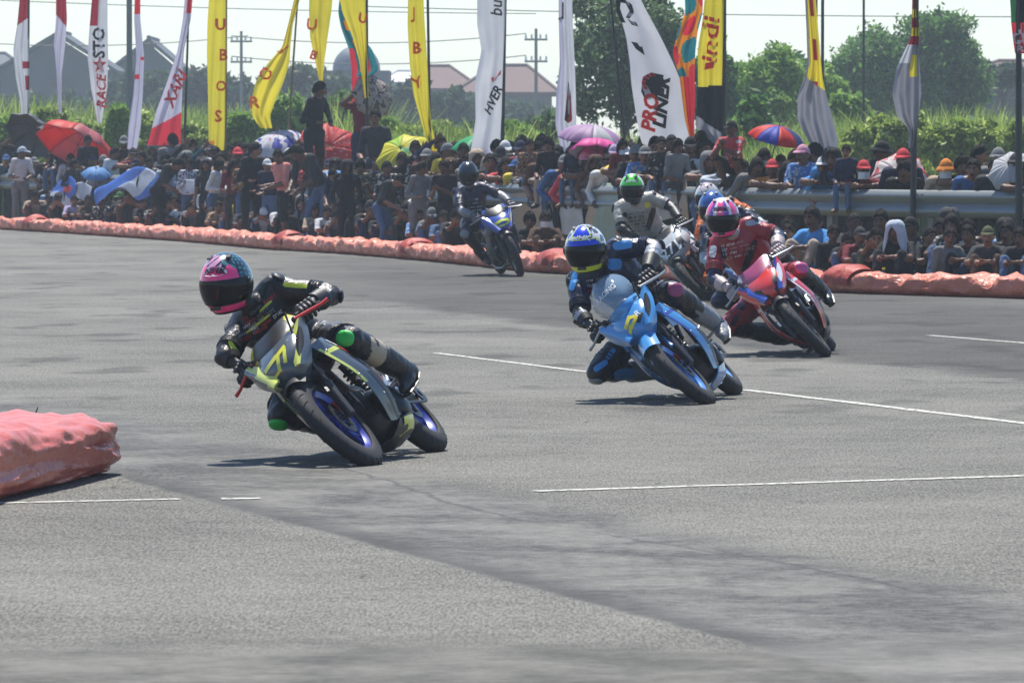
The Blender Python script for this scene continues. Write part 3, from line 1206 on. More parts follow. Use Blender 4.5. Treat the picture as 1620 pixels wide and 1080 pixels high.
    wv.inputs['Detail'].default_value = 5
    mk = mth('MULTIPLY', ramp(wv.outputs['Fac'], .54, .66), ramp(Y, 27, 36))
    val = mth('MULTIPLY', val, mth('MULTIPLY_ADD', mk, -.50, 1.0))
    cmb = N.new('ShaderNodeCombineColor')
    L.new(mth('MULTIPLY', val, .82), cmb.inputs[0]); L.new(mth('MULTIPLY', val, .795), cmb.inputs[1]); L.new(mth('MULTIPLY', val, .69), cmb.inputs[2])
    L.new(cmb.outputs[0], b.inputs['Base Color'])
    L.new(mth('SUBTRACT', .86, mth('MULTIPLY', band, .14)), b.inputs['Roughness'])
    b.inputs['Specular IOR Level'].default_value = .35
    bp = N.new('ShaderNodeBump')
    bp.inputs['Strength'].default_value = .55
    bp.inputs['Distance'].default_value = .012
    L.new(mth('ADD', stone, mth('MULTIPLY', grain, .7)), bp.inputs['Height'])
    L.new(bp.outputs['Normal'], b.inputs['Normal'])
    return m


def sheet(name, pts, z, m_, kind='structure'):
    o = MB().add([V((p[0], p[1], z)) for p in pts], [tuple(range(len(pts)))]).build(name, m_, smooth=False)
    o['kind'] = kind
    return o


SOIL = mat('field_soil', (0.11, 0.12, 0.045), .95, var=.5, scale=.6, bump=.3, bscale=3)
sheet('ground', [(-140, -6), (140, -6), (140, 760), (-140, 760)], -0.02, SOIL)
edge_pts = [bar_p(px, .45) for px in [-2500, -260, -120, 0, 130, 220, 300, 370, 440, 500, 560, 630, 700, 780, 850, 900, 1000, 1100, 1200, 1290, 1400, 1500, 1620, 1760, 1900]]
edge_pts[0] = V((-60, 150, 0))
ap = [(-60, -5)] + [(p.x, p.y) for p in edge_pts] + [(30, 52), (40, 30), (40, -5)]
sheet('asphalt_road', ap[::-1], 0.0, asphalt())

PAINT = mat('worn_road_paint', (0.50, 0.50, 0.45), .85, var=.4, scale=9, coords='Object')
_t = PAINT.node_tree
_n = _t.nodes.new('ShaderNodeTexNoise')
_n.inputs['Scale'].default_value = 26
_n.inputs['Detail'].default_value = 5
_t.links.new(_t.nodes['Texture Coordinate'].outputs['Object'], _n.inputs['Vector'])
_r = _t.nodes.new('ShaderNodeMapRange')
_r.inputs['From Min'].default_value, _r.inputs['From Max'].default_value = .36, .52
_r.inputs['To Min'].default_value = .12
_t.links.new(_n.outputs['Fac'], _r.inputs['Value'])
_t.links.new(_r.outputs['Result'], _t.nodes['Principled BSDF'].inputs['Alpha'])


def road_line(pa, pb, wd, name='road_marking'):
    a, b = ground(*pa, .004), ground(*pb, .004)
    d = (b - a)
    n = V((-d.y, d.x, 0)).normalized() * wd / 2
    mb = MB()
    k = max(2, int(d.length / .35))
    q = random.Random(3)
    L_, R_ = [], []
    for i in range(k + 1):
        p = lerp(a, b, i / k)
        L_.append(p + n * (1 + q.uniform(-.22, .22)))
        R_.append(p - n * (1 + q.uniform(-.22, .22)))
    mb.add(L_ + R_, [(i, i + 1, k + 2 + i, k + 1 + i) for i in range(k)])
    o = mb.build(name, PAINT, smooth=False)
    o['kind'] = 'structure'


road_line((690, 558), (930, 588), 0.066)
road_line((1178, 616), (1680, 676), 0.086)
road_line((845, 776), (1680, 750), 0.086)
road_line((1470, 530), (1680, 547), 0.073)
road_line((-60, 796), (285, 788.5), .07)
road_line((350, 788), (412, 787.5), 0.092)

# ------------------------------------------------------------------ salmon tarpaulin barrier
TARP = thin('salmon_tarpaulin', (0.68, 0.235, 0.155), .10, .36, var=.2, scale=3.5, bump=.8, bscale=14)
TARPD = thin('red_tarpaulin', (0.40, 0.06, 0.04), .10, .5, var=.2, scale=5, bump=.5, bscale=12)


def tarp_run(px0, px1, label, seed, hgt=.23, wid=.20, flap=True):
    q = random.Random(seed)
    a, b = bar_p(px0), bar_p(px1)
    n = max(10, int((b - a).length / .055))
    pts = [bar_p(lerp(px0, px1, i / n)) for i in range(n + 1)]
    ks, s_ = [0.0], 0.0
    for i in range(n):
        s_ += (pts[i + 1] - pts[i]).length
        ks.append(s_)
    mb = MB()
    rings = []
    pinch = [0.0]
    while pinch[-1] < s_:
        pinch.append(pinch[-1] + q.uniform(.7, 1.5))
    na = 26
    for i, p in enumerate(pts):
        t = (pts[min(i + 1, n)] - pts[max(i - 1, 0)]).normalized()
        nn = V((t.y, -t.x, 0))
        if nn.y > 0:
            nn = -nn
        d0 = min(abs(ks[i] - c) for c in pinch)
        k = 1 - .32 * math.exp(-(d0 / .10) ** 2)
        k *= 1 + .16 * noise.noise(V((ks[i] * .9, seed, 0)))
        e = min(1, min(ks[i], s_ - ks[i]) / .12 + .35)
        ring = []
        for j in range(na):
            ang = 2 * math.pi * j / na
            c, s__ = math.cos(ang), math.sin(ang)
            y = wid * (abs(c) ** .8) * math.copysign(1, c)
            z = hgt * .5 + hgt * .5 * (abs(s__) ** .75) * math.copysign(1, s__)
            w = 1 + .24 * noise.noise(V((ks[i] * 3.2, ang * 1.3, seed))) + .10 * noise.noise(V((ks[i] * 8 + ang * 2, ang * 2.0, seed + 9))) - .14 * abs(noise.noise(V((ks[i] * 5 - ang * 3, ang * 4, seed + 4))))
            ring.append(p + nn * y * w * k * e + V((0, 0, max(.004, z * w * k * (.55 + .45 * e)))))
        rings.append(ring)
    mb.loft(rings)
    o = mb.build('tarpaulin_barrier', TARP, angle=60)
    tag(o, label, 'barrier', 'salmon tarpaulin barriers along the crowd')
    if flap:                                              # loose red end thrown over the joint
        fb = MB()
        net = []
        L = q.uniform(.45, .7)
        for u in range(7):
            i = min(n, max(0, int(n * (u / 6 * L) / max(s_, .1))))
            p = pts[i]
            t = (pts[min(i + 1, n)] - pts[max(i - 1, 0)]).normalized()
            nn = V((t.y, -t.x, 0))
            nn = -nn if nn.y > 0 else nn
            row = []
            for j in range(7):
                ang = R(-15 + 190 * j / 6)
                g = 1.10 + .22 * q.random() * math.sin(math.pi * u / 6)
                row.append(p + nn * wid * math.cos(ang) * g + V((0, 0, max(.03, hgt * .5 + hgt * .55 * math.sin(ang) * g + .03 * math.sin(math.pi * u / 6)))))
            net.append(row)
        fb.patch(net, 18, 18, .006)
        fb.build('tarpaulin_flap', TARPD, o)


tarp_run(-120, 52, 'salmon tarpaulin barrier at the far left, before the first red fold', 1, flap=False)
tarp_run(52, 452, 'long salmon tarpaulin barrier behind the leading racer, red fold at its left end', 2)
tarp_run(452, 655, 'salmon tarpaulin barrier in front of the standing black hooded spectator', 3)
tarp_run(655, 872, 'salmon tarpaulin barrier behind the dark blue upright motorbike', 4)
tarp_run(872, 1325, 'salmon tarpaulin barrier half hidden behind the pack of four racers', 5)
tarp_run(1325, 1700, 'salmon tarpaulin barrier under the seated spectators at the right edge', 6)

# the near end of the inner barrier
mb = MB()
ax0, ax1 = V((-3.00, 21.4, 0)), V((-2.165, 26.55, 0))
axis = (ax1 - ax0).normalized()
nn = V((axis.y, -axis.x, 0))
rings = []
NS, NA = 150, 84
for i in range(NS + 1):
    u = i / NS
    p = lerp(ax0, ax1, u)
    endk = 1.0
    dd = (ax1 - p).length
    if dd < .42:
        endk = max(.02, math.sqrt(max(0, 1 - (1 - dd / .42) ** 7)))
    ring = []
    for j in range(NA):
        a = 2 * math.pi * j / NA
        c, s_ = math.cos(a), math.sin(a)
        y = .385 * math.copysign(abs(c) ** (.72 if s_ > 0 else .22), c)
        z = .175 + .175 * math.copysign(abs(s_) ** .8, s_)
        k = u * 5.2
        # a heavy fold along the flank, long creases, puckers near the blunt end
        fold = -.085 * math.exp(-((z - (.175 + .02 * math.sin(k * 1.7))) / .020) ** 2) * (1 if c > 0 else .4) * (.6 + .6 * noise.noise(V((k * .8, 0, 3)))) * min(1, dd / .5)
        end_ = math.exp(-((dd - .18) / .16) ** 2)
        w = 1 + fold + .075 * noise.noise(V((k * .8, a * .7, 2))) + .035 * noise.noise(V((k * 1.1 + a, a * 3.0, 5))) - .070 * abs(noise.noise(V((k * 1.6 - a * .9, a * 2.6, 7)))) - .045 * abs(noise.noise(V((k * 3.4 + a * 2.2, a * 3.4, 19)))) + .05 * noise.noise(V((k * 2.0, a * 1.4, 23))) - .03 * end_ * abs(math.sin(a * 6 + 2 * noise.noise(V((k, a, 0))))) + .010 * noise.noise(V((k * 6, a * 9, 1)))
        sag = 1 - .14 * u
        ring.append(p + nn * y * w * (.55 + .45 * endk) + V((0, 0, max(.003, z * w * sag * (.62 + .38 * endk)))))
    rings.append(ring)
mb.loft(rings)
inner = mb.build('tarpaulin_barrier', thin('salmon_tarpaulin_near', (0.55, 0.135, 0.095), .05, .30, var=.25, scale=5, bump=.6, bscale=7), angle=70)
tag(inner, 'near salmon tarpaulin bag at the left edge, close to the camera', 'barrier', 'salmon tarpaulin barriers')
tw = MB().tube([at(53, 662, 26.9), at(57, 652, 26.9), at(60, 643, 26.9)], [.006, .004, .002], 5).build('twig', BLKP)
tag(tw, 'thin dark twig sticking up behind the near salmon bag', 'twig')
tw.location.z -= 0.0

# ------------------------------------------------------------------ guard rail
GALV = mat('galvanised_steel', (0.19, 0.21, 0.215), .46, .45, var=.16, scale=2.5, bump=.04, bscale=20)
GALVD = mat('weathered_post_steel', (0.20, 0.22, 0.23), .6, .3, var=.25, scale=4)
rail = thing('guard_rail', 'long galvanised steel guard rail the spectators lean and sit on', 'guard rail', rail_p(810))
rail_loc = V(rail.location)
dense = [rail_p(px) for px in np.linspace(-260, 1900, 500)]
cum = [0.0]
for i in range(1, len(dense)):
    cum.append(cum[-1] + (dense[i] - dense[i - 1]).length)


def rail_s(s):
    i = min(max(int(np.searchsorted(cum, s)) - 1, 0), len(dense) - 2)
    return lerp(dense[i], dense[i + 1], (s - cum[i]) / (cum[i + 1] - cum[i]))


prof = [(0, .155), (.022, .152), (.035, .14), (.078, .105), (.085, .085), (.078, .062), (.03, .02), (.02, 0), (.03, -.02), (.078, -.062), (.085, -.085), (.078, -.105), (.035, -.14), (.022, -.152), (0, -.155)]
s1450 = min(range(len(dense)), key=lambda i: abs(dense[i].x - rail_p(1452).x))
s_ref = cum[s1450] % 2.0
s_ = s_ref - 2.0 if s_ref > 1 else s_ref
k = 0
while s_ < cum[-1] - 4.2:
    if s_ < 0:
        s_ += 4.0
        continue
    mb = MB()
    rings = []
    for i in range(9):
        p = rail_s(s_ + 4.16 * i / 8)
        t = (rail_s(s_ + 4.16 * i / 8 + .3) - rail_s(max(0, s_ + 4.16 * i / 8 - .3))).normalized()
        n_ = V((t.y, -t.x, 0))
        n_ = -n_ if n_.y > 0 else n_
        lap = .004 if i < 1 else 0.0
        front = [p + n_ * (a + lap) + V((0, 0, RAIL_Z - .155 + z)) for a, z in prof]
        backp = [p + n_ * (a - .006 + lap) + V((0, 0, RAIL_Z - .155 + z)) for a, z in reversed(prof)]
        rings.append([q - rail_loc for q in front + backp])
    mb.loft(rings)
    bo = mb.build('rail_beam', GALV, rail, angle=50)
    bolts = MB()
    p0 = rail_s(s_ + .08) - rail_loc
    t = (rail_s(s_ + .5) - rail_s(s_)).normalized()
    n_ = V((t.y, -t.x, 0)); n_ = -n_ if n_.y > 0 else n_
    for z in (.105, .062, 0, -.062, -.105):
        for dx in (0, .09):
            bolts.ell(p0 + t * dx + n_ * (.08 if abs(z) > .03 else .026) + V((0, 0, RAIL_Z - .155 + z)), (.016, .012, .016), nu=8, nv=6)
    bolts.build('bolts', GALVD, bo)
    s_ += 4.0
s_ = s_ref
post_me = None
while s_ < cum[-1]:
    p = rail_s(s_) - rail_loc
    t = (rail_s(min(s_ + .3, cum[-1])) - rail_s(max(0, s_ - .3))).normalized()
    if post_me is None:
        pm = MB()
        pm.box((0, .16, .50), (.12, .012, 1.06)).box((-.055, .20, .50), (.01, .07, 1.06)).box((.055, .20, .50), (.01, .07, 1.06))
        pm.box((0, .075, RAIL_Z - .155), (.11, .14, .24))
        post_me = pm.mesh('post', [GALVD], False)
    po = link('post', post_me, rail)
    po.location = p
    po.rotation_euler.z = math.atan2(t.y, t.x)
    s_ += 2.0

# ------------------------------------------------------------------ vegetation
def leafset(prefix, cols, trans=.45):
    return [thin(f'{prefix}_leaf_{k}', c, trans, .55, var=.25, scale=.7) for k, c in enumerate(cols)]


LF_DARK = leafset('dark_green', [(0.065, 0.15, 0.04), (0.10, 0.22, 0.05), (0.18, 0.33, 0.08)])
LF_BRIGHT = leafset('bright_green', [(0.14, 0.26, 0.04), (0.22, 0.37, 0.06), (0.34, 0.50, 0.13)])
LF_PALE = leafset('pale_green', [(0.07, 0.13, 0.045), (0.12, 0.20, 0.075), (0.26, 0.36, 0.18)])
LF_FAR = leafset('far_green', [(0.035, 0.07, 0.035), (0.045, 0.09, 0.04), (0.06, 0.11, 0.05)])
LF_WEED = leafset('weed', [(0.18, 0.27, 0.045), (0.31, 0.41, 0.08), (0.48, 0.56, 0.20)], .55)
LF_GRASS = leafset('reed', [(0.14, 0.22, 0.04), (0.25, 0.35, 0.06), (0.40, 0.47, 0.15)], .5)
LF_DRY = leafset('verge', [(0.09, 0.13, 0.03), (0.16, 0.19, 0.05), (0.30, 0.26, 0.08)], .35)
BARK = mat('bark', (0.09, 0.07, 0.055), .9, var=.35, scale=6, bump=.4)


def leaves(blobs, n, size, seed, shell=.55, droop=.3):
    g = np.random.default_rng(seed)
    wts = np.array([r[0] * r[1] * r[2] for c, r in blobs]) ** .67
    bi = g.choice(len(blobs), n, p=wts / wts.sum())
    C = np.array([tuple(c) for c, r in blobs])[bi]
    Rr = np.array([tuple(r) for c, r in blobs])[bi]
    d = g.normal(size=(n, 3))
    d /= np.linalg.norm(d, axis=1)[:, None]
    rad = shell + (1.06 - shell) * g.random(n) ** .6
    # clumps: push leaves together, leave gaps
    ph = g.random(len(blobs)) * 6.3
    lump = 1 + .16 * np.sin(d[:, 0] * 7 + ph[bi]) * np.sin(d[:, 1] * 6 + ph[bi] * 2) + .14 * np.sin(d[:, 2] * 8 + ph[bi] * 3) + .08 * g.normal(size=n)
    P = C + d * Rr * (rad * lump)[:, None]
    a = g.normal(size=(n, 3)); a[:, 2] -= droop
    a /= np.linalg.norm(a, axis=1)[:, None]
    b = np.cross(a, g.normal(size=(n, 3)))
    b /= np.maximum(np.linalg.norm(b, axis=1), 1e-6)[:, None]
    s = size * (.55 + .9 * g.random(n))[:, None]
    v = np.stack([P - a * s, P + b * s * .42 - a * s * .1, P + a * s, P - b * s * .42 - a * s * .1], 1).reshape(-1, 3)
    f = np.arange(4 * n).reshape(-1, 4)
    m_ = g.choice(3, n, p=[.42, .38, .20])
    return v, f, m_


def mesh_np(name, v, f, m_, mats):
    me = bpy.data.meshes.new(name)
    me.vertices.add(len(v)); me.vertices.foreach_set('co', v.reshape(-1))
    k = f.shape[1]
    me.loops.add(f.size); me.loops.foreach_set('vertex_index', f.reshape(-1).astype(np.int32))
    me.polygons.add(len(f))
    me.polygons.foreach_set('loop_start', (np.arange(len(f)) * k).astype(np.int32))
    for q in mats:
        me.materials.append(q)
    me.polygons.foreach_set('material_index', m_.astype(np.int32))
    me.update(calc_edges=True)
    return me


def tree(label, px, d, top, bottom, hw, mats, n, size, name='tree', cat='tree', group=None, seed=1, lobes=9, trunk=True, loose=1.0, shell=.5):
    """crown between photo rows top and bottom, half width hw (photo pixels) at distance d"""
    q = random.Random(seed)
    k = d / FPX
    c = V(((px - 810) * k, d, 0))
    z1, z0 = 1.5 + (HORIZON - top) * k, max(.2, 1.5 + (HORIZON - bottom) * k)
    W, H = hw * k, z1 - z0
    root = thing(name, label, cat, (c.x, c.y, 0), group)
    blobs = [(V((0, 0, z0 + H * .5)), (W * .62, W * .6, H * .42))]
    for i in range(lobes):
        a = q.uniform(0, 2 * math.pi)
        h = q.uniform(.18, .86)
        wd = math.sin(math.pi * min(max(h, .12), .93)) ** .6
        rr = q.uniform(.25, .42) / loose ** .5
        blobs.append((V((math.cos(a) * W * (1 - rr) * wd, math.sin(a) * W * .8 * (1 - rr) * wd, z0 + H * h)), (W * rr, W * rr, min(H * .30, W * rr * 1.1))))
    v, f, m_ = leaves(blobs, n, size, seed, shell)
    link('crown', mesh_np('crown', v, f, m_, mats), root)
    if trunk:
        tb = MB()
        tb.tube([(0, 0, -.05), (W * .04, 0, z0 * .6), (W * .02, 0, z0 + H * .45), (0, 0, z0 + H * .8)], [.05 + H * .022, .045 + H * .018, .04 + H * .010, .02], 8)
        for i in range(7):
            bl = blobs[1 + i % (len(blobs) - 1)][0]
            s0 = z0 * .7 + H * .45 * i / 7
            tb.tube([(0, 0, s0), tuple(lerp(V((0, 0, s0)), bl, .5) + V((0, 0, .1))), tuple(bl)], [.02 + H * .008, .018 + H * .005, .012], 6)
        tb.build('trunk', BARK, root)
    return root


tree('big round dark green tree on the right behind the twisted banner', 1440, 170, 42, 222, 126, LF_DARK, 52000, .095, seed=11, lobes=22, shell=.4)
tree('bright green bushy tree left of the grey and yellow banner', 1205, 135, 88, 245, 82, LF_BRIGHT, 20000, .085, seed=12, lobes=14)
tree('rounded bright bush close behind the grey and yellow banner', 1300, 140, 105, 245, 48, LF_BRIGHT, 10000, .085, name='bush', cat='bush', seed=13, lobes=9)
tree('dark round tree top showing above the bright bushes', 1232, 175, 68, 180, 58, LF_DARK, 11000, .11, seed=14)
tree('tall loose tree with sky gaps behind the white racing banner', 985, 120, -70, 238, 108, LF_PALE, 13000, .08, seed=15, lobes=22, loose=2.4, shell=.2)
tree('small pale shrub beside the narrow white banner', 868, 116, 170, 262, 42, LF_PALE, 3500, .11, name='bush', cat='bush', seed=16, lobes=8)
tree('dark leafy tree behind the yellow and black banner', 1128, 130, 62, 240, 44, LF_DARK, 8000, .09, seed=17, lobes=10, loose=1.4)
tree('green bush right of the curled yellow flag', 455, 124, 150, 250, 46, LF_BRIGHT, 5000, .115, name='bush', cat='bush', seed=18, lobes=9)
tree('low green bush below the curled yellow flag', 388, 122, 176, 250, 42, LF_BRIGHT, 4000, .115, name='bush', cat='bush', seed=19, lobes=8)
tree('pale green bush behind the tall standing man in black', 545, 128, 146, 250, 48, LF_PALE, 5000, .12, name='bush', cat='bush', seed=20, lobes=9)
tree('rounded green bush behind the green umbrella', 735, 126, 195, 255, 60, LF_PALE, 4500, .115, name='bush', cat='bush', seed=21, lobes=9)
tree('dark green bush below the red and blue umbrella', 1190, 104, 150, 280, 52, LF_DARK, 4500, .10, name='bush', cat='bush', seed=31, lobes=9)
tree('yellow green bush left of the big round tree', 1345, 128, 150, 250, 40, LF_BRIGHT, 4000, .12, name='bush', cat='bush', seed=32, lobes=8)
far = [(18, 150, 60), (70, 158, 48), (128, 150, 55), (182, 128, 52), (232, 112, 50), (288, 104, 52), (330, 96, 46), (382, 118, 50), (430, 112, 54), (482, 104, 48), (528, 112, 46), (592, 126, 50), (640, 128, 54), (700, 150, 52), (752, 152, 54), (806, 158, 50), (852, 165, 46), (1575, 128, 44), (1628, 120, 40)]
for i, (px, top, hw) in enumerate(far):
    where = ['at the far left edge', 'below the left edge of the big grey house', 'in front of the big grey house', 'right of the star banner', 'behind the grey lamp post', 'behind the slanting red and white banner', 'behind the straight yellow flag', 'below the left utility pole', 'above the curled yellow flag', 'left of the tall standing man', 'left of the grey dome', 'below the grey dome', 'right of the teal banner', 'below the small brown roof', 'between the two brown roofs', 'below the large brown roof', 'below the right utility pole', 'beyond the big round tree', 'at the far right edge'][i]
    tree(f'hazy far tree {where}', px, 255 + (i * 37) % 40, top, 232, hw, LF_FAR, 2600, .27, group='hazy trees in front of the houses', seed=50 + i, lobes=8, trunk=False)
# thin acacia at the right
tr = thing('tree', 'thin flat topped tree with bare stem at the right edge', 'tree', at(1583, 238, 215).to_2d().to_3d())
k = 215 / FPX
blobs = [(V(((x - 1583) * k, 0, 1.5 + (238 - y) * k)), (a * k, a * k, 8 * k)) for x, y, a in ((1575, 118, 24), (1600, 112, 24), (1560, 108, 14), (1622, 120, 16), (1590, 130, 14))]
v, f, m_ = leaves(blobs, 1500, .17, 5)
link('crown', mesh_np('crown', v, f, m_, LF_FAR), tr)
MB().tube([(0, 0, 0), (.1, 0, 1.5 + 50 * k), (.0, 0, 1.5 + 118 * k)], [.1, .08, .05], 7).tube([(.05, 0, 1.5 + 70 * k), (.5, 0, 1.5 + 122 * k)], [.06, .03], 6).tube([(.05, 0, 1.5 + 80 * k), (-.5, 0, 1.5 + 122 * k)], [.05, .03], 6).build('trunk', BARK, tr)


def reeds(name, px0, px1, d0, d1, h, n, mats, seed, wd=.045, lean=.35, clump=.35, verge=False):
    g = np.random.default_rng(seed)
    d = d0 + (d1 - d0) * g.random(n)
    px = px0 + (px1 - px0) * g.random(n)
    if verge:
        d = np.interp(px, BAR_PX, BAR_D) + d0 + (d1 - d0) * g.random(n)
    x = (px - 810) / FPX * d
    hh = h * (.55 + .5 * g.random(n)) * (1 + clump * np.array([noise.noise(V((a * .35, b * .12, seed))) for a, b in zip(x, d)]))
    az = g.random(n) * 6.283
    ln = lean * hh * g.random(n)
    w_ = wd * (.6 + .8 * g.random(n))
    ca, sa = np.cos(az), np.sin(az)
    bx, by = np.cos(az + 1.57 + g.normal(size=n) * .5), np.sin(az + 1.57)
    z0 = np.zeros(n)

    def pt(s, k, t):
        return np.stack([x + ca * ln * t * t + bx * w_ * k * s, d + sa * ln * t * t + by * w_ * k * s, hh * t - .02], 1)
    v = np.stack([pt(1, .6, 0), pt(-1, .6, 0), pt(1, 1, .5), pt(-1, 1, .5), pt(1, .1, 1), pt(-1, .1, 1)], 1).reshape(-1, 3)
    b = np.arange(n)[:, None] * 6
    f = np.concatenate([b + np.array([[0, 1, 3, 2]]), b + np.array([[2, 3, 5, 4]])], 0)
    m_ = g.choice(3, n, p=[.38, .4, .22])
    o = link(name, mesh_np(name, v, f, np.concatenate([m_, m_]), mats))
    o['kind'] = 'stuff'
    return o


reeds('tall_grass', 1290, 1680, 101, 128, 2.0, 34000, LF_GRASS, 1, .022, .75)
reeds('tall_grass', 560, 1300, 96, 132, 1.75, 45000, LF_GRASS, 2, .022, .75)
reeds('tall_grass', -60, 600, 125, 165, 2.3, 42000, LF_GRASS, 3, .030, .75)
for i, (px, top, hw, d_) in enumerate(((1372, 192, 46, 100), (1432, 186, 44, 98), (1496, 194, 48, 97), (1556, 188, 44, 99), (1612, 190, 46, 96), (1655, 184, 40, 98))):
    tree(('weedy shrub below the twisted banner', 'weedy shrub right of the twisted banner', 'weedy shrub above the orange bucket hat', 'weedy shrub below the acacia', 'weedy shrub above the white umbrella', 'weedy shrub cut off by the edge')[i] + ' in the tall grass', px, d_, top, 262, hw, LF_WEED, 6500, .062, name='shrub', cat='shrub', group='weedy shrubs in the tall grass', seed=80 + i, lobes=9, trunk=False)
for i, (px, top, hw, d_) in enumerate(((14, 186, 40, 124), (84, 168, 34, 122), (140, 192, 50, 123), (190, 160, 30, 121), (246, 184, 52, 123), (312, 196, 36, 120), (600, 190, 42, 112), (665, 196, 46, 110), (700, 190, 44, 112), (820, 196, 44, 106))):
    tree('weedy field shrub ' + ('by the leftmost banner', 'under the thin second banner', 'under the star banner', 'behind the lamp post', 'left of the straight yellow flag', 'behind the straight yellow flag', 'above the yellow umbrella', 'behind the right yellow flag', 'left of the green umbrella', 'right of the big white banner')[i], px, d_, top, 262, hw, LF_WEED if i % 3 else LF_BRIGHT, 7500, .065, name='shrub', cat='shrub', group='weedy shrubs in the tall grass', seed=90 + i, lobes=9, trunk=False)
reeds('verge_grass', -60, 1680, .5, 5.5, .14, 9000, LF_DRY, 4, .014, verge=True)
# ------------------------------------------------------------------ houses beyond the field
SLATE = mat('grey_roof_tiles', (0.05, 0.062, 0.075), .8, var=.2, scale=1.5, bump=.3, bscale=6)
CLAY = mat('brown_roof_tiles', (0.12, 0.068, 0.055), .85, var=.25, scale=1.2, bump=.3, bscale=6)
WALLG = mat('grey_plaster', (0.075, 0.09, 0.105), .9, var=.1, scale=.8)
WALLW = mat('white_plaster', (0.55, 0.55, 0.53), .9, var=.08, scale=.8)
GLASSD = mat('window_glass', (0.03, 0.035, 0.04), .12)


def house(label, pxl, pxr, eave, ridge, d, roofm, wallm, depth=9.0, apex=None, kind='gable', wins=4, group=None):
    """walls from the ground to the eave row, roof up to the ridge row"""
    k = d / FPX
    xl, xr = (pxl - 810) * k, (pxr - 810) * k
    ze, zr = 1.5 + (HORIZON - eave) * k, 1.5 + (HORIZON - ridge) * k
    cx = (xl + xr) / 2
    ap = ((apex - 810) * k if apex is not None else cx) - cx
    root = thing('house', label, 'house', (cx, d, 0), group)
    W = (xr - xl)
    MB().box((0, depth / 2, ze / 2), (W * .96, depth, ze)).build('wall', wallm, root, smooth=False)
    rf = MB()
    o_ = .35
    h = W / 2 + o_
    if kind == 'gable':
        pr = [(-h, ze), (ap, zr), (h, ze), (h, ze - .18), (ap, zr - .3), (-h, ze - .18)]
        rings = [[V((x, y, z)) for x, z in pr] for y in (-o_, depth + o_)]
        rf.loft(rings)
    else:
        rw = W * .18
        b = [V((-h, -o_, ze)), V((h, -o_, ze)), V((h, depth + o_, ze)), V((-h, depth + o_, ze))]
        t = [V((ap - rw, depth * .45, zr)), V((ap + rw, depth * .45, zr)), V((ap + rw, depth * .55, zr)), V((ap - rw, depth * .55, zr))]
        b2 = [p - V((0, 0, .2)) for p in b]
        rf.loft([b2, b, t])
    ro = rf.build('roof', roofm, root, smooth=False)
    rg = MB()
    if kind == 'gable':
        rg.tube([(ap, -o_ - .02, zr + .02), (ap, depth + o_ + .02, zr + .02)], .12, 6)
        MB().add([V((-W * .48, -.02, ze)), V((W * .48, -.02, ze)), V((ap, -.02, zr - .35))], [(0, 1, 2)]).build('gable_wall', wallm, root, smooth=False)
    else:
        rg.tube([t[0] + V((0, 0, .03)), t[1] + V((0, 0, .03))], .12, 6)
        for a_, b_ in ((b[0], t[0]), (b[1], t[1])):
            rg.tube([a_ + V((0, 0, .04)), b_ + V((0, 0, .04))], .10, 6)
    rg.build('ridge_tiles', roofm, ro)
    for i in range(wins):
        x = -W * .38 + W * .76 * (i + .5) / wins
        wz = ze - 1.3
        fr = MB()
        for dx, dz, sx, sz in ((-.55, 0, .08, 1.3), (.55, 0, .08, 1.3), (0, .62, 1.1, .08), (0, -.62, 1.1, .08), (0, 0, .05, 1.2)):
            fr.box((x + dx, -.04, wz + dz), (sx, .1, sz))
        wo_ = fr.build('window', WALLG if wallm is WALLG else WALLW, root, smooth=False)
        MB().box((x, -.012, wz), (1.02, .02, 1.16)).build('pane', GLASSD, wo_, smooth=False)
    return root


house('big grey gabled house at the left behind the star banner', -2, 178, 112, 50, 330, SLATE, WALLG, apex=92, wins=1)
house('low grey roofed house at the far left edge', -70, 34, 110, 84, 350, SLATE, WALLG, kind='hip')
house('narrow grey gabled house right of the lamp post', 183, 282, 108, 60, 345, SLATE, WALLG, apex=236, wins=2)
house('small brown hip roofed house left of the big white banner', 660, 752, 140, 104, 360, CLAY, WALLG, apex=694, kind='hip', wins=3)
house('large brown hip roofed house behind the big white banner', 728, 876, 146, 103, 345, CLAY, WALLG, apex=808, kind='hip', wins=5)
house('long red roofed house behind the acacia at the right edge', 1536, 1700, 116, 96, 300, CLAY, WALLW, kind='hip', wins=6)
house('low pale flat building right of the grey dome', 606, 668, 130, 112, 365, WALLW, WALLW, kind='hip', wins=3)
k = 350 / FPX
dm = thing('mosque', 'grey domed mosque behind the teal banner', 'mosque', ((562 - 810) * k, 350, 0))
zb = 1.5 + (238 - 112) * k
MB().box((0, 3, zb / 2), (4.2, 6, zb)).build('wall', WALLG, dm, smooth=False)
db = MB()
rr = 38 * k
rings = []
for i in range(12):
    a = R(-8 + 96 * i / 11)
    rings.append([V((math.cos(a) * rr * math.cos(q), 3 + math.cos(a) * rr * math.sin(q), zb + .1 + math.sin(a) * rr)) for q in [2 * math.pi * j / 28 for j in range(28)]])
db.loft(rings)
dob = db.build('dome', mat('grey_dome', (0.10, 0.125, 0.15), .55, var=.15, scale=2), dm)
MB().tube([(0, 3, zb + rr), (0, 3, zb + rr + .5)], [.06, .02], 6).build('finial', DARKM, dob)

# ------------------------------------------------------------------ poles and wires
POLE = mat('pole_concrete', (0.20, 0.21, 0.21), .8, var=.15, scale=3)
DPOLE = mat('dark_pole', (0.028, 0.028, 0.03), .6, var=.3, scale=4)
BAMB = mat('bamboo_pole', (0.16, 0.12, 0.06), .6, var=.3, scale=8)


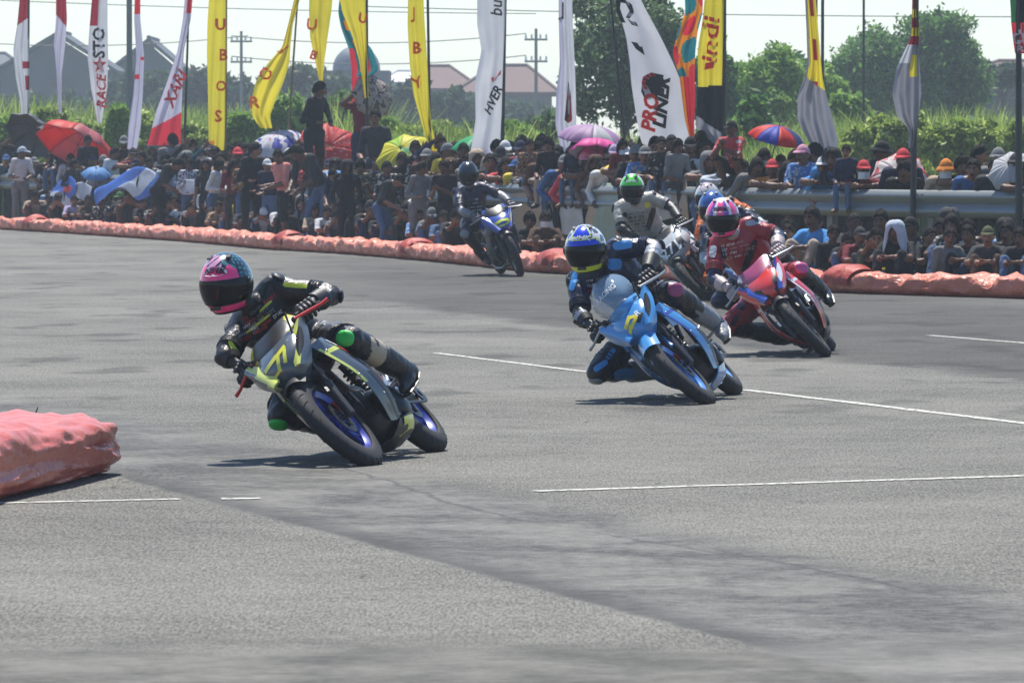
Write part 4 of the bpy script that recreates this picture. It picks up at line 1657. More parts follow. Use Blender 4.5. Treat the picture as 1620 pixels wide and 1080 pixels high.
def utility(px, top, d, label):
    p = at(px, 238, d)
    k = d / FPX
    zt = 1.5 + (238 - top) * k
    r_ = thing('utility_pole', label, 'utility pole', (p.x, d, 0))
    MB().tube([(0, 0, 0), (0, 0, zt)], [.085, .06], 8).build('pole', POLE, r_)
    for zz in (zt - .45, zt - 1.35):
        c = MB().box((0, 0, zz), (.95, .08, .08)).build('cross_arm', POLE, r_, smooth=False)
        i_ = MB()
        for x in (-.42, -.18, .18, .42):
            i_.tube([(x, 0, zz + .05), (x, 0, zz + .22)], [.05, .035], 6)
        i_.build('insulators', WHITEP, c)
    return V((p.x, d, zt))


u1 = utility(382, 50, 250, 'thin utility pole behind the curled yellow flag')
u2 = utility(848, 46, 235, 'utility pole with cross arms left of the narrow white banner')
WIRE = mat('cable', (0.1, 0.1, 0.105), .7)


def wire(a, b, sag, label, r_=.022):
    pts = [lerp(a, b, i / 24) - V((0, 0, sag * 4 * (i / 24) * (1 - i / 24))) for i in range(25)]
    o = MB().tube(pts, r_, 5).build('power_cable', WIRE)
    tag(o, label, 'cable', 'power cables across the sky')


wire(at(-60, -2, 240), at(848, 22, 235), .12, 'upper power cable crossing the sky left of the right utility pole')
wire(at(560, 10, 200), at(1700, 27, 190), .1, 'power cable crossing the sky above the trees on the right', .02)
wire(u1 - V((.42, 0, .2)), u2 - V((.42, 0, .2)), .35, 'power cable strung between the tops of both utility poles')
wire(u1 - V((.42, 0, 1.1)), u2 - V((.42, 0, 1.1)), .35, 'lower power cable strung between both utility poles')
wire(at(-60, 66, 255), u1 - V((-.3, 0, .2)), .3, 'power cable running off to the left from the left utility pole')
lp = thing('lamp_post', 'plain grey lamp post between the star banner and the slanting banner', 'lamp post', at(205, 238, 122).to_2d().to_3d())
MB().tube([(0, 0, 0), (0, 0, 9)], [.07, .05], 10).build('pole', POLE, lp)
MB().tube([(0, 0, 9), (0, -.5, 9.5), (0, -1.4, 9.6)], .035, 8).ell((0, -1.6, 9.58), (.12, .3, .06)).build('lamp_head', POLE, lp)
for px, d, r_, lab in ((1290, 78, .03, 'dark bare pole left of the pair behind the grey banner'), (1301, 90, .028, 'slim dark bare pole right of the pair behind the grey banner'), (1366, 120, .03, 'short stretch of thin dark pole above the big round tree')):
    p = at(px, 238, d)
    po = MB().tube([(p.x, d, 0), (p.x, d, 6.6)], [r_, r_ * .8], 8).build('flag_pole', DPOLE)
    tag(po, lab, 'pole')
# ------------------------------------------------------------------ racers
LEA_BLK = mat('black_leather', (0.016, 0.016, 0.019), .42, var=.25, bump=.65, bscale=26)
LEA_NAVY = mat('navy_leather', (0.014, 0.020, 0.055), .42, var=.25, bump=.65, bscale=26)
LEA_BLUE = mat('blue_leather', (0.06, 0.30, 0.68), .4, var=.2, bump=.65, bscale=26)
LEA_RED = mat('dark_red_leather', (0.32, 0.022, 0.036), .42, var=.25, bump=.65, bscale=26)
LEA_WHITE = mat('white_leather', (0.40, 0.385, 0.34), .42, var=.15, bump=.65, bscale=26)
LEA_GREY = mat('grey_leather', (0.22, 0.23, 0.25), .45, var=.25, bump=.65, bscale=26)
LEA_SILVER = mat('silver_leather', (0.34, 0.37, 0.42), .36, .1, var=.3, scale=14, bump=.65, bscale=26)
LEA_ORANGE = mat('orange_leather', (0.72, 0.16, 0.02), .42, var=.15, bump=.65, bscale=26)
LEA_KHAKI = mat('worn_beige_leather', (0.40, 0.33, 0.24), .5, var=.3, scale=16, bump=.15, bscale=90)
GLOVE = mat('black_glove', (0.02, 0.02, 0.022), .5, var=.3, bump=.1, bscale=120)
GLOVEG = mat('grey_glove', (0.12, 0.12, 0.13), .45, var=.4, scale=30, bump=.1, bscale=120)
GLOVEP = mat('pale_glove', (0.42, 0.34, 0.34), .45, var=.4, scale=30, bump=.1, bscale=120)
NEON = mat('neon_yellow', (0.60, 0.68, 0.04), .4, var=.1, coat=.2)
NGREEN = mat('neon_green_slider', (0.03, 0.55, 0.08), .45, var=.2, scale=30, bump=.2, bscale=60)
VISOR = mat('dark_visor', (0.006, 0.006, 0.008), .12, spec=.25, var=.1)
TRIM = mat('helmet_trim', (0.012, 0.012, 0.014), .35)
MAG = mat('magenta_paint', (0.95, 0.06, 0.24), .25, coat=.5, var=.06)
LBLUE = mat('light_blue_paint', (0.055, 0.26, 0.58), .25, coat=.6, var=.10)
DBLUE = mat('deep_blue_paint', (0.03, 0.07, 0.36), .25, coat=.6, var=.1)
GREYP = mat('graphite_paint', (0.085, 0.105, 0.125), .25, coat=.6, var=.15)
NYEL = mat('acid_yellow_paint', (0.66, 0.66, 0.06), .3, coat=.4, var=.12)
NPALE = mat('pale_acid_paint', (0.60, 0.66, 0.14), .3, coat=.4, var=.12)
REDP = mat('signal_red_paint', (0.70, 0.045, 0.04), .25, coat=.6, var=.08)
PURP = mat('purple_slider', (0.32, 0.05, 0.14), .4, var=.2)
PINKS = mat('pink_slider', (0.62, 0.10, 0.30), .4, var=.2)
SILVP = mat('silver_paint', (0.55, 0.58, 0.60), .22, .2, coat=.5, var=.08)


def paste(parent, bvh, c, ang, w_, h_, m_, name='leather_panel', off=.004, skew=0.0, nrm=None):
    """a stitched-on panel or print following the surface; ang turns it in the upright plane facing the road"""
    c = V(c)
    right, up = V((math.cos(ang), 0, math.sin(ang))), V((-math.sin(ang), 0, math.cos(ang)))
    n = right.cross(up)
    nu, nv = max(2, int(w_ / .015)), max(2, int(h_ / .015))
    nu, nv = min(nu, 16), min(nv, 16)
    g = []
    for j in range(nv + 1):
        for i in range(nu + 1):
            a, b = i / nu - .5, j / nv - .5
            p = c + right * (a * w_ * (1 - .16 * (2 * b) ** 2) + b * skew * h_) + up * b * h_ * (1 - .16 * (2 * a) ** 2)
            h = bvh.ray_cast(p + n * .22, -n, .45)
            g.append(h[0] + h[1] * off if h[0] is not None else None)
    W = nu + 1
    fs = [(j * W + i, j * W + i + 1, (j + 1) * W + i + 1, (j + 1) * W + i) for j in range(nv) for i in range(nu)]
    ok = [f for f in fs if all(g[k] is not None for k in f) and max((g[f[0]] - g[f[2]]).length, (g[f[1]] - g[f[3]]).length) < .09]
    if not ok:
        return None
    left, best = set(ok), []
    while left:                                            # keep the largest connected piece
        todo, got = [left.pop()], []
        while todo:
            f = todo.pop()
            got.append(f)
            for o_ in [x for x in left if len(set(x) & set(f)) == 2]:
                left.discard(o_)
                todo.append(o_)
        best = got if len(got) > len(best) else best
    ok = best
    use = sorted({k for f in ok for k in f})
    pos = {k: i for i, k in enumerate(use)}
    return MB().add([g[k] for k in use], [tuple(pos[k] for k in f) for f in ok]).build(name, m_, parent)


def dashes(parent, bvh, c, ang, rows, mats, w_=.16, h_=.016, gap=.026, seed=0):
    """rows of small sponsor prints across a chest, too small to read: one print per word"""
    q = random.Random(seed)
    r3, u3 = V((math.cos(ang), 0, math.sin(ang))), V((-math.sin(ang), 0, math.cos(ang)))
    n3 = r3.cross(u3)
    for r_ in range(rows):
        u = (r_ - (rows - 1) / 2) * -gap
        x = -w_ / 2
        while x < w_ / 2 - .02:
            mb = MB()
            hh = h_ * q.uniform(.8, 1.35)
            for k in range(q.randint(3, 6)):
                lw = q.uniform(.006, .010)
                for (x0, x1, z0, z1) in q.choice((((0, .35, 0, 1), (.35, 1, .7, 1)), ((0, .35, 0, 1), (.65, 1, 0, 1), (.35, .65, .38, .62)), ((0, 1, 0, .28), (0, 1, .72, 1), (0, .32, .28, .72)), ((.33, .67, 0, 1),))):
                    pts = []
                    for a_, b_ in ((x0, z0), (x1, z0), (x1, z1), (x0, z1)):
                        p = V(c) + r3 * (x + a_ * lw + .2 * hh * (b_ - .5)) + u3 * (u + (b_ - .5) * hh)
                        h = bvh.ray_cast(p + n3 * .22, -n3, .45)
                        pts.append(h[0] + h[1] * .0045 if h[0] is not None else None)
                    if all(p is not None for p in pts) and (pts[0] - pts[2]).length < .06:
                        mb.add(pts, [(0, 1, 2, 3)])
                x += lw + .0035
            if mb.f:
                mb.build('print', mats[q.randrange(len(mats))], parent, smooth=False)
            x += .014


def rider(label, B, J, mats, look, hup, hargs, sliders=(), scale=1.0, seed=0, bulk=1.12, boots=True, voxel=.011, legs='LR', cups=None):
    """J: joints in the place (points).  Hands and feet go to the grips and pegs of bike B."""
    M = B['M']
    f = (M.to_3x3() @ V((1, 0, 0))).normalized()
    l = (M.to_3x3() @ V((0, 1, 0))).normalized()
    u = (M.to_3x3() @ V((0, 0, 1))).normalized()
    J = {k: V(p) for k, p in J.items()}
    grips = {}
    for s_, sg in (('L', 1), ('R', -1)):
        c, ax = B['GR'][sg]
        e = J['el' + s_]
        dirn = (e - c).normalized()
        J['wr' + s_] = c + u * .028 + dirn * .095
        J['hand' + s_] = c + u * .030 + dirn * .022
        J['palm' + s_] = ax
        grips[s_] = (c, ax)
        if 'an' + s_ not in J:
            pg = B['PEG'][sg]
            J['an' + s_] = pg + u * .095 - f * .06 + l * sg * .01
            J['toe' + s_] = pg + u * .035 + f * .12 + l * sg * .045
        elif 'toe' + s_ not in J:
            J['toe' + s_] = J['an' + s_] + f * .14 - u * .03
    J['gripf'] = f
    J['look'], J['hup'] = look, hup
    org = (J['hipL'] + J['hipR']) / 2
    J = {k: (V(p) - org if k not in ('look', 'hup', 'gripf', 'arch', 'palmL', 'palmR') else V(p)) for k, p in J.items()}
    grips = {k: (c - org, ax) for k, (c, ax) in grips.items()}
    res, HM = body_mesh(J, voxel, 1.0, bulk, False, grips=grips, seed=seed, wrinkle=.010)
    o = res.build('person', mats, None, angle=60)
    o.location = org
    tag(o, label, 'person', 'motorbike racers')
    bpy.context.view_layer.update()
    helmet(o, Matrix.Translation(org) @ HM, *hargs)
    bv = bvh_of(o)
    for (knee, off, rad, m_) in sliders:
        p = J['kn' + knee] + V(off)
        d = V(off).normalized()
        q = d.to_track_quat('Z', 'Y').to_matrix()
        sl = MB().ell((0, 0, 0), (rad, rad * .85, rad * .38), nu=16, nv=10, power=.85)
        sl.v = [tuple(p + q @ V(x)) for x in sl.v]
        sl.build('knee_slider', m_, o)
    # armour cups and stretch ribs of the suit
    for s_ in 'LR':
        sh_, el_, wr_, kn_, hp_ = J['sh' + s_], J['el' + s_], J['wr' + s_], J['kn' + s_], J['hip' + s_]
        out = ((sh_ - (J['shL'] + J['shR']) / 2).normalized() + V((0, 0, .5))).normalized()
        qm = out.to_track_quat('Z', 'Y').to_matrix()
        MB().ell(sh_ + out * .058, (.062, .052, .018), qm, 16, 10).build('shoulder_cup', mats[5] if cups is None else cups, o)
        eo = (el_ - (sh_ + wr_) / 2)
        eo = eo.normalized() if eo.length > .02 else V((0, 0, 1))
        MB().ell(el_ + eo * .042, (.045, .036, .016), eo.to_track_quat('Z', 'Y').to_matrix(), 14, 8).build('elbow_cup', mats[5] if cups is None else cups, o)
        for (p0, p1, r0, t0) in ((sh_, el_, .053 * bulk, .62), (kn_, hp_, .068 * bulk, .16)):
            rb_ = MB()
            ax_ = (p1 - p0).normalized()
            a1 = ax_.orthogonal().normalized()
            a2 = ax_.cross(a1)
            for k_ in range(4):
                cc = lerp(p0, p1, t0 + .055 * k_)
                rb_.tube([cc + (a1 * math.cos(w2) + a2 * math.sin(w2)) * (r0 + .003) for w2 in [2 * math.pi * i_ / 16 for i_ in range(17)]], .006, 5)
            rb_.build('stretch_ribs', mats[TOP], o)['kind'] = 'stuff'
    # boots: shaft cuff and sole, knuckle guards
    for s_ in legs:
        a, k_ = J['an' + s_], J['kn' + s_]
        t = (k_ - a).normalized()
        cuff = MB().tube([a - t * .02, a + t * .05, a + t * .13, a + t * .21, a + t * .235], [.050, .054, .062, .066, .058], 16)
        b_ = cuff.build('boot', mats[SHOE], o)
        fd = (J['toe' + s_] - a)
        sd_ = fd.cross(t).normalized()
        dn = -(t - fd.normalized() * t.dot(fd.normalized())).normalized()
        so = MB()
        so.tube([a - fd * .28 + dn * .045, a + fd * .3 + dn * .045, a + fd * 1.12 + dn * .03], [.036, .043, .030], 10, side=sd_, flat=.35)
        so.build('sole', BLKP, b_)
    for s_, sg in (('L', 1), ('R', -1)):
        w_, e_ = J['wr' + s_], J['el' + s_]
        MB().tube([lerp(w_, e_, t) for t in (-.06, .05, .25, .42, .45)], [.040, .044, .050, .056, .050], 14).build('glove_cuff', mats[0], o)
        c, ax = grips[s_]
        hd_ = J['hand' + s_]
        kg = MB()
        fo = f - (hd_ - c).normalized() * .0
        for k_ in (-.034, -.012, .011, .033):
            kg.ell(hd_ + ax * k_ + u * .018 + f * .022, (.012, .012, .010), nu=8, nv=6)
        kg.build('knuckle_guard', mats[DARK], o)
    return o, bv, org, J


def joints(Y0, px, dep=None):
    D = dict(head=.42, neck=.60, shL=.68, shR=.72, elL=.60, elR=.54, hipL=.90, hipR=.95, knL=.52, knR=.58, anL=.88, anR=1.05)
    D.update(dep or {})
    return {k: at(x, y, Y0 + D[k]) for k, (x, y) in px.items()}


def g2(x, y):
    return ground(x, y)


def rear_of(c, dx):
    """rear contact point dx metres to the side of the front one"""
    return V((c.x + dx, c.y + math.sqrt(1.27 ** 2 - dx ** 2), 0))


PKL = mat('lilac_pink_paint', (0.62, 0.30, 0.46), .22, coat=.6)
NVY = mat('midnight_paint', (0.012, 0.025, 0.045), .2, coat=.6)
TEAL = mat('teal_paint', (0.04, 0.20, 0.22), .22, coat=.6, var=.5, scale=30)
ROYAL = mat('royal_blue_paint', (0.012, 0.05, 0.62), .2, coat=.6)
HWHITE = mat('helmet_white', (0.68, 0.70, 0.70), .2, coat=.6, var=.05)
HGREEN = mat('bright_green_paint', (0.10, 0.66, 0.03), .22, coat=.5)
VIOLET = mat('violet_paint', (0.16, 0.07, 0.40), .22, coat=.6)


def paint1(az, el):
    z = el - 30 + 10 * abs(((az + 200) / 22) % 2 - 1) * 2 - 10 + .08 * az
    if az > 62 or az < -95:
        return 5 if math.sin(az * .31 + el * .23) * math.sin(el * .37 - az * .11) > .35 else 4
    if el < 46 and z < 12:
        return 1
    if -95 < az < 22 and el < 78:
        return 3 if math.sin(az * .16 - el * .25) < .62 else 4
    return 4 if math.sin(az * .12 + el * .2) < .5 else 5


def paint2(az, el):
    a = abs(az)
    if a < 34 and 42 < el < 82:
        return 3
    if a < 62 - (el - 18) * .9 and el < 31:
        return 3
    if (a < 39 and 38 < el < 85) or (a < 70 - (el - 18) * .9 and el < 34):
        return 4
    return 5 if math.sin(az * .14 + el * .09) + math.sin(el * .24 - az * .06) > .25 else 0


def paint3(az, el):
    k = int((az + 180) / 15) % 4
    if el > 66:
        return 0
    if abs(az) > 80:
        return 4 if (int(el / 9) % 2) else 5
    return (1, 4, 5, 1)[k]


def paint6(az, el):
    a = abs(az)
    if 22 < a < 46 and 34 < el < 58:
        return 4
    if a < 70 and el < 74:
        return 3
    return 0


# --- the leading racer
c1 = g2(601, 735)
B1 = bike('graphite and acid yellow race motorbike with blue wheels, leaning hard in the lead', c1, rear_of(c1, .285), R(45.5),
          dict(main=GREYP, accent=NYEL, pod=NPALE, visor=NYEL, meter=BLKP, rim=('blue', (0.02, 0.035, 0.26)), lever=INKR, fender=BLKP, side=GREYP, side_edge=NPALE, belly_patch=NYEL, tail=GREYP, fork=BLKP), steer=R(3))


def nose_print(B, shapes, m_):
    """flat prints on the nose: each a bar (y, z, length, height, turn)"""
    mb = MB()
    for (y, z, l_, h_, a_) in shapes:
        q = []
        for v in (-.5, 0, .5):
            for k in range(6):
                u = k / 5 - .5
                yy, zz = y + u * l_ * math.cos(a_) - v * h_ * math.sin(a_), z + u * l_ * math.sin(a_) + v * h_ * math.cos(a_)
                h = B['cb'].ray_cast(V((.5, yy, zz)), V((-1, 0, 0)), 1)
                q.append(h[0] + V((.0035, 0, .0015)) if h[0] else None)
        fs = [(r_ * 6 + k, r_ * 6 + k + 1, r_ * 6 + k + 7, r_ * 6 + k + 6) for r_ in range(2) for k in range(5)]
        mb.add([p or V((0, 0, 0)) for p in q], [f for f in fs if all(q[k] is not None for k in f)])
    return mb.build('nose_print', m_, B['cowl'])


nose_print(B1, [(-.04, .715, .10, .022, .15), (.0, .685, .09, .020, 1.1), (.035, .725, .07, .020, .2), (.045, .69, .07, .018, 1.1), (-.03, .65, .05, .014, .1)], NYEL)
J1 = joints(c1.y, dict(head=(359, 450), neck=(402, 489), shL=(436, 456), shR=(381, 520), elL=(525, 468), elR=(358, 562), hipL=(505, 540), hipR=(475, 590), knL=(556, 538), knR=(444, 655), anR=(530, 672), anL=(646, 590)), dict(neck=.62, anL=.86))
J1['toeL'] = J1['anL'] + V((-.02, -.13, -.07))
r1, bv, og, _ = rider('racer in black suit with pink and black helmet leaning off the leading motorbike', B1, J1,
                      [GLOVE, LEA_BLK, LEA_BLK, LEA_BLK, LEA_BLK, LEA_BLK, LEA_BLK, GLOVEG, INKW], (-.36, -1, -.22), (-.12, -.10, 1),
                      (NVY, MAG, TRIM, VISOR, 'NHK', INKB, paint1, (PKL, NVY, TEAL)), [('L', (-.03, -.06, .01), .05, NGREEN), ('R', (-.01, -.035, -.05), .05, NGREEN)], seed=1)
_k, _a = V(_['knL']), V(_['anL'])
MB().tube([lerp(_k, _a, t) for t in (.13, .17, .30, .42, .46)], [.060, .067, .070, .068, .06], 18).build('shin_guard', LEA_KHAKI, r1)
Yc = c1.y + .6


def L(px, py, Y=None):
    return at(px, py, Y or Yc) - og


paste(r1, bv, L(468, 452), R(-4), .13, .022, NEON)
paste(r1, bv, L(374, 556), R(-58), .13, .022, NEON)
paste(r1, bv, L(420, 484), R(40), .085, .014, NEON)
paste(r1, bv, L(408, 512), R(38), .16, .012, NEON)
dashes(r1, bv, L(413, 500), R(38), 4, [INKR, INKW, INKR, LEA_GREY], .17, .014, .027, 1)
dashes(r1, bv, L(392, 524), R(30), 3, [INKW, INKR, LEA_GREY], .13, .014, .024, 2)

# --- the blue machine
c2 = g2(1131, 638)
B2 = bike('light blue race motorbike with clear bubble screen and blue wheels', c2, rear_of(c2, .20), R(46),
          dict(main=LBLUE, accent=DBLUE, pod=LBLUE, rim=('sky', (0.05, 0.20, 0.52)), fender=LBLUE, fender_from=44, side=LBLUE, side_edge=DBLUE, belly=LBLUE, tail=LBLUE, fork=DARKM,
               bubble=glassy('smoked_bubble', (0.30, 0.45, 0.62), .36), lamp=BLKP), steer=R(3))
nose_print(B2, [(-.02, .705, .08, .024, .5), (.01, .675, .10, .022, .35), (-.035, .66, .06, .020, .8), (.03, .705, .05, .02, -.5)], INKY)
nose_print(B2, [(.055, .672, .06, .026, .5)], TRIM)
decal('R', (.05, .06, .70), (0, 1, 0), (0, 0, 1), .05, INKW, B2['cowl'], B2['cb'])
J2 = joints(c2.y, dict(head=(927, 396), neck=(958, 420), shL=(976, 393), shR=(915, 444), elL=(1037, 391), elR=(919, 500), hipL=(1050, 470), hipR=(1022, 512), knL=(1062, 462), knR=(945, 588), anR=(1032, 588)), dict(anR=1.0))
J2['anL'] = at(1138, 516, c2.y + .85)
J2['toeL'] = J2['anL'] + V((.02, -.13, -.06))
J2['toeR'] = J2['anR'] + V((.10, .12, -.01))
r2, bv, og, _ = rider('racer in black and light blue suit with white and blue helmet on the blue motorbike', B2, J2,
                      [GLOVE, LEA_NAVY, LEA_BLK, LEA_SILVER, LEA_BLK, LEA_BLK, LEA_GREY, GLOVEG, INKW], (-.20, -1, -.16), (-.10, -.10, 1),
                      (HWHITE, NEON, TRIM, VISOR, 'NHK', INKW, paint2, (ROYAL, NEON, GREYP)), [('L', (.025, -.06, .015), .052, PURP), ('R', (-.01, -.02, -.055), .045, LEA_GREY)], seed=2)
Yc = c2.y + .6
paste(r2, bv, L(985, 388), R(8), .12, .05, LEA_BLUE)
paste(r2, bv, L(972, 418), R(0), .09, .07, LEA_BLUE)
paste(r2, bv, L(908, 445), R(75), .12, .035, LEA_BLUE)
paste(r2, bv, L(918, 510), R(-60), .07, .05, LEA_BLUE)
paste(r2, bv, L(990, 593), R(0), .15, .07, LEA_BLUE)
paste(r2, bv, L(950, 578), R(35), .10, .035, LEA_BLUE)
paste(r2, bv, L(966, 560), R(50), .08, .03, LEA_BLUE)
paste(r2, bv, L(1110, 498), R(-35), .10, .02, LEA_GREY)
dashes(r2, bv, L(944, 450), R(10), 3, [INKW, LEA_GREY, INKR], .12, .014, .03, 3)

# --- the red machine
c3 = g2(1313, 564)
B3 = bike('red race motorbike with dark V on its nose, leaning behind the blue one', c3, rear_of(c3, .10), R(42),
          dict(main=REDP, accent=WHITEP, pod=DBLUE, visor=WHITEP, meter=PURP, two_tone='vee', rim=('black', (0.02, 0.02, 0.022)), fender=BLKP, side=REDP, side_edge=WHITEP, belly=BLKP, tail=REDP, fork=DARKM, lever=ALU, lamp=WHITEP), steer=R(1))
P3 = dict(head=(1143, 346), neck=(1165, 375), shL=(1188, 356), shR=(1133, 386), elL=(1232, 374), elR=(1129, 442), hipL=(1240, 440), hipR=(1205, 470), knL=(1263, 428), knR=(1152, 516), anR=(1232, 533))
J3 = joints(c3.y, P3, dict(anR=.95))
J3['anL'] = at(1304, 463, c3.y + .85)
J3['toeL'] = J3['anL'] + V((.03, -.13, -.06))
J3['toeR'] = J3['anR'] + V((.12, .10, 0))
r3, bv, og, _ = rider('racer in red and navy suit with purple and pink helmet on the red motorbike', B3, J3,
                      [GLOVEP, LEA_RED, LEA_NAVY, LEA_NAVY, LEA_RED, LEA_BLK, LEA_BLK, GLOVEP, INKW], (-.10, -1, -.18), (-.06, -.10, 1),
                      (HWHITE, MAG, TRIM, VISOR, 'NHK', INKB, paint3, (VIOLET, VIOLET, HWHITE)), [('L', (.02, -.06, .02), .052, PINKS), ('R', (-.02, -.02, -.05), .045, LEA_RED)], seed=3)
Yc = c3.y + .6
paste(r3, bv, L(1130, 455), R(-70), .05, .08, DBLUE)
paste(r3, bv, L(1192, 352), R(10), .12, .04, LEA_SILVER)
paste(r3, bv, L(1170, 485), R(60), .05, .09, LEA_NAVY)
paste(r3, bv, L(1128, 398), R(80), .09, .05, LEA_SILVER)
paste(r3, bv, L(1186, 405), R(70), .26, .05, LEA_BLK)
paste(r3, bv, L(1146, 412), R(100), .22, .04, LEA_NAVY)
paste(r3, bv, L(1163, 505), R(55), .12, .04, LEA_BLK)
dashes(r3, bv, L(1164, 395), R(14), 4, [INKW, INKW, GLOVEP, LEA_GREY], .20, .018, .032, 4)

# pose of the red racer, carried over to the two behind him
Minv = B3['M'].inverted()
J3b = {k: Minv @ V(p) for k, p in J3.items() if k in P3 or k in ('anL', 'toeL')}


def carried(B, shift=None):
    J = {k: B['M'] @ p for k, p in J3b.items()}
    for k, d in (shift or {}).items():
        J[k] = J[k] + V(d)
    return J


c4 = V(((1272 - 810) / FPX * 48.5, 48.5, 0))
B4 = bike('dark blue and white race motorbike hidden behind the red motorbike', c4, rear_of(c4, .12), R(42),
          dict(main=DBLUE, accent=WHITEP, visor=WHITEP, rim=('black', (0.02, 0.02, 0.022)), fender=BLKP, side=DBLUE, side_edge=WHITEP, belly=BLKP, tail=DBLUE, fork=DARKM))
H4 = graphic('helmet_blue_silver', [(0, (0.03, 0.09, 0.32)), (.55, (0.06, 0.16, 0.42)), (.62, (0.5, 0.55, 0.6))], 5, distort=1.0)
r4, bv, og, _ = rider('racer with plain blue helmet, half hidden behind the purple and pink helmet', B4, carried(B4),
                      [GLOVEG, LEA_NAVY, LEA_SILVER, LEA_SILVER, LEA_NAVY, LEA_BLK, LEA_BLK, GLOVEG, INKW], (-.2, -1, -.2), (-.1, -.1, 1),
                      (H4, H4, TRIM, VISOR, None, INKW), seed=4, voxel=.014)
c5 = V(((1236 - 810) / FPX * 56.5, 56.5, 0))
B5 = bike('orange and black race motorbike at the back of the pack of four', c5, rear_of(c5, .14), R(40),
          dict(main=LEA_ORANGE, accent=BLKP, visor=BLKP, rim=('black', (0.02, 0.02, 0.022)), fender=LEA_ORANGE, side=LEA_ORANGE, side_edge=BLKP, belly=BLKP, tail=BLKP, fork=DARKM))
H5 = graphic('helmet_white_red', [(0, (0.62, 0.60, 0.60)), (.47, (0.45, 0.16, 0.18)), (.53, (0.66, 0.64, 0.64)), (.60, (0.12, 0.10, 0.12))], 8, distort=2.0)
r5, bv, og, _ = rider('racer in orange suit with white and dull red helmet behind the blue helmet', B5, carried(B5),
                      [GLOVE, LEA_ORANGE, LEA_ORANGE, LEA_BLK, LEA_ORANGE, LEA_BLK, LEA_BLK, GLOVE, INKW], (-.15, -1, -.15), (-.05, -.1, 1),
                      (H5, TRIM, TRIM, VISOR, 'NHK', INKW), [('R', (-.02, -.04, -.02), .055, LEA_ORANGE)], seed=5, voxel=.014)

# --- the white machine, number 271
c6 = V(((1130 - 810) / FPX * 57.0, 57.0, 0))
B6 = bike('white race motorbike with number 271 on its nose', c6, rear_of(c6, .22), R(40),
          dict(main=SILVP, cowl_scale=1.32, accent=GREYP, pod=SILVP, visor=SILVP, rim=('black', (0.02, 0.02, 0.022)), fender=BLKP, side=WHITEP, side_edge=GREYP, belly=BLKP, tail=WHITEP, fork=DARKM, lamp=GREYP))
pl = MB()
q = []
for j in range(5):
    for i in range(9):
        y, z = -.15 + .30 * i / 8, .60 + .12 * j / 4
        h = B6['cb'].ray_cast(V((.5, y, z)), V((-1, 0, 0)), 1)
        q.append((h[0] + V((.005, 0, .002))) if h[0] else None)
okf = [(j * 9 + i, j * 9 + i + 1, j * 9 + i + 10, j * 9 + i + 9) for j in range(4) for i in range(8)]
okf = [f for f in okf if all(q[k] is not None for k in f)]
pl.add([p or V((0, 0, 0)) for p in q], okf)
plo = pl.build('number_panel', BLKP, B6['cowl'])
decal('271', (.08, 0, .66), (0, 1, 0), (0, 0, 1), .135, INKW, plo, B6['cb'], off=.011, bold=.02, stretch=1.1)
J6 = joints(c6.y, dict(head=(1000, 299), neck=(1006, 322), shL=(1030, 313), shR=(979, 330), elL=(1061, 326), elR=(984, 362), hipL=(1052, 372), hipR=(1022, 385), knL=(1062, 372), knR=(1000, 412), anR=(1045, 425)), dict(anR=1.0))
r6, bv, og, _ = rider('racer in white and black suit with bright green helmet on the white motorbike', B6, J6,
                      [GLOVE, LEA_WHITE, LEA_BLK, LEA_BLK, LEA_BLK, LEA_BLK, LEA_BLK, GLOVEG, INKW], (-.08, -1, -.12), (-.03, -.1, 1),
                      (HWHITE, TRIM, TRIM, VISOR, 'NHK', INKW, paint6, (HGREEN, NVY)), seed=6, voxel=.014)
Yc = c6.y + .65
dashes(r6, bv, L(1004, 352), R(8), 6, [INKB, LEA_GREY, INKB], .24, .020, .036, 7)
paste(r6, bv, L(985, 352), R(75), .22, .05, LEA_BLK)
paste(r6, bv, L(1030, 345), R(75), .22, .06, LEA_BLK)
paste(r6, bv, L(1024, 324), R(10), .06, .06, INKY, 'print', .006)

# --- the dark blue machine, still upright
c7 = g2(826, 437)
B7 = bike('dark blue motorbike with yellow nose print, nearly upright by the barrier', c7, rear_of(c7, -.235), R(21),
          dict(main=DBLUE, accent=GREYP, pod=DBLUE, visor=DBLUE, rim=('black', (0.02, 0.02, 0.022)), fender=BLKP, side=GREYP, side_edge=BLKP, belly=BLKP, tail=DBLUE, fork=BLKP), steer=R(2))
nose_print(B7, [(-.06, .70, .10, .03, .2), (.04, .705, .10, .026, -.25), (.07, .665, .08, .024, .3), (-.02, .655, .08, .022, 0)], NEON)
H7 = graphic('helmet_dark', [(0, (0.012, 0.018, 0.026)), (.6, (0.03, 0.05, 0.07))], 4)
J7 = joints(c7.y, dict(head=(740, 276), neck=(744, 299), shL=(765, 296), shR=(725, 305), elL=(793, 309), elR=(729, 333), hipL=(763, 352), hipR=(741, 354), knL=(783, 368), knR=(738, 370), anR=(768, 410), anL=(806, 405)), dict(head=.55, neck=.66, shL=.72, shR=.76, knR=.62, anR=1.0))
r7, bv, og, _ = rider('racer in dark navy suit and black helmet sitting upright on the dark blue motorbike', B7, J7,
                      [GLOVEG, LEA_NAVY, LEA_NAVY, LEA_GREY, LEA_BLK, LEA_BLK, LEA_BLK, GLOVEG, INKW], (.03, -1, -.12), (.0, -.1, 1),
                      (H7, TRIM, TRIM, VISOR, None, INKW), [('R', (-.02, -.06, 0), .06, LEA_GREY)], seed=7, voxel=.014)
Yc = c7.y + .7
dashes(r7, bv, L(745, 325), R(6), 4, [LEA_GREY, LEA_GREY, INKW], .26, .020, .045, 8)
paste(r7, bv, L(794, 306), R(-30), .12, .03, LEA_WHITE)
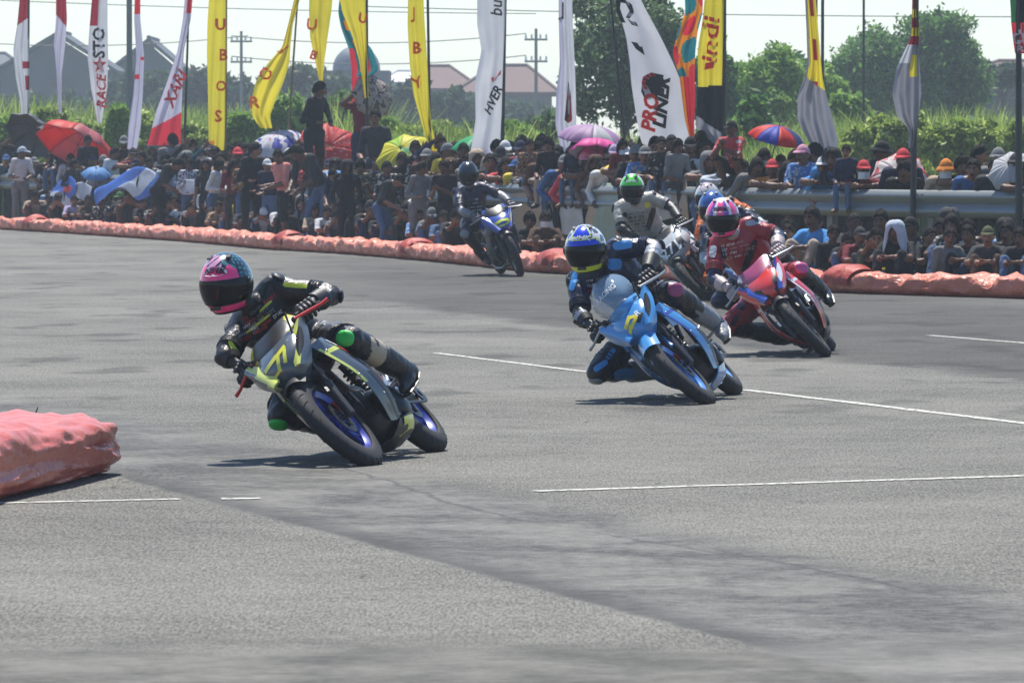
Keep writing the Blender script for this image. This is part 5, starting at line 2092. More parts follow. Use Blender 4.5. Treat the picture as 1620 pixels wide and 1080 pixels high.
# ------------------------------------------------------------------ spectators
def cl(name, c, v=.3):
    return mat('cloth_' + name, c, .85, spec=.2, var=v, scale=12, bump=.25, bscale=35)


CL = dict(
    black=cl('black', (0.014, 0.014, 0.016)), charcoal=cl('charcoal', (0.035, 0.036, 0.04)), navy=cl('navy', (0.016, 0.022, 0.055)),
    grey=cl('grey', (0.16, 0.165, 0.17)), white=cl('white', (0.55, 0.56, 0.57), .12), brown=cl('brown', (0.075, 0.04, 0.025)),
    maroon=cl('maroon', (0.16, 0.02, 0.03)), red=cl('red', (0.48, 0.04, 0.05)), blue=cl('blue', (0.035, 0.10, 0.26)), sky=cl('sky', (0.06, 0.25, 0.55)),
    coral=cl('coral', (0.62, 0.22, 0.18)), lilac=cl('lilac', (0.38, 0.32, 0.48)), beige=cl('beige', (0.38, 0.30, 0.22)), yellow=cl('yellow', (0.62, 0.50, 0.06)),
    denim=cl('denim', (0.07, 0.12, 0.22)), olive=cl('olive', (0.08, 0.085, 0.04)), teal=cl('teal', (0.02, 0.09, 0.12)), orange=cl('orange', (0.62, 0.20, 0.03)),
    pink=cl('pink', (0.55, 0.25, 0.33)), pale=cl('pale', (0.40, 0.45, 0.52)), green=cl('green', (0.05, 0.16, 0.05)))
def printed(name, c1, c2, sc, th):
    return graphic('cloth_' + name, [(0, c1), (th, c2)], sc, .85, 0.0, 1.2)


CL.update(tee=printed('tee', (0.016, 0.016, 0.018), (0.45, 0.44, 0.42), 11, .60), check=printed('check', (0.05, 0.16, 0.42), (0.42, 0.48, 0.56), 16, .55), camo=printed('camo', (0.05, 0.06, 0.03), (0.20, 0.18, 0.11), 13, .5), batik=printed('batik', (0.12, 0.05, 0.03), (0.42, 0.28, 0.14), 18, .55), stripe=printed('stripe', (0.5, 0.5, 0.52), (0.05, 0.07, 0.18), 14, .52), scarlet=printed('scarlet', (0.46, 0.04, 0.05), (0.5, 0.48, 0.47), 9, .62))
TOPW = dict(tee='printed black', check='blue checked', camo='camouflage', batik='brown patterned', stripe='white and navy', scarlet='red and white')
SK = [mat(f'skin_{k}', c, .55, spec=.35, var=.12, scale=14) for k, c in enumerate([(0.165, 0.078, 0.046), (0.115, 0.054, 0.033), (0.23, 0.115, 0.07)])]
HAIRM = mat('black_hair', (0.007, 0.006, 0.006), .75, spec=.15, var=.4, scale=40, bump=.5, bscale=90)
EYEW = mat('eye_white', (0.30, 0.28, 0.26), .6, spec=.1)
FDARK = mat('eye_dark', (0.012, 0.010, 0.009), .7, spec=.1)
MASKM = mat('paper_mask', (0.62, 0.64, 0.66), .8, var=.06)
SHOEM = dict(black=mat('black_shoe', (0.018, 0.018, 0.02), .6), white=mat('white_shoe', (0.5, 0.5, 0.5), .6), brown=mat('brown_sandal', (0.16, 0.09, 0.045), .7))
SHADES = mat('sun_glasses', (0.01, 0.01, 0.012), .15)


def P_(pel, chest, head, elL, wrL, elR, wrR, knL, anL, knR, anR, look=(0, -1, -.08), hup=(0, 0, 1), tw=0.0, hipw=.09):
    """pose from a few points; the figure faces -y, its left is +x"""
    pel, chest, head = V(pel), V(chest), V(head)
    c, s_ = math.cos(tw), math.sin(tw)
    side = V((c, s_, 0))
    sp = (chest - pel).normalized()
    sh = chest + sp * .13
    J = dict(head=head, neck=lerp(sh + sp * .03, head, .32), shL=sh + side * .165, shR=sh - side * .165, hipL=pel + V((hipw, 0, 0)), hipR=pel - V((hipw, 0, 0)),
             elL=elL, wrL=wrL, elR=elR, wrR=wrR, knL=knL, anL=anL, knR=knR, anR=anR, look=look, hup=hup)
    J = {k: V(v) for k, v in J.items()}
    for q in 'LR':
        a, kn = J['an' + q], J['kn' + q]
        J['toe' + q] = a + V((.03 if q == 'L' else -.03, -.15, -.035))
    return J


def mx(p):
    return (-p[0], p[1], p[2])


LEGS = dict(knL=(.10, -.02, .48), anL=(.11, .07, .085), knR=(-.10, -.01, .48), anR=(-.12, .03, .085))
POSES = {
    'lean_low': P_((0, .24, .84), (0, -.12, 1.10), (0, -.36, 1.33), (.26, -.34, 1.15), (.06, -.49, 1.145), (-.26, -.34, 1.15), (-.08, -.51, 1.15), look=(.1, -1, -.05), knL=(.10, .10, .45), anL=(.11, .16, .085), knR=(-.10, .10, .45), anR=(-.12, .12, .085)),
    'peek': P_((0, .10, .84), (0, -.08, 1.10), (0, -.24, 1.34), (.25, .02, .98), (.20, -.20, .84), (-.25, .02, .98), (-.18, -.20, .84), look=(-.3, -1, -.05), knL=(.10, .04, .45), anL=(.11, .10, .085), knR=(-.10, .06, .45), anR=(-.12, .08, .085)),
    'lean': P_((0, .06, .90), (0, -.16, 1.24), (0, -.36, 1.50), (.25, -.34, 1.15), (.06, -.49, 1.145), (-.25, -.34, 1.15), (-.08, -.51, 1.15), **LEGS),
    'chin': P_((0, .06, .90), (0, -.18, 1.22), (.02, -.38, 1.47), (.14, -.44, 1.15), (.04, -.47, 1.34), (-.24, -.36, 1.15), (-.02, -.49, 1.15), look=(.15, -1, -.1), **LEGS),
    'lean_look': P_((.02, .06, .90), (.0, -.14, 1.25), (-.03, -.32, 1.52), (.27, -.32, 1.15), (.12, -.50, 1.145), (-.24, -.36, 1.15), (-.20, -.53, 1.14), look=(-.75, -1, -.05), tw=.25, **LEGS),
    'stand': P_((0, 0, .90), (0, .0, 1.27), (0, -.05, 1.57), (.25, .03, 1.12), (.24, -.08, .88), (-.25, .03, 1.12), (-.24, -.07, .88), look=(.2, -1, -.1), **LEGS),
    'phone': P_((0, 0, .90), (0, -.02, 1.27), (0, -.07, 1.57), (.24, -.06, 1.08), (.07, -.30, 1.20), (-.24, -.06, 1.08), (-.07, -.30, 1.19), look=(0, -1, -.3), **LEGS),
    'shade': P_((0, 0, .90), (0, 0, 1.27), (0, -.05, 1.57), (.25, .03, 1.10), (.16, -.18, .98), (-.32, -.14, 1.44), (-.11, -.20, 1.63), look=(.35, -1, 0), **LEGS),
    'side': P_((0, 0, .90), (.02, -.03, 1.26), (.04, -.10, 1.55), (.26, -.05, 1.10), (.14, -.28, 1.03), (-.22, -.03, 1.08), (-.10, -.30, 1.06), look=(1, -.35, -.15), tw=.5, **LEGS),
    'bend': P_((0, .14, .86), (0, -.12, 1.18), (.03, -.34, 1.34), (.22, -.22, .98), (.10, -.38, .84), (-.22, -.22, .98), (-.08, -.40, .86), look=(.4, -1, -.8), hup=(0, -.5, 1), knL=(.10, .04, .46), anL=(.11, .10, .085), knR=(-.10, -.05, .47), anR=(-.13, -.02, .085)),
    'squat': P_((0, .12, .28), (0, -.04, .62), (.02, -.12, .92), (.22, -.30, .50), (.06, -.42, .60), (-.22, -.30, .50), (-.04, -.40, .66), knL=(.17, -.28, .47), anL=(.13, -.03, .085), knR=(-.17, -.28, .47), anR=(-.13, -.03, .085), look=(-.2, -1, -.12)),
    'perch': P_((0, .05, .10), (0, -.03, .44), (0, -.08, .75), (.24, -.08, .22), (.14, -.30, .17), (-.24, -.08, .22), (-.13, -.32, .18), knL=(.11, -.36, .10), anL=(.12, -.34, -.34), knR=(-.11, -.37, .09), anR=(-.10, -.40, -.34), look=(.1, -1, -.2)),
    'knees': P_((0, .10, .10), (0, .02, .42), (0, -.08, .72), (.25, -.18, .40), (.05, -.40, .42), (-.25, -.18, .40), (-.06, -.41, .40), knL=(.14, -.28, .46), anL=(.13, -.50, .085), knR=(-.14, -.28, .46), anR=(-.12, -.50, .085)),
    'cross': P_((0, .08, .10), (0, .0, .43), (0, -.08, .73), (.24, -.10, .24), (.20, -.28, .16), (-.24, -.10, .24), (-.12, -.30, .18), knL=(.33, -.22, .14), anL=(.02, -.36, .07), knR=(-.33, -.22, .14), anR=(-.02, -.42, .07), look=(-.35, -1, -.1)),
    'stretch': P_((0, .08, .10), (-.03, .03, .43), (-.05, -.05, .73), (.24, -.14, .36), (.12, -.32, .42), (-.25, .04, .24), (-.28, -.04, .06), knL=(.15, -.26, .46), anL=(.15, -.48, .085), knR=(-.24, -.38, .10), anR=(-.50, -.58, .07), look=(-.5, -1, -.05)),
    'hunch': P_((0, .12, .10), (0, -.07, .40), (0, -.23, .64), (.22, -.26, .38), (.09, -.40, .50), (-.22, -.26, .38), (-.08, -.38, .52), knL=(.16, -.30, .45), anL=(.13, -.48, .085), knR=(-.16, -.30, .45), anR=(-.13, -.48, .085), look=(.3, -1, -.35), hup=(0, -.3, 1)),
}
PROTO = {}


def proto(pose):
    if pose not in PROTO:
        res, HM = body_mesh(POSES[pose], .0145, 1.0, .97, True, seed=len(PROTO), wrinkle=.010)
        ph = [SK[0], CL['black'], CL['black'], SK[0], CL['black'], CL['black'], SHOEM['black'], FDARK, EYEW]
        PROTO[pose] = (res.mesh('person', ph, True, 60), HM)
    return PROTO[pose]


# headwear, in the frame of the head (face towards -y)
def hair_shell(low_front, low_side, low_back, grow, rough, seed):
    mb = MB()
    nu, nv = 30, 9
    q = random.Random(seed)
    jag = [q.uniform(-1, 1) for _ in range(nu)]
    rings = []
    for i in range(nv + 1):
        ring = []
        for j in range(nu):
            az = 2 * math.pi * j / nu
            c = math.cos(az)
            low = lerp(low_side, low_front, max(0, c) ** 1.5) if c > 0 else lerp(low_side, low_back, (-c) ** .8)
            low += rough * 160 * jag[j]
            el = R(lerp(low, 89, i / nv))
            r_ = 1 + grow + rough * q.uniform(-1, 1) + rough * .8 * jag[j]
            ring.append(V((math.sin(az) * math.cos(el) * .078 * r_, -math.cos(az) * math.cos(el) * .099 * r_, math.sin(el) * .120 * r_ + .002)))
        rings.append(ring)
    mb.loft(rings)
    return mb


def cap_mb():
    mb = hair_shell(24, 12, -8, .12, .0, 1)
    net = []
    for t, z in ((0, .040), (.5, .046), (1, .030)):
        row = []
        for a in (-62, -32, 0, 32, 62):
            ca = math.cos(R(a))
            row.append(V((math.sin(R(a)) * .086, -ca * .108 - t * .075 * max(0, ca) ** 1.2, z + .012 * ca - .008 * t)))
        net.append(row)
    mb.patch(net, 10, 6, .006)
    mb.ell((0, 0, .137), (.012, .012, .006), nu=8, nv=6)
    return mb


def bucket_mb():
    mb = hair_shell(20, 10, 4, .13, .0, 2)
    rings = []
    for r_, z in ((1.10, .045), (1.32, .022), (1.55, -.004), (1.53, -.010), (1.28, .014), (1.08, .035)):
        rings.append([V((math.sin(a) * .083 * r_, -math.cos(a) * .103 * r_, z)) for a in [2 * math.pi * j / 26 for j in range(26)]])
    mb.loft(rings, closed=True, caps=False)
    return mb


def hood_mb(loose=1.0, length=-.23):
    mb = MB()
    net = []
    for z, rx, ry, a0 in ((.140, .02, .03, 0), (.128, .065, .075, 0), (.085, .100, .122, 10), (.02, .108, .128, 44), (-.05, .106, .122, 46), (-.11, .105, .115, 34), (-.15, .120, .13, 14), (length, .19 * loose, .165 * loose, 4)):
        net.append([V((math.sin(R(a)) * rx, -math.cos(R(a)) * ry, z)) for a in np.linspace(a0, 360 - a0, 13)])
    mb.patch(net, 28, 16, .006)
    return mb


def towel_mb():
    mb = MB()
    net = []
    for z, rx, ry, a0 in ((.135, .02, .03, 0), (.120, .07, .085, 0), (.07, .104, .125, 0), (0, .115, .13, 26), (-.09, .125, .135, 30), (-.20, .15, .14, 40), (-.27, .16, .14, 60)):
        net.append([V((math.sin(R(a)) * rx * (1 + .06 * math.sin(a * .2)), -math.cos(R(a)) * ry, z)) for a in np.linspace(a0, 360 - a0, 17)])
    mb.patch(net, 32, 16, .006)
    return mb


def mask_mb():
    mb = MB()
    net = []
    for z, y in ((-.012, -.119), (-.04, -.122), (-.075, -.112), (-.098, -.098)):
        net.append([V((-.071, -.030, z - .004)), V((-.045, -.082, z)), V((0, y, z)), V((.045, -.082, z)), V((.071, -.030, z - .004))])
    mb.patch(net, 12, 8, .003)
    return mb


def shades_mb():
    mb = MB()
    for sg in (-1, 1):
        mb.ell((sg * .031, -.099, .012), (.025, .008, .018), nu=12, nv=8)
        mb.tube([(sg * .054, -.09, .016), (sg * .080, -.01, .012)], .003, 5)
    mb.tube([(-.012, -.105, .016), (.012, -.105, .016)], .003, 5)
    return mb


WEAR = dict(hair=hair_shell(40, 6, -34, .15, .055, 3), curly=hair_shell(34, -4, -36, .22, .09, 4), cropped=hair_shell(44, 12, -28, .07, .02, 5), longhair=None,
            cap=cap_mb(), bucket=bucket_mb(), hood=hood_mb(), scarf=hood_mb(1.12, -.27), towel=towel_mb(), mask=mask_mb(), shades=shades_mb())
lh = hair_shell(32, -30, -50, .13, .03, 6)
lh.patch([[V((math.sin(R(a)) * .09, -math.cos(R(a)) * .11, z)) for a in np.linspace(95, 265, 7)] for z in (.02, -.08, -.16, -.24)], 14, 10, .02)
WEAR['longhair'] = lh
WNAME = dict(hair='hair', curly='hair', cropped='hair', longhair='hair', cap='cap', bucket='bucket_hat', hood='hood', scarf='head_scarf', towel='towel', mask='face_mask', shades='sunglasses')
WME = {}


def wear_mesh(k):
    if k not in WME:
        WME[k] = WEAR[k].mesh(WNAME[k], [HAIRM], True, 60)
    return WME[k]


LANDMARKS = [(33, 'the leftmost red and white banner'), (128, 'the red umbrella'), (156, 'the star banner'), (213, 'the narrow lilac white banner'), (262, 'the slanting red and white banner'),
             (342, 'the straight yellow flag'), (440, 'the white and blue umbrella'), (506, 'the tall man in black'), (560, 'the dotted red umbrella'), (640, 'the yellow umbrella'),
             (685, 'the right yellow flag'), (742, 'the dark upright racer'), (790, 'the big white banner'), (850, 'the beige draped cloth'), (895, 'the narrow white banner'), (940, 'the lilac umbrella'),
             (1000, 'the green-helmeted racer'), (1050, 'the white racing logo banner'), (1105, 'the orange-suited racer'), (1150, 'the yellow and black banner'), (1230, 'the red and blue umbrella'), (1295, 'the grey banner'),
             (1340, 'the child in jeans'), (1420, 'the floral umbrella'), (1452, 'the twisted banner pole'), (1490, 'the orange bucket hat'), (1600, 'the white umbrella at the right')]
USED = set()
POSEWORD = dict(lean_low='leaning low on rail', peek='peering over rail', lean='leaning on rail', chin='chin in hands on rail', lean_look='leaning on rail looking aside', stand='standing', phone='standing, hands at chest', shade='shading eyes', side='standing side on', bend='bending over',
                squat='squatting', perch='sitting on rail', knees='seated, hugging knees', cross='seated cross-legged', stretch='seated, one leg out', hunch='seated hunched')
WEARWORD = dict(hair='dark hair', curly='curly hair', cropped='cropped hair', longhair='long hair', cap='{} cap', bucket='{} bucket hat', hood='{} hood', scarf='{} headscarf', towel='{} towel over head')


def crowd_label(px, top, wear, wc, pose, extra, rowword):
    ws = WEARWORD[wear].format(wc)
    lms = sorted(LANDMARKS, key=lambda l: abs(l[0] - px))
    cands = []
    for lx, ln in lms[:4]:
        rel = 'below' if abs(px - lx) < 9 else ('left of' if px < lx else 'right of')
        cands.append(f'{rel} {ln}')
    for e in ([extra] if extra else ['', rowword]):
        for c in cands:
            s_ = f'{TOPW.get(top, top)} top, {ws}{", " + e if e else ""}, {POSEWORD[pose]}, {c}'
            if s_ not in USED and len(s_.split()) <= 16:
                USED.add(s_)
                return s_
    for c in cands:
        s_ = f'{TOPW.get(top, top)} top, {ws}, {c}'
        if s_ not in USED:
            break
    USED.add(s_)
    return s_


NP = [0]
LOWV = {}


def person(px, d, pose, top='black', legs='charcoal', wear='hair', wc='black', rot=0.0, sc=None, py=None, z=0.0, sleeve='short', shoe='black', mask=False, shades=False, shorts=False, label=None, extra='', rowword='in the front row', skin=None, mirror=False):
    if pose in ('lean', 'chin', 'lean_look') and py is not None:
        zt = 1.5 + (HORIZON - py) * d / FPX
        if zt < 1.42:
            pose = 'lean_low' if int(px * 7) % 5 < 2 else 'peek'
        sc = min(1.08, max(.94, zt / (1.5 if pose not in ('lean_low', 'peek') else 1.33)))
    me, HM = proto(pose)
    q = random.Random(NP[0] * 77 + 5)
    NP[0] += 1
    if sc is None:
        sc = q.uniform(.93, 1.03)
        if py is not None:
            zt = 1.5 + (HORIZON - py) * d / FPX - z
            sc = min(1.10, max(.80, zt / HM.translation.z))
    o = link('person', me)
    o.location = ((px - 810) / FPX * d, d, z)
    # put the head, not the feet, on its column
    rm = Matrix.Rotation(rot, 3, 'Z')
    hx = (rm @ (HM.translation * sc))
    o.location.x -= hx.x
    o.rotation_euler.z = rot
    o.scale = (-sc if mirror else sc, sc, sc)
    if z == 0.0 and d < rd(px, 0):                        # on the ground before the rail: nobody's feet go through the barrier
        if pose not in LOWV:
            co = np.empty(len(me.vertices) * 3)
            me.vertices.foreach_get('co', co)
            co = co.reshape(-1, 3)
            LOWV[pose] = co[co[:, 2] < .3]
        lv = LOWV[pose] * np.array([-sc if mirror else sc, sc, sc])
        cr_, sr_ = math.cos(rot), math.sin(rot)
        lx, ly = lv[:, 0] * cr_ - lv[:, 1] * sr_, lv[:, 0] * sr_ + lv[:, 1] * cr_
        for _ in range(5):
            wy = ly + o.location.y
            over = float((np.interp(810 + (lx + o.location.x) / wy * FPX, BAR_PX, BAR_D) + .24 - wy).max())
            if over <= 0:
                break
            o.location.x *= 1 + over / o.location.y
            o.location.y += over
    sk = SK[skin if skin is not None else q.choice((0, 0, 1, 1, 2))]
    slots = [sk, CL[top], CL[top] if sleeve != 'none' else sk, CL[top] if sleeve == 'long' else sk, CL[legs], sk if shorts else CL[legs], SHOEM[shoe], FDARK, EYEW]
    for i, m_ in enumerate(slots):
        o.material_slots[i].link = 'OBJECT'
        o.material_slots[i].material = m_
    tag(o, label or crowd_label(px, top, wear, wc, pose, extra, rowword), 'person', 'spectators along the rail')

    def on(k, m_):
        h = link(WNAME[k], wear_mesh(k), o)
        h.matrix_local = HM
        h.material_slots[0].link = 'OBJECT'
        h.material_slots[0].material = m_
        return h
    if wear in ('cap', 'bucket', 'hood', 'scarf', 'towel'):
        on(wear, CL[wc])
        if wear in ('cap', 'bucket'):
            on('cropped', HAIRM)
    else:
        on(wear, HAIRM)
    if mask:
        on('mask', MASKM)
    if shades:
        on('shades', SHADES)
    return o


def rd(px, back):
    return interp(px, RAIL_PX, RAIL_D) + back


def bd(px, back):
    return interp(px, BAR_PX, BAR_D) + back


LEAN = .47
# (photo column, head row, pose, top, options) - people one can pick out behind or on the rail
UP = [
    (12, 255, 'lean', 'teal', dict(wear='cap', wc='blue', rot=.3)), (20, 222, 'stand', 'black', dict(b=1.4)), (34, 218, 'shade', 'black', dict(b=1.2)),
    (183, 243, 'side', 'white', dict()), (197, 226, 'phone', 'black', dict(wear='cap', wc='grey', b=1.2)), (213, 246, 'lean', 'maroon', dict(wear='cap', wc='black')),
    (273, 224, 'side', 'grey', dict(b=.9, wear='hair', rot=2.6)), (297, 252, 'lean', 'charcoal', dict(wear='hood', wc='grey', mask=False)), (315, 243, 'phone', 'black', dict(b=.9)), (342, 246, 'lean_look', 'brown', dict()),
    (320, 262, 'lean', 'black', dict(wear='scarf', wc='black')), (333, 266, 'lean', 'navy', dict(wear='bucket', wc='pale')), (365, 240, 'phone', 'charcoal', dict(b=.9)), (378, 246, 'lean', 'brown', dict(wear='cap', wc='red')),
    (425, 248, 'phone', 'white', dict(wear='cap', wc='white', b=.7)), (637, 256, 'lean_look', 'black', dict(rot=.4)), (657, 236, 'stand', 'black', dict(b=1.0)), (676, 251, 'chin', 'brown', dict(wear='cap', wc='grey')),
    (690, 255, 'lean', 'black', dict(wear='longhair')), (708, 240, 'side', 'yellow', dict(wear='cap', wc='grey', b=.8)), (713, 264, 'chin', 'brown', dict(wear='hood', wc='brown')), (733, 240, 'phone', 'black', dict(b=1.0)),
    (755, 252, 'lean', 'beige', dict(wear='hood', wc='beige', b=.8)), (775, 258, 'lean', 'black', dict(wear='hair')), (792, 244, 'phone', 'grey', dict(wear='bucket', wc='charcoal', b=.8, mask=True)), (800, 262, 'lean', 'red', dict(wear='longhair')),
    (817, 270, 'lean', 'yellow', dict(wear='cap', wc='blue', rot=-.3)), (850, 238, 'phone', 'black', dict(b=1.0, wear='curly')), (862, 250, 'lean', 'brown', dict()), (868, 268, 'chin', 'grey', dict(wear='cap', wc='white', mask=True)),
    (882, 247, 'lean_look', 'navy', dict(b=.9)), (925, 256, 'lean', 'black', dict(wear='cap', wc='pink')), (942, 262, 'lean', 'brown', dict(wear='scarf', wc='brown')), (972, 243, 'phone', 'black', dict(wear='cap', wc='lilac', b=.9)),
    (988, 248, 'lean', 'yellow', dict(wear='cap', wc='white')), (1004, 245, 'lean', 'black', dict(wear='cap', wc='grey')), (1019, 246, 'lean', 'check', dict(wear='cap', wc='grey')), (1036, 232, 'phone', 'charcoal', dict(b=1.1, wear='hair')),
    (1062, 229, 'stand', 'charcoal', dict(b=1.1, wear='cropped')), (1035, 258, 'chin', 'black', dict()), (1072, 252, 'lean', 'black', dict(wear='curly')), (1092, 232, 'phone', 'black', dict(wear='cap', wc='black', b=.9)),
    (1108, 224, 'stand', 'brown', dict(b=1.3, wear='longhair')), (1120, 257, 'lean', 'grey', dict(wear='hood', wc='grey')), (1174, 278, 'chin', 'charcoal', dict(wear='hair')),
    (1290, 243, 'side', 'black', dict(b=.8, rot=3.0)), (1314, 254, 'lean', 'sky', dict(wear='scarf', wc='black')), (1268, 248, 'lean_look', 'check', dict(wear='cap', wc='pink')),
    (1393, 240, 'side', 'charcoal', dict(wear='bucket', wc='black', b=1.5)), (1426, 255, 'lean', 'navy', dict(wear='cap', wc='red', b=.75)), (1429, 282, 'lean', 'black', dict(wear='curly')),
    (1363, 270, 'lean_look', 'maroon', dict(wear='cap', wc='red', mask=True, shades=True)), (1494, 270, 'lean', 'beige', dict(wear='bucket', wc='orange', mask=True, shades=True)), (1518, 264, 'chin', 'brown', dict(b=.8, wear='curly')),
    (1537, 270, 'chin', 'blue', dict(wear='hair', shades=False)), (1548, 246, 'side', 'black', dict(b=1.1)), (1576, 254, 'lean', 'grey', dict(wear='cap', wc='grey', b=.9)), (1572, 268, 'lean', 'charcoal', dict(wear='hair')), (1604, 262, 'lean', 'black', dict(wear='cap', wc='charcoal')), (1618, 274, 'lean', 'brown', dict()),
]
for px, py, pose, top, k in UP:
    k = dict(k)
    b = k.pop('b', LEAN)
    person(px, rd(px, b), pose, top, py=py, **k)
# seated or squatting on the rail
person(93, rd(93, .02), 'perch', 'black', 'denim', z=RAIL_Z - .03, sc=.87, rot=-.7, label='man in dark jacket and jeans sitting on the rail left of the red umbrella', wear='cap', wc='charcoal', sleeve='long')
person(140, rd(140, .02), 'perch', 'black', 'charcoal', z=RAIL_Z - .03, sc=.87, rot=.2, label='black-shirted person sitting on the rail in front of the red umbrella')
person(1157, rd(1157, .06), 'squat', 'scarlet', 'black', z=RAIL_Z - .01, sc=.78, rot=-.5, wear='cap', wc='black', shorts=True, label='man in red shirt and black cap squatting on top of the rail')
person(1196, rd(1196, LEAN), 'lean_look', 'grey', 'denim', py=266, rot=.5, sleeve='long', wear='longhair', label='grey-sleeved person leaning over the rail right of the squatting man in red')
person(1220, rd(1220, LEAN), 'chin', 'orange', 'beige', py=268, rot=-.2, wear='cap', wc='red', label='person in orange top and red cap leaning over the rail')
person(1243, rd(1243, LEAN), 'lean', 'brown', 'black', py=272, rot=.2, wear='longhair', label='long haired person in brown leaning over the rail below the red and blue umbrella')
person(1300, rd(1300, LEAN), 'lean', 'sky', 'black', py=264, rot=-.3, wear='cap', wc='white', label='child in blue top and white cap leaning over the rail below the grey banner')
person(1338, rd(1338, .02), 'perch', 'navy', 'denim', z=RAIL_Z - .03, sc=.62, rot=-.35, sleeve='long', shoe='brown', label='child in navy top and jeans sitting on the rail with legs hanging')
person(908, rd(908, .02), 'perch', 'navy', 'denim', z=RAIL_Z - .03, sc=.68, rot=-.5, shoe='brown', label='person in navy shirt and jeans sitting on the rail left of the lilac umbrella')
for px, top, leg, sc_, rt, wv, lab in ((838, 'batik', 'denim', .72, .3, 'hair', 'child in brown patterned shirt and jeans sitting on the rail above the beige cloth'), (868, 'black', 'beige', .74, -.4, 'curly', 'child in black shirt and beige trousers sitting on the rail right of the beige cloth'),
                                    (985, 'maroon', 'black', .72, .2, 'longhair', 'long haired child in maroon sitting on the rail above the green-helmeted racer'), (1046, 'tee', 'denim', .74, -.2, 'hair', 'child in printed black shirt and jeans sitting on the rail under the racing logo banner'), (1072, 'grey', 'charcoal', .70, .4, 'curly', 'child in grey shirt sitting on the rail left of the white and dull red helmet')):
    person(px, rd(px, .02), 'perch', top, leg, wv, z=RAIL_Z - .03, sc=sc_, rot=rt, label=lab)
# on their feet in front of the rail
person(36, bd(36, 2.2), 'side', 'white', 'grey', py=242, rot=.1, wear='cap', wc='pale', sleeve='short', label='man in white sleeves and pale cap standing before the rail, far left')
person(370, bd(372, 2.0), 'side', 'maroon', 'charcoal', py=262, rot=-.2, wear='longhair', sleeve='long', label='woman in maroon top standing side on in front of the rail below the yellow flag')
person(404, bd(404, .9), 'side', 'black', 'black', py=238, rot=.3, sleeve='long', label='man all in black standing in front of the rail below the white and blue umbrella')
person(440, bd(440, 1.0), 'side', 'coral', 'black', py=248, rot=-1.3, shorts=True, label='man in coral shirt and black shorts standing in front of the crowd')
person(472, bd(472, 1.0), 'bend', 'charcoal', 'denim', py=243, rot=-.9, label='man in dark shirt and jeans bending forward beside the man in coral')
person(549, bd(549, .7), 'stand', 'black', 'black', py=265, rot=.1, wear='hood', wc='black', sleeve='long', label='person in black hooded top standing just behind the tarpaulin barrier')
ST = [(118, 268, 'side', 'charcoal', 2.6, .4, 'hair', ''), (215, 262, 'phone', 'white', 2.7, -.3, 'cap', 'navy'), (238, 258, 'stand', 'tee', 2.4, .5, 'hair', ''), (262, 264, 'side', 'pale', 2.2, -.6, 'hair', ''), (283, 260, 'bend', 'charcoal', 2.5, .9, 'hair', ''), (300, 262, 'phone', 'stripe', 2.8, 0, 'hair', ''),
      (326, 268, 'stand', 'black', 2.0, -.4, 'hood', 'charcoal'), (347, 262, 'side', 'white', 2.5, .8, 'curly', ''), (388, 258, 'phone', 'batik', 2.6, .2, 'hair', ''), (423, 262, 'side', 'navy', 2.2, -.8, 'cap', 'white'), (455, 258, 'phone', 'black', 2.4, .6, 'hair', ''), (497, 268, 'stand', 'charcoal', 2.0, -.3, 'hair', ''),
      (528, 278, 'bend', 'navy', 2.2, -.6, 'hair', ''), (570, 282, 'phone', 'camo', 2.4, .4, 'curly', ''), (612, 280, 'side', 'tee', 2.3, -.5, 'hair', ''), (632, 288, 'bend', 'charcoal', 1.7, .7, 'cap', 'black'), (668, 282, 'side', 'grey', 2.0, .3, 'hair', ''), (702, 280, 'phone', 'black', 2.3, -.4, 'hair', '')]
for px, py, pose, top, b, rot, wv, wc in ST:
    person(px, bd(px, b), pose, top, random.Random(px).choice(['black', 'charcoal', 'denim', 'grey']), wv, wc or 'black', rot=rot, py=py, sleeve=random.Random(px + 1).choice(['short', 'long']), rowword='before the rail')
# raised above the crowd
BOXW = mat('old_planks', (0.20, 0.14, 0.08), .8, var=.3, scale=9, bump=.3, bscale=30)
for px, dd, zt, lab in ((507, 1.1, .84, 'wooden crate under the tall man in black'), (573, 2.55, .84, 'wooden crate under the person in maroon'), (594, .50, 1.2, 'tall wooden crate the youth in shorts sits on')):
    p = rail_p(px, dd)
    cr = thing('wooden_crate', lab, 'crate', p)
    for i in range(int(zt / .165)):
        for sy in (-.33, .33):
            MB().box((0, sy, .08 + .16 * i), (.95, .03, .13)).build('plank', BOXW, cr, smooth=False)
    for i in range(5):
        MB().box((0, -.26 + .13 * i, zt - .02), (.98, .115, .035)).build('plank', BOXW, cr, smooth=False)
    for sx in (-.44, .44):
        for sy in (-.30, .30):
            MB().box((sx, sy, zt / 2 - .02), (.06, .03, zt - .06)).build('corner_post', BOXW, cr, smooth=False)
person(506, rd(507, 1.1), 'side', 'black', 'black', z=.84, py=143, rot=.55, sleeve='long', label='tall man all in black standing above the crowd by the yellow flags')
person(573, rd(573, 2.55), 'shade', 'maroon', 'navy', z=.84, sc=.96, rot=.1, label='person in maroon standing above the crowd beside the plaid umbrella')
person(594, rd(594, .16), 'perch', 'charcoal', 'grey', z=1.2, sc=1.05, rot=-.3, shorts=True, shoe='white', label='youth in dark top, grey shorts and white shoes sitting high above the rail')
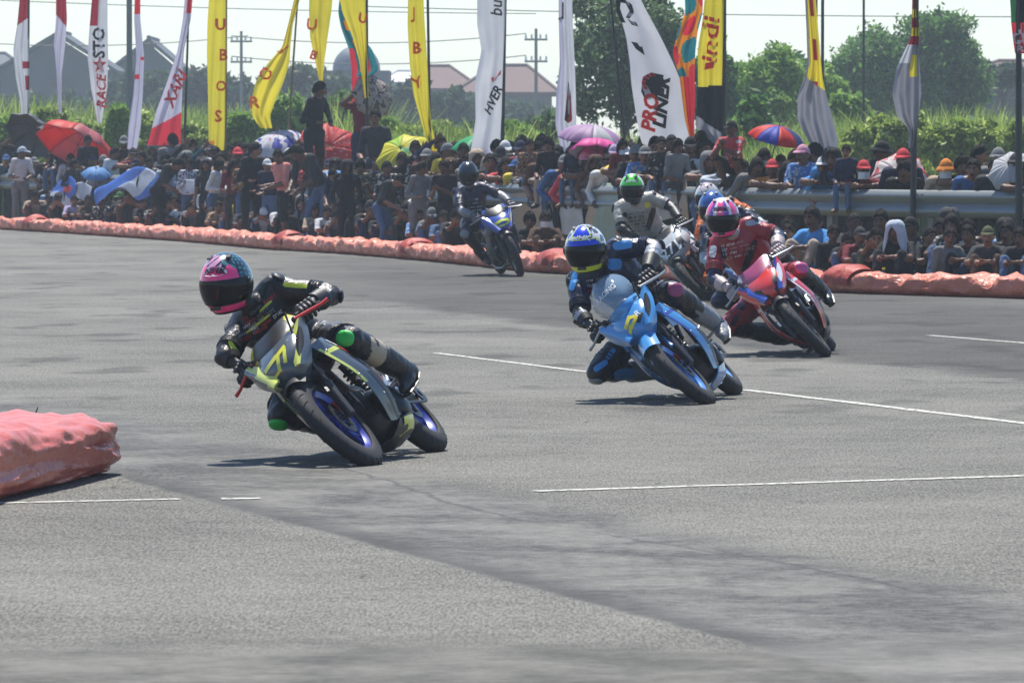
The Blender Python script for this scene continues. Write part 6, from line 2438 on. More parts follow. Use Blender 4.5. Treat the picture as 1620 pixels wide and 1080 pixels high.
# on the ground under and before the rail
DN = [
    (58, 312, 'hunch', 'beige', dict(b=2.2)), (96, 316, 'hunch', 'black', dict(wear='hood', wc='black', b=1.5)), (118, 318, 'knees', 'lilac', dict(b=1.4)), (78, 322, 'cross', 'charcoal', dict(b=1.8)), (140, 318, 'knees', 'brown', dict(b=1.6)),
    (160, 322, 'cross', 'tee', dict(b=2.0)), (190, 314, 'knees', 'black', dict(wear='cap', wc='green', b=1.8)), (207, 308, 'hunch', 'charcoal', dict(b=1.2)), (228, 322, 'knees', 'black', dict(b=1.6)), (248, 326, 'hunch', 'tee', dict(b=1.3)), (264, 318, 'cross', 'navy', dict(b=2.1)),
    (284, 330, 'knees', 'white', dict(b=1.1)), (306, 328, 'hunch', 'grey', dict(b=1.5)), (326, 330, 'cross', 'black', dict(b=1.2)), (346, 338, 'knees', 'batik', dict(b=1.0)), (366, 345, 'hunch', 'grey', dict(wear='towel', wc='yellow', b=.8)), (388, 335, 'knees', 'charcoal', dict(b=1.6)),
    (418, 342, 'hunch', 'white', dict(wear='cap', wc='white', b=1.3)), (455, 338, 'cross', 'black', dict(b=1.5)), (500, 335, 'knees', 'beige', dict(b=1.9)), (518, 352, 'knees', 'white', dict(b=.9)), (534, 348, 'hunch', 'grey', dict(b=1.2)), (566, 345, 'cross', 'charcoal', dict(b=1.7)),
    (588, 330, 'hunch', 'black', dict(wear='cap', wc='charcoal', b=1.4)), (606, 342, 'hunch', 'black', dict(wear='hair', b=1.1)), (628, 336, 'knees', 'brown', dict(b=1.8)), (645, 334, 'hunch', 'charcoal', dict(wear='cap', wc='black', b=1.3)), (664, 348, 'knees', 'check', dict(b=1.9)), (684, 342, 'hunch', 'grey', dict(wear='cap', wc='grey', b=.8, legs='denim')),
    (702, 350, 'knees', 'denim', dict(b=1.1, legs='denim')), (722, 344, 'hunch', 'charcoal', dict(b=1.5)), (775, 345, 'cross', 'black', dict(b=1.6)), (838, 350, 'knees', 'black', dict(wear='curly', b=1.1, legs='black')), (863, 348, 'knees', 'brown', dict(mask=True, b=1.3, legs='brown')),
    (1246, 372, 'knees', 'black', dict(b=2.0)), (1284, 348, 'knees', 'sky', dict(b=1.1, legs='beige', rot=-.6, label='man in blue shirt seated on the ground right of the red motorbike')), (1318, 372, 'cross', 'black', dict(b=2.0)), (1340, 384, 'hunch', 'black', dict(b=1.4)), (1360, 374, 'knees', 'maroon', dict(b=1.2, wear='cap', wc='charcoal')),
    (1385, 376, 'hunch', 'olive', dict(b=1.4, legs='olive')), (1416, 366, 'knees', 'black', dict(b=.9, wear='towel', wc='pale', legs='black', label='person in black with a pale blue towel over the head, seated by the rail post')), (1470, 384, 'knees', 'black', dict(b=1.9)), (1486, 362, 'cross', 'charcoal', dict(b=2.2)),
    (1505, 356, 'knees', 'tee', dict(b=2.0, wear='longhair')), (1502, 392, 'stretch', 'grey', dict(b=1.2, legs='denim', rot=.5)), (1530, 372, 'knees', 'black', dict(b=1.5, legs='black')), (1562, 374, 'knees', 'charcoal', dict(b=1.0, wear='cap', wc='olive', legs='brown', rot=-.2)), (1592, 368, 'cross', 'black', dict(b=1.8)), (1612, 376, 'knees', 'black', dict(b=1.3)),
]
for px, py, pose, top, k in DN:
    k = dict(k)
    b = max(k.pop('b'), 1.25 if px < 650 else 1.08)           # feet stay behind the barrier
    k.setdefault('rot', random.Random(px).uniform(-.5, .5))
    k.setdefault('legs', random.Random(px + 3).choice(['black', 'charcoal', 'denim', 'brown', 'navy']))
    person(px, bd(px, b), pose, top, py=py, rowword='on the ground', **k)
# the rest of the crowd: rows standing behind the rail
q = random.Random(21)
tops = ['black'] * 5 + ['charcoal'] * 3 + ['navy'] * 2 + ['tee'] * 3 + ['brown', 'camo', 'batik', 'batik', 'check', 'stripe', 'scarlet', 'grey', 'grey', 'maroon', 'white', 'white', 'teal', 'olive', 'red', 'blue', 'pale', 'pale', 'beige']
wears = [('hair', '')] * 7 + [('curly', '')] * 2 + [('cropped', '')] * 2 + [('longhair', ''), ('cap', 'black'), ('cap', 'grey'), ('cap', 'white'), ('hood', 'charcoal'), ('scarf', 'black'), ('scarf', 'grey'), ('cap', 'navy')]
taken = [u[0] for u in UP]


def filler(px0, px1, step, b0, b1, py0, py1, poses, word):
    px = px0
    while px < px1:
        x = px + q.uniform(-.3, .3) * step
        if min(abs(x - t) for t in taken) > 7.5 or b0 > .9:
            wv, wc = q.choice(wears)
            person(x, rd(x, q.uniform(b0, b1)), q.choice(poses), q.choice(tops), q.choice(['black', 'charcoal', 'denim', 'brown']), wv, wc or 'black', rot=q.uniform(-.5, .5), py=q.uniform(py0, py1), sleeve=q.choice(['short', 'long', 'long']), mask=q.random() < .08, rowword=word)
        px += step


filler(60, 480, 17, LEAN, LEAN + .05, 248, 268, ['lean', 'chin', 'lean_look', 'lean'], 'in the front row')
filler(225, 480, 19, .95, 1.3, 236, 252, ['phone', 'stand', 'shade', 'side'], 'in the second row')
filler(480, 640, 19, LEAN, LEAN + .05, 262, 280, ['lean', 'chin', 'lean_look'], 'in the front row')
filler(640, 1000, 18, LEAN, LEAN + .05, 256, 278, ['lean', 'chin', 'lean_look', 'lean'], 'in the front row')
filler(640, 1130, 20, 1.0, 1.4, 236, 254, ['phone', 'stand', 'side', 'phone'], 'in the second row')
filler(1000, 1160, 18, LEAN, LEAN + .05, 258, 284, ['lean', 'chin', 'lean_look'], 'in the front row')
filler(1210, 1330, 21, .6, .8, 246, 266, ['phone', 'stand', 'side'], 'in the second row')
filler(640, 1130, 27, 1.7, 2.2, 228, 242, ['phone', 'stand', 'shade'], 'in the third row')
filler(300, 480, 27, 1.7, 2.2, 230, 242, ['phone', 'stand', 'shade'], 'in the third row')
# shapes seated in the shade deep under the rail
def under(px0, px1, step, b0, b1):
    px = px0
    while px < px1:
        x = px + q.uniform(-.3, .3) * step
        wv, wc = q.choice(wears)
        person(x, bd(x, q.uniform(b0, b1)), q.choice(['knees', 'cross', 'hunch', 'stretch']), q.choice(['black', 'tee', 'charcoal', 'navy', 'brown', 'grey', 'check', 'batik', 'white']), q.choice(['black', 'charcoal', 'denim']), wv, wc or 'black', rot=q.uniform(-.6, .6), sc=q.uniform(.9, 1.05), rowword='deep under the rail')
        px += step


under(70, 700, 34, 2.4, 3.0)
under(1250, 1620, 48, 2.3, 3.2)
# ------------------------------------------------------------------ banners
F_WHITE = thin('white_banner_cloth', (0.66, 0.66, 0.70), .38, .75, bump=.25, bscale=5)
F_LILAC = thin('lilac_white_cloth', (0.58, 0.56, 0.68), .38, .75, bump=.25, bscale=5)
F_RED = thin('red_banner_cloth', (0.66, 0.035, 0.06), .40, .75, bump=.25, bscale=5)
F_DRED = thin('dark_red_cloth', (0.34, 0.02, 0.04), .40, .75, bump=.25, bscale=5)
F_YEL = thin('yellow_banner_cloth', (0.78, 0.66, 0.05), .42, .75, bump=.25, bscale=5)
F_BLACK = thin('black_banner_cloth', (0.02, 0.022, 0.026), .15, .75)
F_GREY = thin('grey_banner_cloth', (0.30, 0.30, 0.34), .35, .75, bump=.25, bscale=5)
F_TEAL = thin('teal_banner_cloth', (0.02, 0.20, 0.24), .40, .75, bump=.25, bscale=5)
F_ORNG = thin('orange_banner_cloth', (0.74, 0.26, 0.02), .40, .75, bump=.25, bscale=5)
F_GREEN = thin('green_banner_cloth', (0.03, 0.14, 0.06), .35, .75)
P_RED = thin('red_banner_print', (0.70, 0.04, 0.03), .3, .7)
P_ORED = thin('orange_red_banner_print', (0.72, 0.10, 0.02), .3, .7)
P_BLK = thin('black_banner_print', (0.02, 0.02, 0.025), .1, .7)
P_WHT = thin('white_banner_print', (0.72, 0.72, 0.72), .3, .7)


def flag(label, rows, mats, colour, letters=(), pole=None, back=1.6, amp=.05, folds=2.0, seed=0, d=None):
    """rows = [(photo row, left column, right column)], read at distance d; folds run down the cloth"""
    mid = (rows[len(rows) // 2][1] + rows[len(rows) // 2][2]) / 2
    d = d or rd(mid, back)
    ys = [r_[0] for r_ in rows]
    nv, nu = 110, 22
    py = np.linspace(ys[0], ys[-1], nv + 1)
    Lx = np.interp(py, ys, [r_[1] for r_ in rows])
    Rx = np.interp(py, ys, [r_[2] for r_ in rows])
    ker = np.exp(-np.linspace(-2, 2, 11) ** 2)
    ker /= ker.sum()
    for arr in (Lx, Rx):
        ext = np.concatenate([np.full(5, arr[0]) + (arr[0] - arr[5:0:-1]), arr, np.full(5, arr[-1]) + (arr[-1] - arr[-2:-7:-1])])
        arr[:] = np.convolve(ext, ker, 'valid')
    base = V(((mid - 810) / FPX * d, d, 0))
    if pole:
        base = V(((pole[1] - 810) / FPX * d, d, 0))
    root = thing('banner', label, 'banner', base, 'tall banners behind the crowd')
    vs_, bs_ = [], []
    q = random.Random(seed)
    ph = q.uniform(0, 6)
    for j in range(nv + 1):
        v = j / nv
        for i in range(nu + 1):
            u = i / nu
            p = at(Lx[j] + (Rx[j] - Lx[j]) * u, py[j], d)
            w_ = (Rx[j] - Lx[j]) / FPX * d
            am = amp * min(1.0, .35 + v) * (0.35 + .65 * math.sin(math.pi * min(1, u + .1)))
            dy = am * (math.sin(folds * 6.28 * u + ph + 2.6 * v + 1.2 * math.sin(3.1 * v + ph)) + .5 * noise.noise(V((u * 3, v * 5, seed)))) + .6 * amp * math.sin(5 * v + ph)
            p = p + V((.15 * am * math.sin(7 * v + ph + u * 3), dy, 0)) - base
            vs_.append(p)
            bs_.append(p + V((0, .004, 0)))
    W = nu + 1
    fs, ms = [], []
    N = len(vs_)
    for j in range(nv):
        for i in range(nu):
            a = j * W + i
            m_ = colour((i + .5) / nu, py[j])
            fs.append((a, a + W, a + W + 1, a + 1)); ms.append(m_)
    cb_ = MB().add(vs_, fs, ms)
    cloth = cb_.build('cloth', mats, root, angle=180)
    bv = bvh_of(cloth)
    for (txt, px_, py_, size, ang, m_, kw) in letters:
        c = at(px_, py_, d) - base
        a = R(ang)
        decal(txt, c, (math.cos(a), 0, math.sin(a)), (-math.sin(a), 0, math.cos(a)), size * d / FPX, m_, cloth, bv, off=.012, **kw)
    if pole:
        pt, pb, ytop, r_, pm = pole
        t_, b_ = at(pt, ytop, d) - base, V((0, .03, -.1))
        pts = [lerp(b_, t_, i / 8) + V((0, .03, 0)) for i in range(9)]
        MB().tube(pts, [r_ * (1 - .35 * i / 8) for i in range(9)], 8).build('pole', pm, root)
    return root, cloth, bv, base, d


def shape(cloth, bv, base, d, pts, m_, name='print', off=.012):
    """a printed shape: outline in photo pixels laid on the cloth"""
    vs_ = []
    for x, y in pts:
        p = at(x, y, d) - base
        h = bv.ray_cast(p + V((0, -1, 0)), V((0, 1, 0)), 2)
        vs_.append((h[0] if h[0] is not None else p) + V((0, -off, 0)))
    o = MB().add(vs_, [tuple(range(len(vs_)))]).build(name, m_, cloth, smooth=False)
    return o


none = lambda u, y: 0
flag('leftmost red and white banner beside the dark umbrella', [(-40, 34, 48), (40, 27, 46), (80, 21, 46), (120, 25, 46), (160, 32, 46), (208, 35, 41)], [F_WHITE, F_DRED],
     lambda u, y: 1 if (y < 40 - 14 * u or (u > .55 and 96 < y < 108) or (u > .7 and 120 < y < 142)) else 0, pole=(46, 42, -45, .028, DPOLE), seed=1)
flag('thin red topped white banner, second from the left', [(-40, 89, 103), (30, 88, 106), (70, 85, 103), (120, 90, 97), (180, 93, 98)], [F_LILAC, F_DRED], lambda u, y: 1 if y < 22 + 20 * u else 0, seed=2, amp=.04)
f3 = flag('white banner with black letters and a red star outline', [(-40, 148, 170), (40, 142, 170), (90, 139, 171), (140, 144, 170), (195, 154, 161)], [F_WHITE, F_DRED],
          lambda u, y: 1 if (u < .45 and y < 40) else 0, [('STO', 157, 68, 26, 90, P_BLK, dict(bold=.03)), ('RACE', 161, 146, 21, 90, P_RED, dict(shear=.3, bold=.03))], seed=3)
star = []
for i in range(10):
    a = math.pi / 2 + i * math.pi / 5
    rr = 15 if i % 2 == 0 else 6
    star.append((158 + rr * math.cos(a) * .8, 103 - rr * math.sin(a)))
shape(f3[1], f3[2], f3[3], f3[4], star, P_RED)
shape(f3[1], f3[2], f3[3], f3[4], [(158 + (x - 158) * .55, 103 + (y - 103) * .55) for x, y in star], P_WHT, off=.016)
flag('narrow lilac white banner right of the lamp post', [(-40, 214, 222), (30, 212, 222), (90, 216, 228), (150, 211, 226), (200, 203, 223), (236, 201, 217)], [F_LILAC, F_RED], lambda u, y: 1 if (y < 22 or (88 < y < 94 and u > .6) or (118 < y < 124 and u < .5)) else 0, seed=4, amp=.04)
flag('slanting red and white banner with red foot', [(-40, 296, 308), (30, 290, 302), (80, 281, 291), (130, 264, 289), (180, 246, 287), (205, 240, 286), (230, 233, 286)], [F_LILAC, F_RED],
     lambda u, y: 1 if (y > 202 - 26 * u or (y < 20 and u > .3)) else 0, [('XARI', 277, 142, 26, 66, P_RED, dict(shear=.35, bold=.03))], pole=(300, 287, -45, .026, DPOLE), seed=5)
flag('straight yellow flag with red letters at the left', [(-40, 333, 357), (40, 328, 358), (90, 327, 359), (150, 329, 357), (200, 330, 356), (238, 330, 354)], [F_YEL, F_ORNG], lambda u, y: 1 if (y > 222 and u < .35) else 0,
     [('U', 349, 40, 25, 0, P_ORED, dict(bold=.03)), ('B', 353, 88, 25, 0, P_ORED, dict(bold=.03)), ('O', 350, 137, 22, 20, P_ORED, dict(bold=.03)), ('S', 345, 185, 26, 0, P_ORED, dict(bold=.03))], pole=(358, 356, -45, .026, BAMB), seed=6, amp=.03)
flag('curled yellow flag on a bamboo pole', [(-40, 474, 492), (0, 465, 474), (40, 456, 463), (75, 447, 459), (100, 424, 458), (130, 404, 449), (165, 396, 434), (185, 399, 427), (203, 412, 431)], [F_YEL], none,
     [('J', 450, 78, 22, -50, P_ORED, dict(bold=.03)), ('O', 420, 118, 25, -20, P_ORED, dict(bold=.03)), ('R', 402, 163, 25, 0, P_ORED, dict(bold=.03))], pole=(474, 443, -45, .022, BAMB), seed=7, amp=.06)
flag('yellow flag that narrows to a point above the tall man', [(-40, 489, 530), (20, 489, 524), (60, 491, 518), (100, 499, 513), (135, 506, 510)], [F_YEL], none,
     [('U', 493, 40, 24, -8, P_ORED, dict(bold=.03)), ('B', 496, 88, 20, -20, P_ORED, dict(bold=.03))], seed=8)
flag('teal red and orange banner behind the plaid umbrella', [(-30, 540, 552), (20, 535, 550), (45, 540, 560), (80, 553, 590), (115, 557, 600), (122, 556, 580), (180, 558, 574), (230, 564, 582), (258, 566, 584)], [F_TEAL, F_ORNG, F_RED, F_DRED],
     lambda u, y: (2 if y < 160 else 3) if (y > 120 or (u < .22 and y > 75)) else (1 if (abs(u - .45) < .12 and int(y / 16) % 2 == 0) else 2 if abs(u - .62) < .1 and y > 90 else 0), seed=9, back=2.8)
flag('yellow flag on a dark pole left of the right utility pole', [(-40, 530, 578), (20, 542, 578), (60, 558, 580), (100, 569, 582), (155, 577, 583)], [F_YEL], none, [('U', 574, 30, 22, -10, P_ORED, dict(bold=.03))], pole=(580, 581, -45, .03, DPOLE), seed=10)
flag('right yellow flag with red letters and trailing tail', [(-40, 646, 668), (40, 645, 672), (100, 648, 676), (150, 654, 679), (200, 668, 683), (246, 684, 695)], [F_YEL, F_ORNG], lambda u, y: 1 if y > 236 and u < .4 else 0,
     [('J', 655, 22, 25, 0, P_ORED, dict(bold=.03)), ('B', 659, 77, 26, 0, P_ORED, dict(bold=.03)), ('Y', 660, 132, 26, 15, P_ORED, dict(bold=.03))], pole=(676, 683, -45, .028, DPOLE), seed=11, amp=.035)
f = flag('big white banner with rotated black and red lettering', [(-40, 755, 800), (40, 755, 799), (80, 762, 797), (130, 751, 795), (190, 752, 794), (235, 745, 792), (248, 744, 788)], [F_WHITE, F_LILAC], lambda u, y: 1 if y > 236 else 0,
         [('bu', 786, 14, 26, 90, P_BLK, dict(shear=.2)), ('HVER', 780, 160, 19, 66, P_BLK, dict(shear=.3, bold=.03))], pole=(800, 791, -45, .034, DPOLE), seed=12, folds=1.5)
shape(f[1], f[2], f[3], f[4], [(777, 124), (793, 111), (792, 118), (783, 125), (779, 131)], P_RED)
f = flag('narrow white banner with a long red and black wedge', [(-40, 883, 904), (30, 884, 906), (100, 886, 909), (150, 880, 911), (195, 878, 912), (235, 886, 910), (252, 904, 909)], [F_WHITE, F_LILAC], lambda u, y: 1 if u < .3 else 0,
         [('J', 890, 16, 30, 0, P_BLK, dict())], seed=13)
shape(f[1], f[2], f[3], f[4], [(899, 128), (903, 150), (905, 190), (899, 195), (893, 190), (897, 150)], P_BLK)
shape(f[1], f[2], f[3], f[4], [(900, 146), (903, 162), (904, 192), (899, 194), (895, 186)], P_RED, off=.016)
f = flag('big white racing logo banner slanting to the right', [(-40, 965, 1005), (0, 974, 1014), (60, 991, 1046), (100, 997, 1065), (130, 999, 1077), (160, 1003, 1085), (200, 1009, 1091), (222, 1013, 1093), (236, 1020, 1087)], [F_WHITE], none, [
    ('PRO', 1029, 180, 30, 84, P_RED, dict(shear=.25, bold=.045, stretch=1.0)), ('LINER', 1047, 164, 27, 84, P_BLK, dict(shear=.25, bold=.05, stretch=1.12))], pole=(962, 1010, -45, .022, DPOLE), seed=14, folds=1.0, amp=.06)
arc_o = [(1032 + 17 * math.cos(R(a)), 131 - 15 * math.sin(R(a))) for a in range(30, 231, 10)]
arc_i = [(1034 + 13 * math.cos(R(a)), 132 - 11 * math.sin(R(a))) for a in range(230, 29, -10)]
shape(f[1], f[2], f[3], f[4], [(1014, 145), (1017, 122), (1030, 115), (1050, 119), (1045, 150), (1035, 154), (1020, 158)], P_BLK, off=.008)
for i in range(len(arc_o) - 1):
    shape(f[1], f[2], f[3], f[4], [arc_o[i], arc_o[i + 1], arc_i[-2 - i], arc_i[-1 - i]], P_RED if i % 3 else P_BLK, off=.014)
for pts in ([(974, 0), (985, -4), (1000, 8), (1003, 20), (996, 30), (990, 28), (996, 18), (990, 6), (982, 4), (981, 14), (986, 28), (990, 36), (984, 36), (976, 22)],
            [(992, 30), (1006, 36), (1010, 42), (1000, 40)], [(998, 66), (1008, 68), (1012, 74), (1016, 74), (1020, 88), (1006, 78)]):
    shape(f[1], f[2], f[3], f[4], pts, P_BLK)


def swirl(u, y):
    n_ = math.sin(u * 5 + y * .055) + .8 * math.sin(u * 3 - y * .10 + 1)
    if y > 120:
        return 2 if u > .25 else 1
    return 0 if n_ > .3 else 1 if n_ > -.7 else 2


flag('teal orange and red swirled banner beside the racing logo banner', [(-40, 1082, 1112), (20, 1084, 1112), (50, 1072, 1104), (85, 1064, 1100), (120, 1075, 1099), (160, 1080, 1100), (190, 1084, 1098), (225, 1092, 1098)], [F_TEAL, F_ORNG, F_RED], swirl, seed=15, back=1.9)
f = flag('yellow and black banner with red lettering on a dark pole', [(-40, 1118, 1146), (30, 1112, 1145), (80, 1104, 1143), (137, 1104, 1142), (180, 1101, 1142), (205, 1100, 1142), (228, 1130, 1143)], [F_YEL, F_BLACK, F_GREY],
         lambda u, y: 0 if y < 137 - 4 * u else (2 if y > 182 + 28 * u else 1), [('indi', 1124, 64, 34, 86, P_RED, dict(bold=.02, shear=.1, stretch=1.5))], pole=(1146, 1144, -45, .04, DPOLE), seed=16)
shape(f[1], f[2], f[3], f[4], [(1116, 100), (1129, 98), (1129, 108), (1114, 111)], P_RED)
flag('grey and yellow banner hanging in long folds', [(-60, 1272, 1288), (0, 1274, 1290), (50, 1276, 1294), (100, 1277, 1299), (125, 1272, 1302), (150, 1260, 1308), (190, 1261, 1319), (225, 1280, 1327), (246, 1296, 1322)], [F_YEL, F_GREY, F_DRED],
     lambda u, y: 1 if (y > 118 + 24 * u or u < .22 - y * .001) else (2 if (int((y + 8) / 34) % 2 == 0 and .4 < u < .75) else 0), seed=17, folds=2.5, amp=.08, back=.9)
flag('twisted grey and yellow banner on a dark pole planted at the rail', [(-60, 1444, 1454), (20, 1443, 1453), (60, 1442, 1454), (80, 1432, 1453), (110, 1418, 1455), (150, 1411, 1457), (185, 1419, 1453), (205, 1438, 1449), (234, 1436, 1446)], [F_GREY, F_YEL, F_WHITE, F_DRED],
     lambda u, y: (1 if int(y / 14) % 2 else 3) if y < 70 else (1 if (.55 < u < .85 and 86 < y < 120) else 2 if u < .5 and y < 100 else 0), pole=(1451, 1443, -45, .04, DPOLE), seed=18, back=-.3, amp=.06)
f = flag('black and red banner with white letter at the right edge', [(-40, 1596, 1640), (36, 1599, 1640), (85, 1607, 1640)], [F_GREEN, F_BLACK, F_RED], lambda u, y: 2 if y > 36 else (0 if u < .25 else 1),
         [('d', 1613, 56, 44, 0, P_WHT, dict(bold=.04)), ('R', 1614, 78, 14, 0, P_WHT, dict())], pole=(1612, 1613, -45, .045, DPOLE), seed=19, back=-.2)

# ------------------------------------------------------------------ umbrellas
U_ = lambda n, c, t=.45: thin('umbrella_' + n, c, t, .55, bump=.05)
UM = dict(red=U_('red', (0.66, 0.04, 0.03)), rose=U_('rose', (0.52, 0.14, 0.16)), grey=U_('grey', (0.07, 0.075, 0.085), .15), white=U_('white', (0.62, 0.62, 0.64)), blue=U_('blue', (0.04, 0.08, 0.52)), yellow=U_('yellow', (0.70, 0.66, 0.05)),
          lime=U_('lime', (0.42, 0.66, 0.05)), sky=U_('sky', (0.16, 0.38, 0.70)), green=U_('green', (0.03, 0.42, 0.17)), mint=U_('mint', (0.25, 0.62, 0.35)), lilac=U_('lilac', (0.50, 0.32, 0.52)), pink=U_('pink', (0.85, 0.10, 0.42)), indigo=U_('indigo', (0.07, 0.08, 0.25)),
          splash=thin('umbrella_splash', (1, 1, 1), .4, .6, stops=[(0, (0.08, 0.09, 0.45)), (.40, (0.64, 0.64, 0.68)), (.58, (0.55, 0.30, 0.40)), (.63, (0.64, 0.64, 0.68))], nscale=5),
          dots=thin('umbrella_dots', (1, 1, 1), .4, .6, stops=[(0, (0.62, 0.05, 0.05)), (.60, (0.66, 0.30, 0.30))], nscale=22),
          plaid=thin('umbrella_plaid', (1, 1, 1), .35, .6, stops=[(0, (0.12, 0.10, 0.09)), (.42, (0.42, 0.36, 0.33)), (.58, (0.22, 0.19, 0.18))], nscale=9),
          floral=thin('umbrella_floral', (1, 1, 1), .4, .6, stops=[(0, (0.66, 0.62, 0.60)), (.54, (0.66, 0.10, 0.14))], nscale=10, detail=3))


def umbrella(label, px, py, hw, d, axis, cols, depth=.34, shaft=.80):
    """(px, py) the middle of the canopy, hw its half width in photo pixels"""
    Rr = hw * d / FPX
    z = V(axis).normalized()
    x = V((1, 0, 0))
    x = (x - z * z.x).normalized()
    y = z.cross(x)
    c = at(px, py, d) + z * (Rr * depth * .5)
    M = Matrix(((x.x, y.x, z.x, c.x), (x.y, y.y, z.y, c.y), (x.z, y.z, z.z, c.z), (0, 0, 0, 1)))
    root = thing('umbrella', label, 'umbrella', group='umbrellas in the crowd', mtx=M)
    H = Rr * depth * 1.5
    n = 8

    def rib(a, t):
        r_ = Rr * math.sin(t * R(78)) / math.sin(R(78))
        return V((math.cos(a) * r_, math.sin(a) * r_, -H * (1 - math.cos(t * R(78))) / (1 - math.cos(R(78)))))
    for k in range(n):
        a0, a1 = 2 * math.pi * k / n, 2 * math.pi * (k + 1) / n
        net = []
        for t in (.03, .3, .6, .85, 1.0):
            p0, p1 = rib(a0, t), rib(a1, t)
            m_ = lerp(p0, p1, .5)
            m_ = m_ + V((-m_.x * .045 * t, -m_.y * .045 * t, -.02 * t * Rr))
            net.append([p0, lerp(lerp(p0, p1, .25), m_, .75), m_, lerp(lerp(p0, p1, .75), m_, .75), p1])
        MB().patch(net, 8, 10, .003).build('canopy_panel', UM[cols[k % len(cols)]], root, angle=180)
    for k in range(n):
        a = 2 * math.pi * k / n
        MB().tube([rib(a, t) - V((0, 0, .012)) for t in (.03, .25, .5, .75, 1.0)], .0045, 5).tube([rib(a, .5) - V((0, 0, .014)), V((0, 0, -H * .8))], .0035, 5).build('rib', DARKM, root)
    MB().tube([(0, 0, .05), (0, 0, -shaft)], .007, 8).build('shaft', DARKM, root)
    MB().tube([(0, 0, -shaft), (0, 0, -shaft - .08), (.02, 0, -shaft - .12), (.05, 0, -shaft - .10)], .013, 8).build('handle', BLKP, root)
    return root


umbrella('dark grey umbrella with pale edge tilted to the left at the far left', 55, 206, 46, rd(55, 1.2), (.45, .62, .55), ['grey', 'grey', 'grey', 'grey', 'grey', 'grey', 'grey', 'white'])
umbrella('red umbrella lit from behind above the left crowd', 130, 217, 70, rd(128, .9), (.38, .40, .80), ['red', 'red', 'rose', 'red'])
umbrella('white umbrella splashed with blue and pink', 441, 218, 52, rd(440, 1.0), (-.12, -.28, .95), ['splash'])
umbrella('red umbrella with pale dots, facing the track', 520, 236, 56, rd(520, 3.0), (.12, -.85, .42), ['dots'])
umbrella('brown plaid umbrella held behind the two raised people', 596, 150, 38, rd(590, 3.0), (.5, -.75, .3), ['plaid'])
umbrella('yellow and lime umbrella left of the right yellow flag', 636, 240, 48, rd(640, .9), (-.25, -.72, .62), ['yellow', 'yellow', 'lime', 'yellow', 'yellow', 'yellow', 'lime', 'mint'])
umbrella('small light blue umbrella beside the black hooded person', 522, 278, 29, bd(522, 3.0), (-.1, -.45, .88), ['sky', 'white', 'sky', 'sky'])
umbrella('green umbrella behind the big white banner', 768, 222, 52, rd(768, 2.5), (.05, -.12, 1), ['green', 'mint', 'green', 'mint'])
umbrella('lilac umbrella held high left of the racing logo banner', 938, 207, 54, rd(938, .8), (.16, -.10, 1), ['lilac', 'lilac', 'white', 'lilac'], shaft=.7)
umbrella('hot pink umbrella just under the lilac one', 945, 229, 45, rd(945, .75), (.08, .30, .95), ['pink', 'pink', 'pink', 'white'])
umbrella('red and blue umbrella above the seated people', 1231, 207, 46, rd(1231, .7), (.22, -.20, 1), ['red', 'blue', 'red', 'indigo'])
umbrella('white umbrella with red flowers behind the red caps', 1420, 275, 48, rd(1420, 1.0), (-.15, -.82, .5), ['floral'])
umb = umbrella('white umbrella with small red mark at the right edge', 1598, 264, 40, rd(1600, .15), (-.32, -.72, .6), ['white'])
umbrella('small light blue umbrella below the red umbrella', 152, 270, 24, bd(152, 3.0), (.05, -.35, .9), ['sky'])
umbrella('yellow green umbrella cut off by the left edge', -14, 252, 28, rd(0, .9), (.1, -.5, .8), ['yellow', 'lime'])

# ------------------------------------------------------------------ cloths over the crowd and the rail
def cloth(label, net, d, mats, colour=None, name='shade_cloth', cat='cloth', group=None, seed=0, wob=.05, lettersz=None):
    """net: rows of photo points (x, y, extra depth)"""
    fd, off = d
    base = at(net[0][0][0], net[0][0][1], fd(net[0][0][0], off))
    q = random.Random(seed)
    g = [[at(x, y, fd(x, off) + z) - base + V((0, q.uniform(-wob, wob * .3), 0)) for x, y, z in row] for row in net]
    mb = MB()
    mb.patch(g, 26, 22, .004, colour=colour)
    mb.v = [tuple(V(p) + V((0, .055 * noise.noise(V((p[0] * 8, p[2] * 1.5, seed))) + .022 * noise.noise(V((p[0] * 20, p[2] * 5, seed))), 0))) for p in mb.v]
    o = mb.build(name, mats, None, angle=180)
    o.location = base
    tag(o, label, cat, group)
    return o


C_BLUE = thin('blue_sheet', (0.05, 0.17, 0.60), .35, .6, bump=.3)
C_WHT = thin('white_sheet', (0.56, 0.60, 0.68), .35, .6, bump=.3)
C_BEIGE = thin('beige_vinyl', (0.50, 0.36, 0.23), .25, .5, var=.15, bump=.3)
C_GRN = thin('grey_green_vinyl', (0.30, 0.37, 0.29), .20, .5, var=.15, bump=.3)
C_PALE = thin('pale_vinyl', (0.52, 0.51, 0.49), .20, .5, var=.2, bump=.3)
C_GBLUE = thin('blue_grey_jacket', (0.17, 0.21, 0.30), .1, .8, var=.25, bump=.3)
C_RUST = thin('rust_vinyl', (0.50, 0.20, 0.11), .2, .5, var=.2, bump=.3)
cloth('big blue and white sheet held over the seated people below the slanting banner', [[(196, 274, .5), (216, 264, .3), (238, 268, .2), (252, 280, .2), (258, 294, .1)], [(172, 290, .4), (196, 282, .2), (218, 286, .1), (238, 296, 0), (252, 304, 0)], [(150, 302, .3), (176, 297, .1), (206, 290, 0), (226, 312, 0), (236, 310, 0)], [(152, 326, .2), (160, 318, 0), (190, 296, -.1), (216, 316, -.1), (222, 314, -.1)]],
      (bd, 1.3), [C_BLUE, C_WHT], lambda u, v: 1 if (.42 < u < .68) else 0, seed=1)
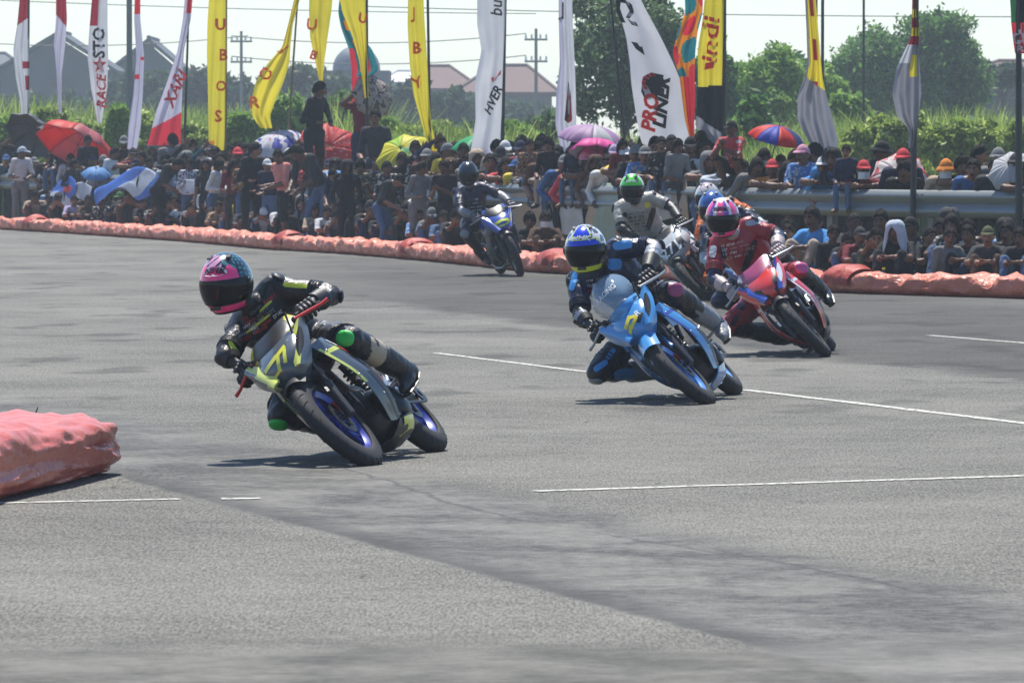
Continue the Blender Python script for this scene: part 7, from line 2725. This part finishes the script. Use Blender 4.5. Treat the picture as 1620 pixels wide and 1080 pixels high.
cloth('smaller blue and white sheet over the hooded person at the far left', [[(100, 282, .3), (110, 278, .2), (120, 286, .2)], [(80, 304, .2), (102, 296, .1), (120, 300, 0)], [(72, 312, .1), (90, 304, 0), (114, 322, 0)], [(74, 330, 0), (82, 310, -.1), (106, 330, -.1)]], (bd, 1.8), [C_BLUE, C_WHT, P_RED], lambda u, v: 2 if (.55 < u < .8 and .25 < v < .5) else (1 if v > .6 else 0), seed=2)
cloth('white sheet spread over knees beside the blue sheet', [[(116, 292, .1), (130, 288, .1), (146, 296, .1)], [(118, 306, 0), (132, 310, 0), (144, 306, 0)], [(122, 312, 0), (134, 318, 0), (142, 314, 0)]], (bd, 1.9), [C_WHT], seed=3)
cloth('white paper sheet held open left of the yellow flag', [[(276, 288, .1), (292, 284, .1), (308, 284, .1)], [(282, 300, 0), (295, 304, 0), (308, 298, 0)], [(290, 308, 0), (300, 308, 0), (308, 306, 0)]], (bd, 2.2), [C_WHT], seed=4)
cloth('second white sheet lower beside the first paper sheet', [[(306, 312, .1), (316, 308, .1), (324, 312, .1)], [(310, 324, 0), (318, 326, 0), (326, 322, 0)], [(314, 330, 0), (320, 331, 0), (326, 326, 0)]], (bd, 1.8), [C_WHT], seed=5)
cloth('blue grey jacket hung over the rail left of the dark upright racer', [[(658, 296, .1), (672, 292, .1), (686, 294, .1), (696, 302, .1)], [(660, 312, -.05), (674, 314, -.05), (688, 312, -.05), (700, 318, -.05)], [(662, 345, 0), (674, 350, 0), (686, 348, 0), (694, 345, 0)], [(664, 375, 0), (672, 382, 0), (682, 380, 0), (688, 372, 0)]], (rd, -.17), [C_GBLUE, C_PALE], lambda u, v: 1 if (v < .3 and u > .3) else 0, name='jacket', cat='jacket', seed=6)
cloth('white striped shirt hung over the rail below the yellow umbrella', [[(638, 294, .1), (648, 292, .1), (656, 296, .1)], [(638, 308, -.05), (648, 312, -.05), (655, 308, -.05)], [(640, 322, 0), (648, 326, 0), (654, 322, 0)]], (rd, -.17), [C_WHT], name='shirt', cat='shirt', seed=7)
gr = 'vinyl banners draped over the rail'
cloth('beige draped cloth over the rail right of the dark upright racer', [[(796, 289, .22), (812, 287, .22), (832, 285, .22), (852, 285, .22), (866, 287, .22)], [(794, 320, -.05), (812, 324, -.08), (832, 318, -.03), (852, 324, -.08), (868, 320, -.05)], [(794, 345, 0), (815, 350, -.05), (836, 345, .03), (856, 350, -.05), (874, 350, 0)], [(800, 366, 0), (818, 372, -.05), (838, 370, .03), (860, 380, -.05), (884, 392, 0)]], (rd, -.17), [C_BEIGE, C_PALE], lambda u, v: 1 if u > .86 or u < .18 else 0, group=gr, name='draped_banner', cat='banner', seed=8)
cloth('pale crumpled cloth over the rail below the narrow white banner', [[(868, 297, .22), (884, 293, .22), (900, 299, .22), (918, 305, .22)], [(874, 332, -.05), (890, 332, -.08), (906, 336, -.03), (922, 342, -.05)], [(880, 352, 0), (894, 356, -.05), (908, 354, .03), (924, 358, 0)], [(886, 368, 0), (898, 372, -.05), (910, 370, .02), (926, 372, 0)]], (rd, -.18), [C_PALE, C_WHT], lambda u, v: 1 if (u > .6 and v > .55) else 0, group=gr, name='draped_banner', cat='banner', seed=9)
cloth('grey green draped cloth over the rail behind the green-helmeted racer', [[(938, 291, .22), (952, 289, .22), (968, 290, .22), (986, 289, .22)], [(932, 326, -.05), (950, 328, -.08), (966, 322, -.03), (984, 326, -.05)], [(926, 350, 0), (944, 354, -.06), (962, 350, .03), (982, 356, 0)], [(930, 376, 0), (946, 382, -.05), (962, 384, .03), (978, 386, 0)]], (rd, -.18), [C_GRN, C_BEIGE, C_RUST], lambda u, v: 1 if u < .22 else (2 if u > .9 and v > .4 else 0), group=gr, name='draped_banner', cat='banner', seed=10)
cloth('pale cloth over the rail between the green helmet and the orange suit', [[(1024, 285, .22), (1044, 283, .22), (1066, 283, .22), (1086, 285, .22)], [(1022, 322, -.05), (1042, 326, -.08), (1066, 320, -.03), (1088, 324, -.05)], [(1022, 345, 0), (1042, 350, -.05), (1066, 345, .03), (1090, 350, 0)]], (rd, -.18), [C_PALE, C_BEIGE], lambda u, v: 1 if u > .6 else 0, group=gr, name='draped_banner', cat='banner', seed=11)
# drinks left on the verge
BOT = glassy('bottle_plastic', (0.45, 0.55, 0.65), .55)
for i, (px, b, lab) in enumerate(((486, .40, 'water bottle on the verge beside the man in dark shirt and jeans'), (520, .42, 'water bottle behind the barrier left of the black hooded person'), (588, .42, 'water bottle behind the barrier right of the black hooded person'), (276, .5, 'dark teal bottle with yellow green cap on the verge below the slanting banner'), (1398, .42, 'pale teal bottle on the verge beside the towel-headed person'))):
    p = bar_p(px, b)
    bt = thing('bottle', lab, 'bottle', p, 'drinks on the verge')
    MB().lathe([(.001, 0), (.036, 0), (.038, .02), (.038, .16), (.030, .20), (.014, .235), (.014, .25), (.001, .25)], n=14, axis='Z').build('body', BOT if i < 3 else CL['teal'], bt)
    MB().lathe([(.001, .248), (.017, .248), (.017, .27), (.001, .27)], n=12, axis='Z').build('lid', C_BLUE if i < 3 else NEON, bt)

# ------------------------------------------------------------------ haze
hz = MB().box((0, 400, 5.2), (292, 816, 12.6)).build('haze', [], smooth=False)
hz['kind'] = 'stuff'
hm = bpy.data.materials.new('haze')
hm.use_nodes = True
t = hm.node_tree
t.nodes.clear()
pv = t.nodes.new('ShaderNodeVolumePrincipled')
pv.inputs['Color'].default_value = (0.78, 0.89, 1.0, 1)
pv.inputs['Density'].default_value = 0.00065
pv.inputs['Anisotropy'].default_value = 0.25
t.links.new(pv.outputs[0], t.nodes.new('ShaderNodeOutputMaterial').inputs['Volume'])
hz.data.materials.append(hm)
hz.display_type = 'WIRE'
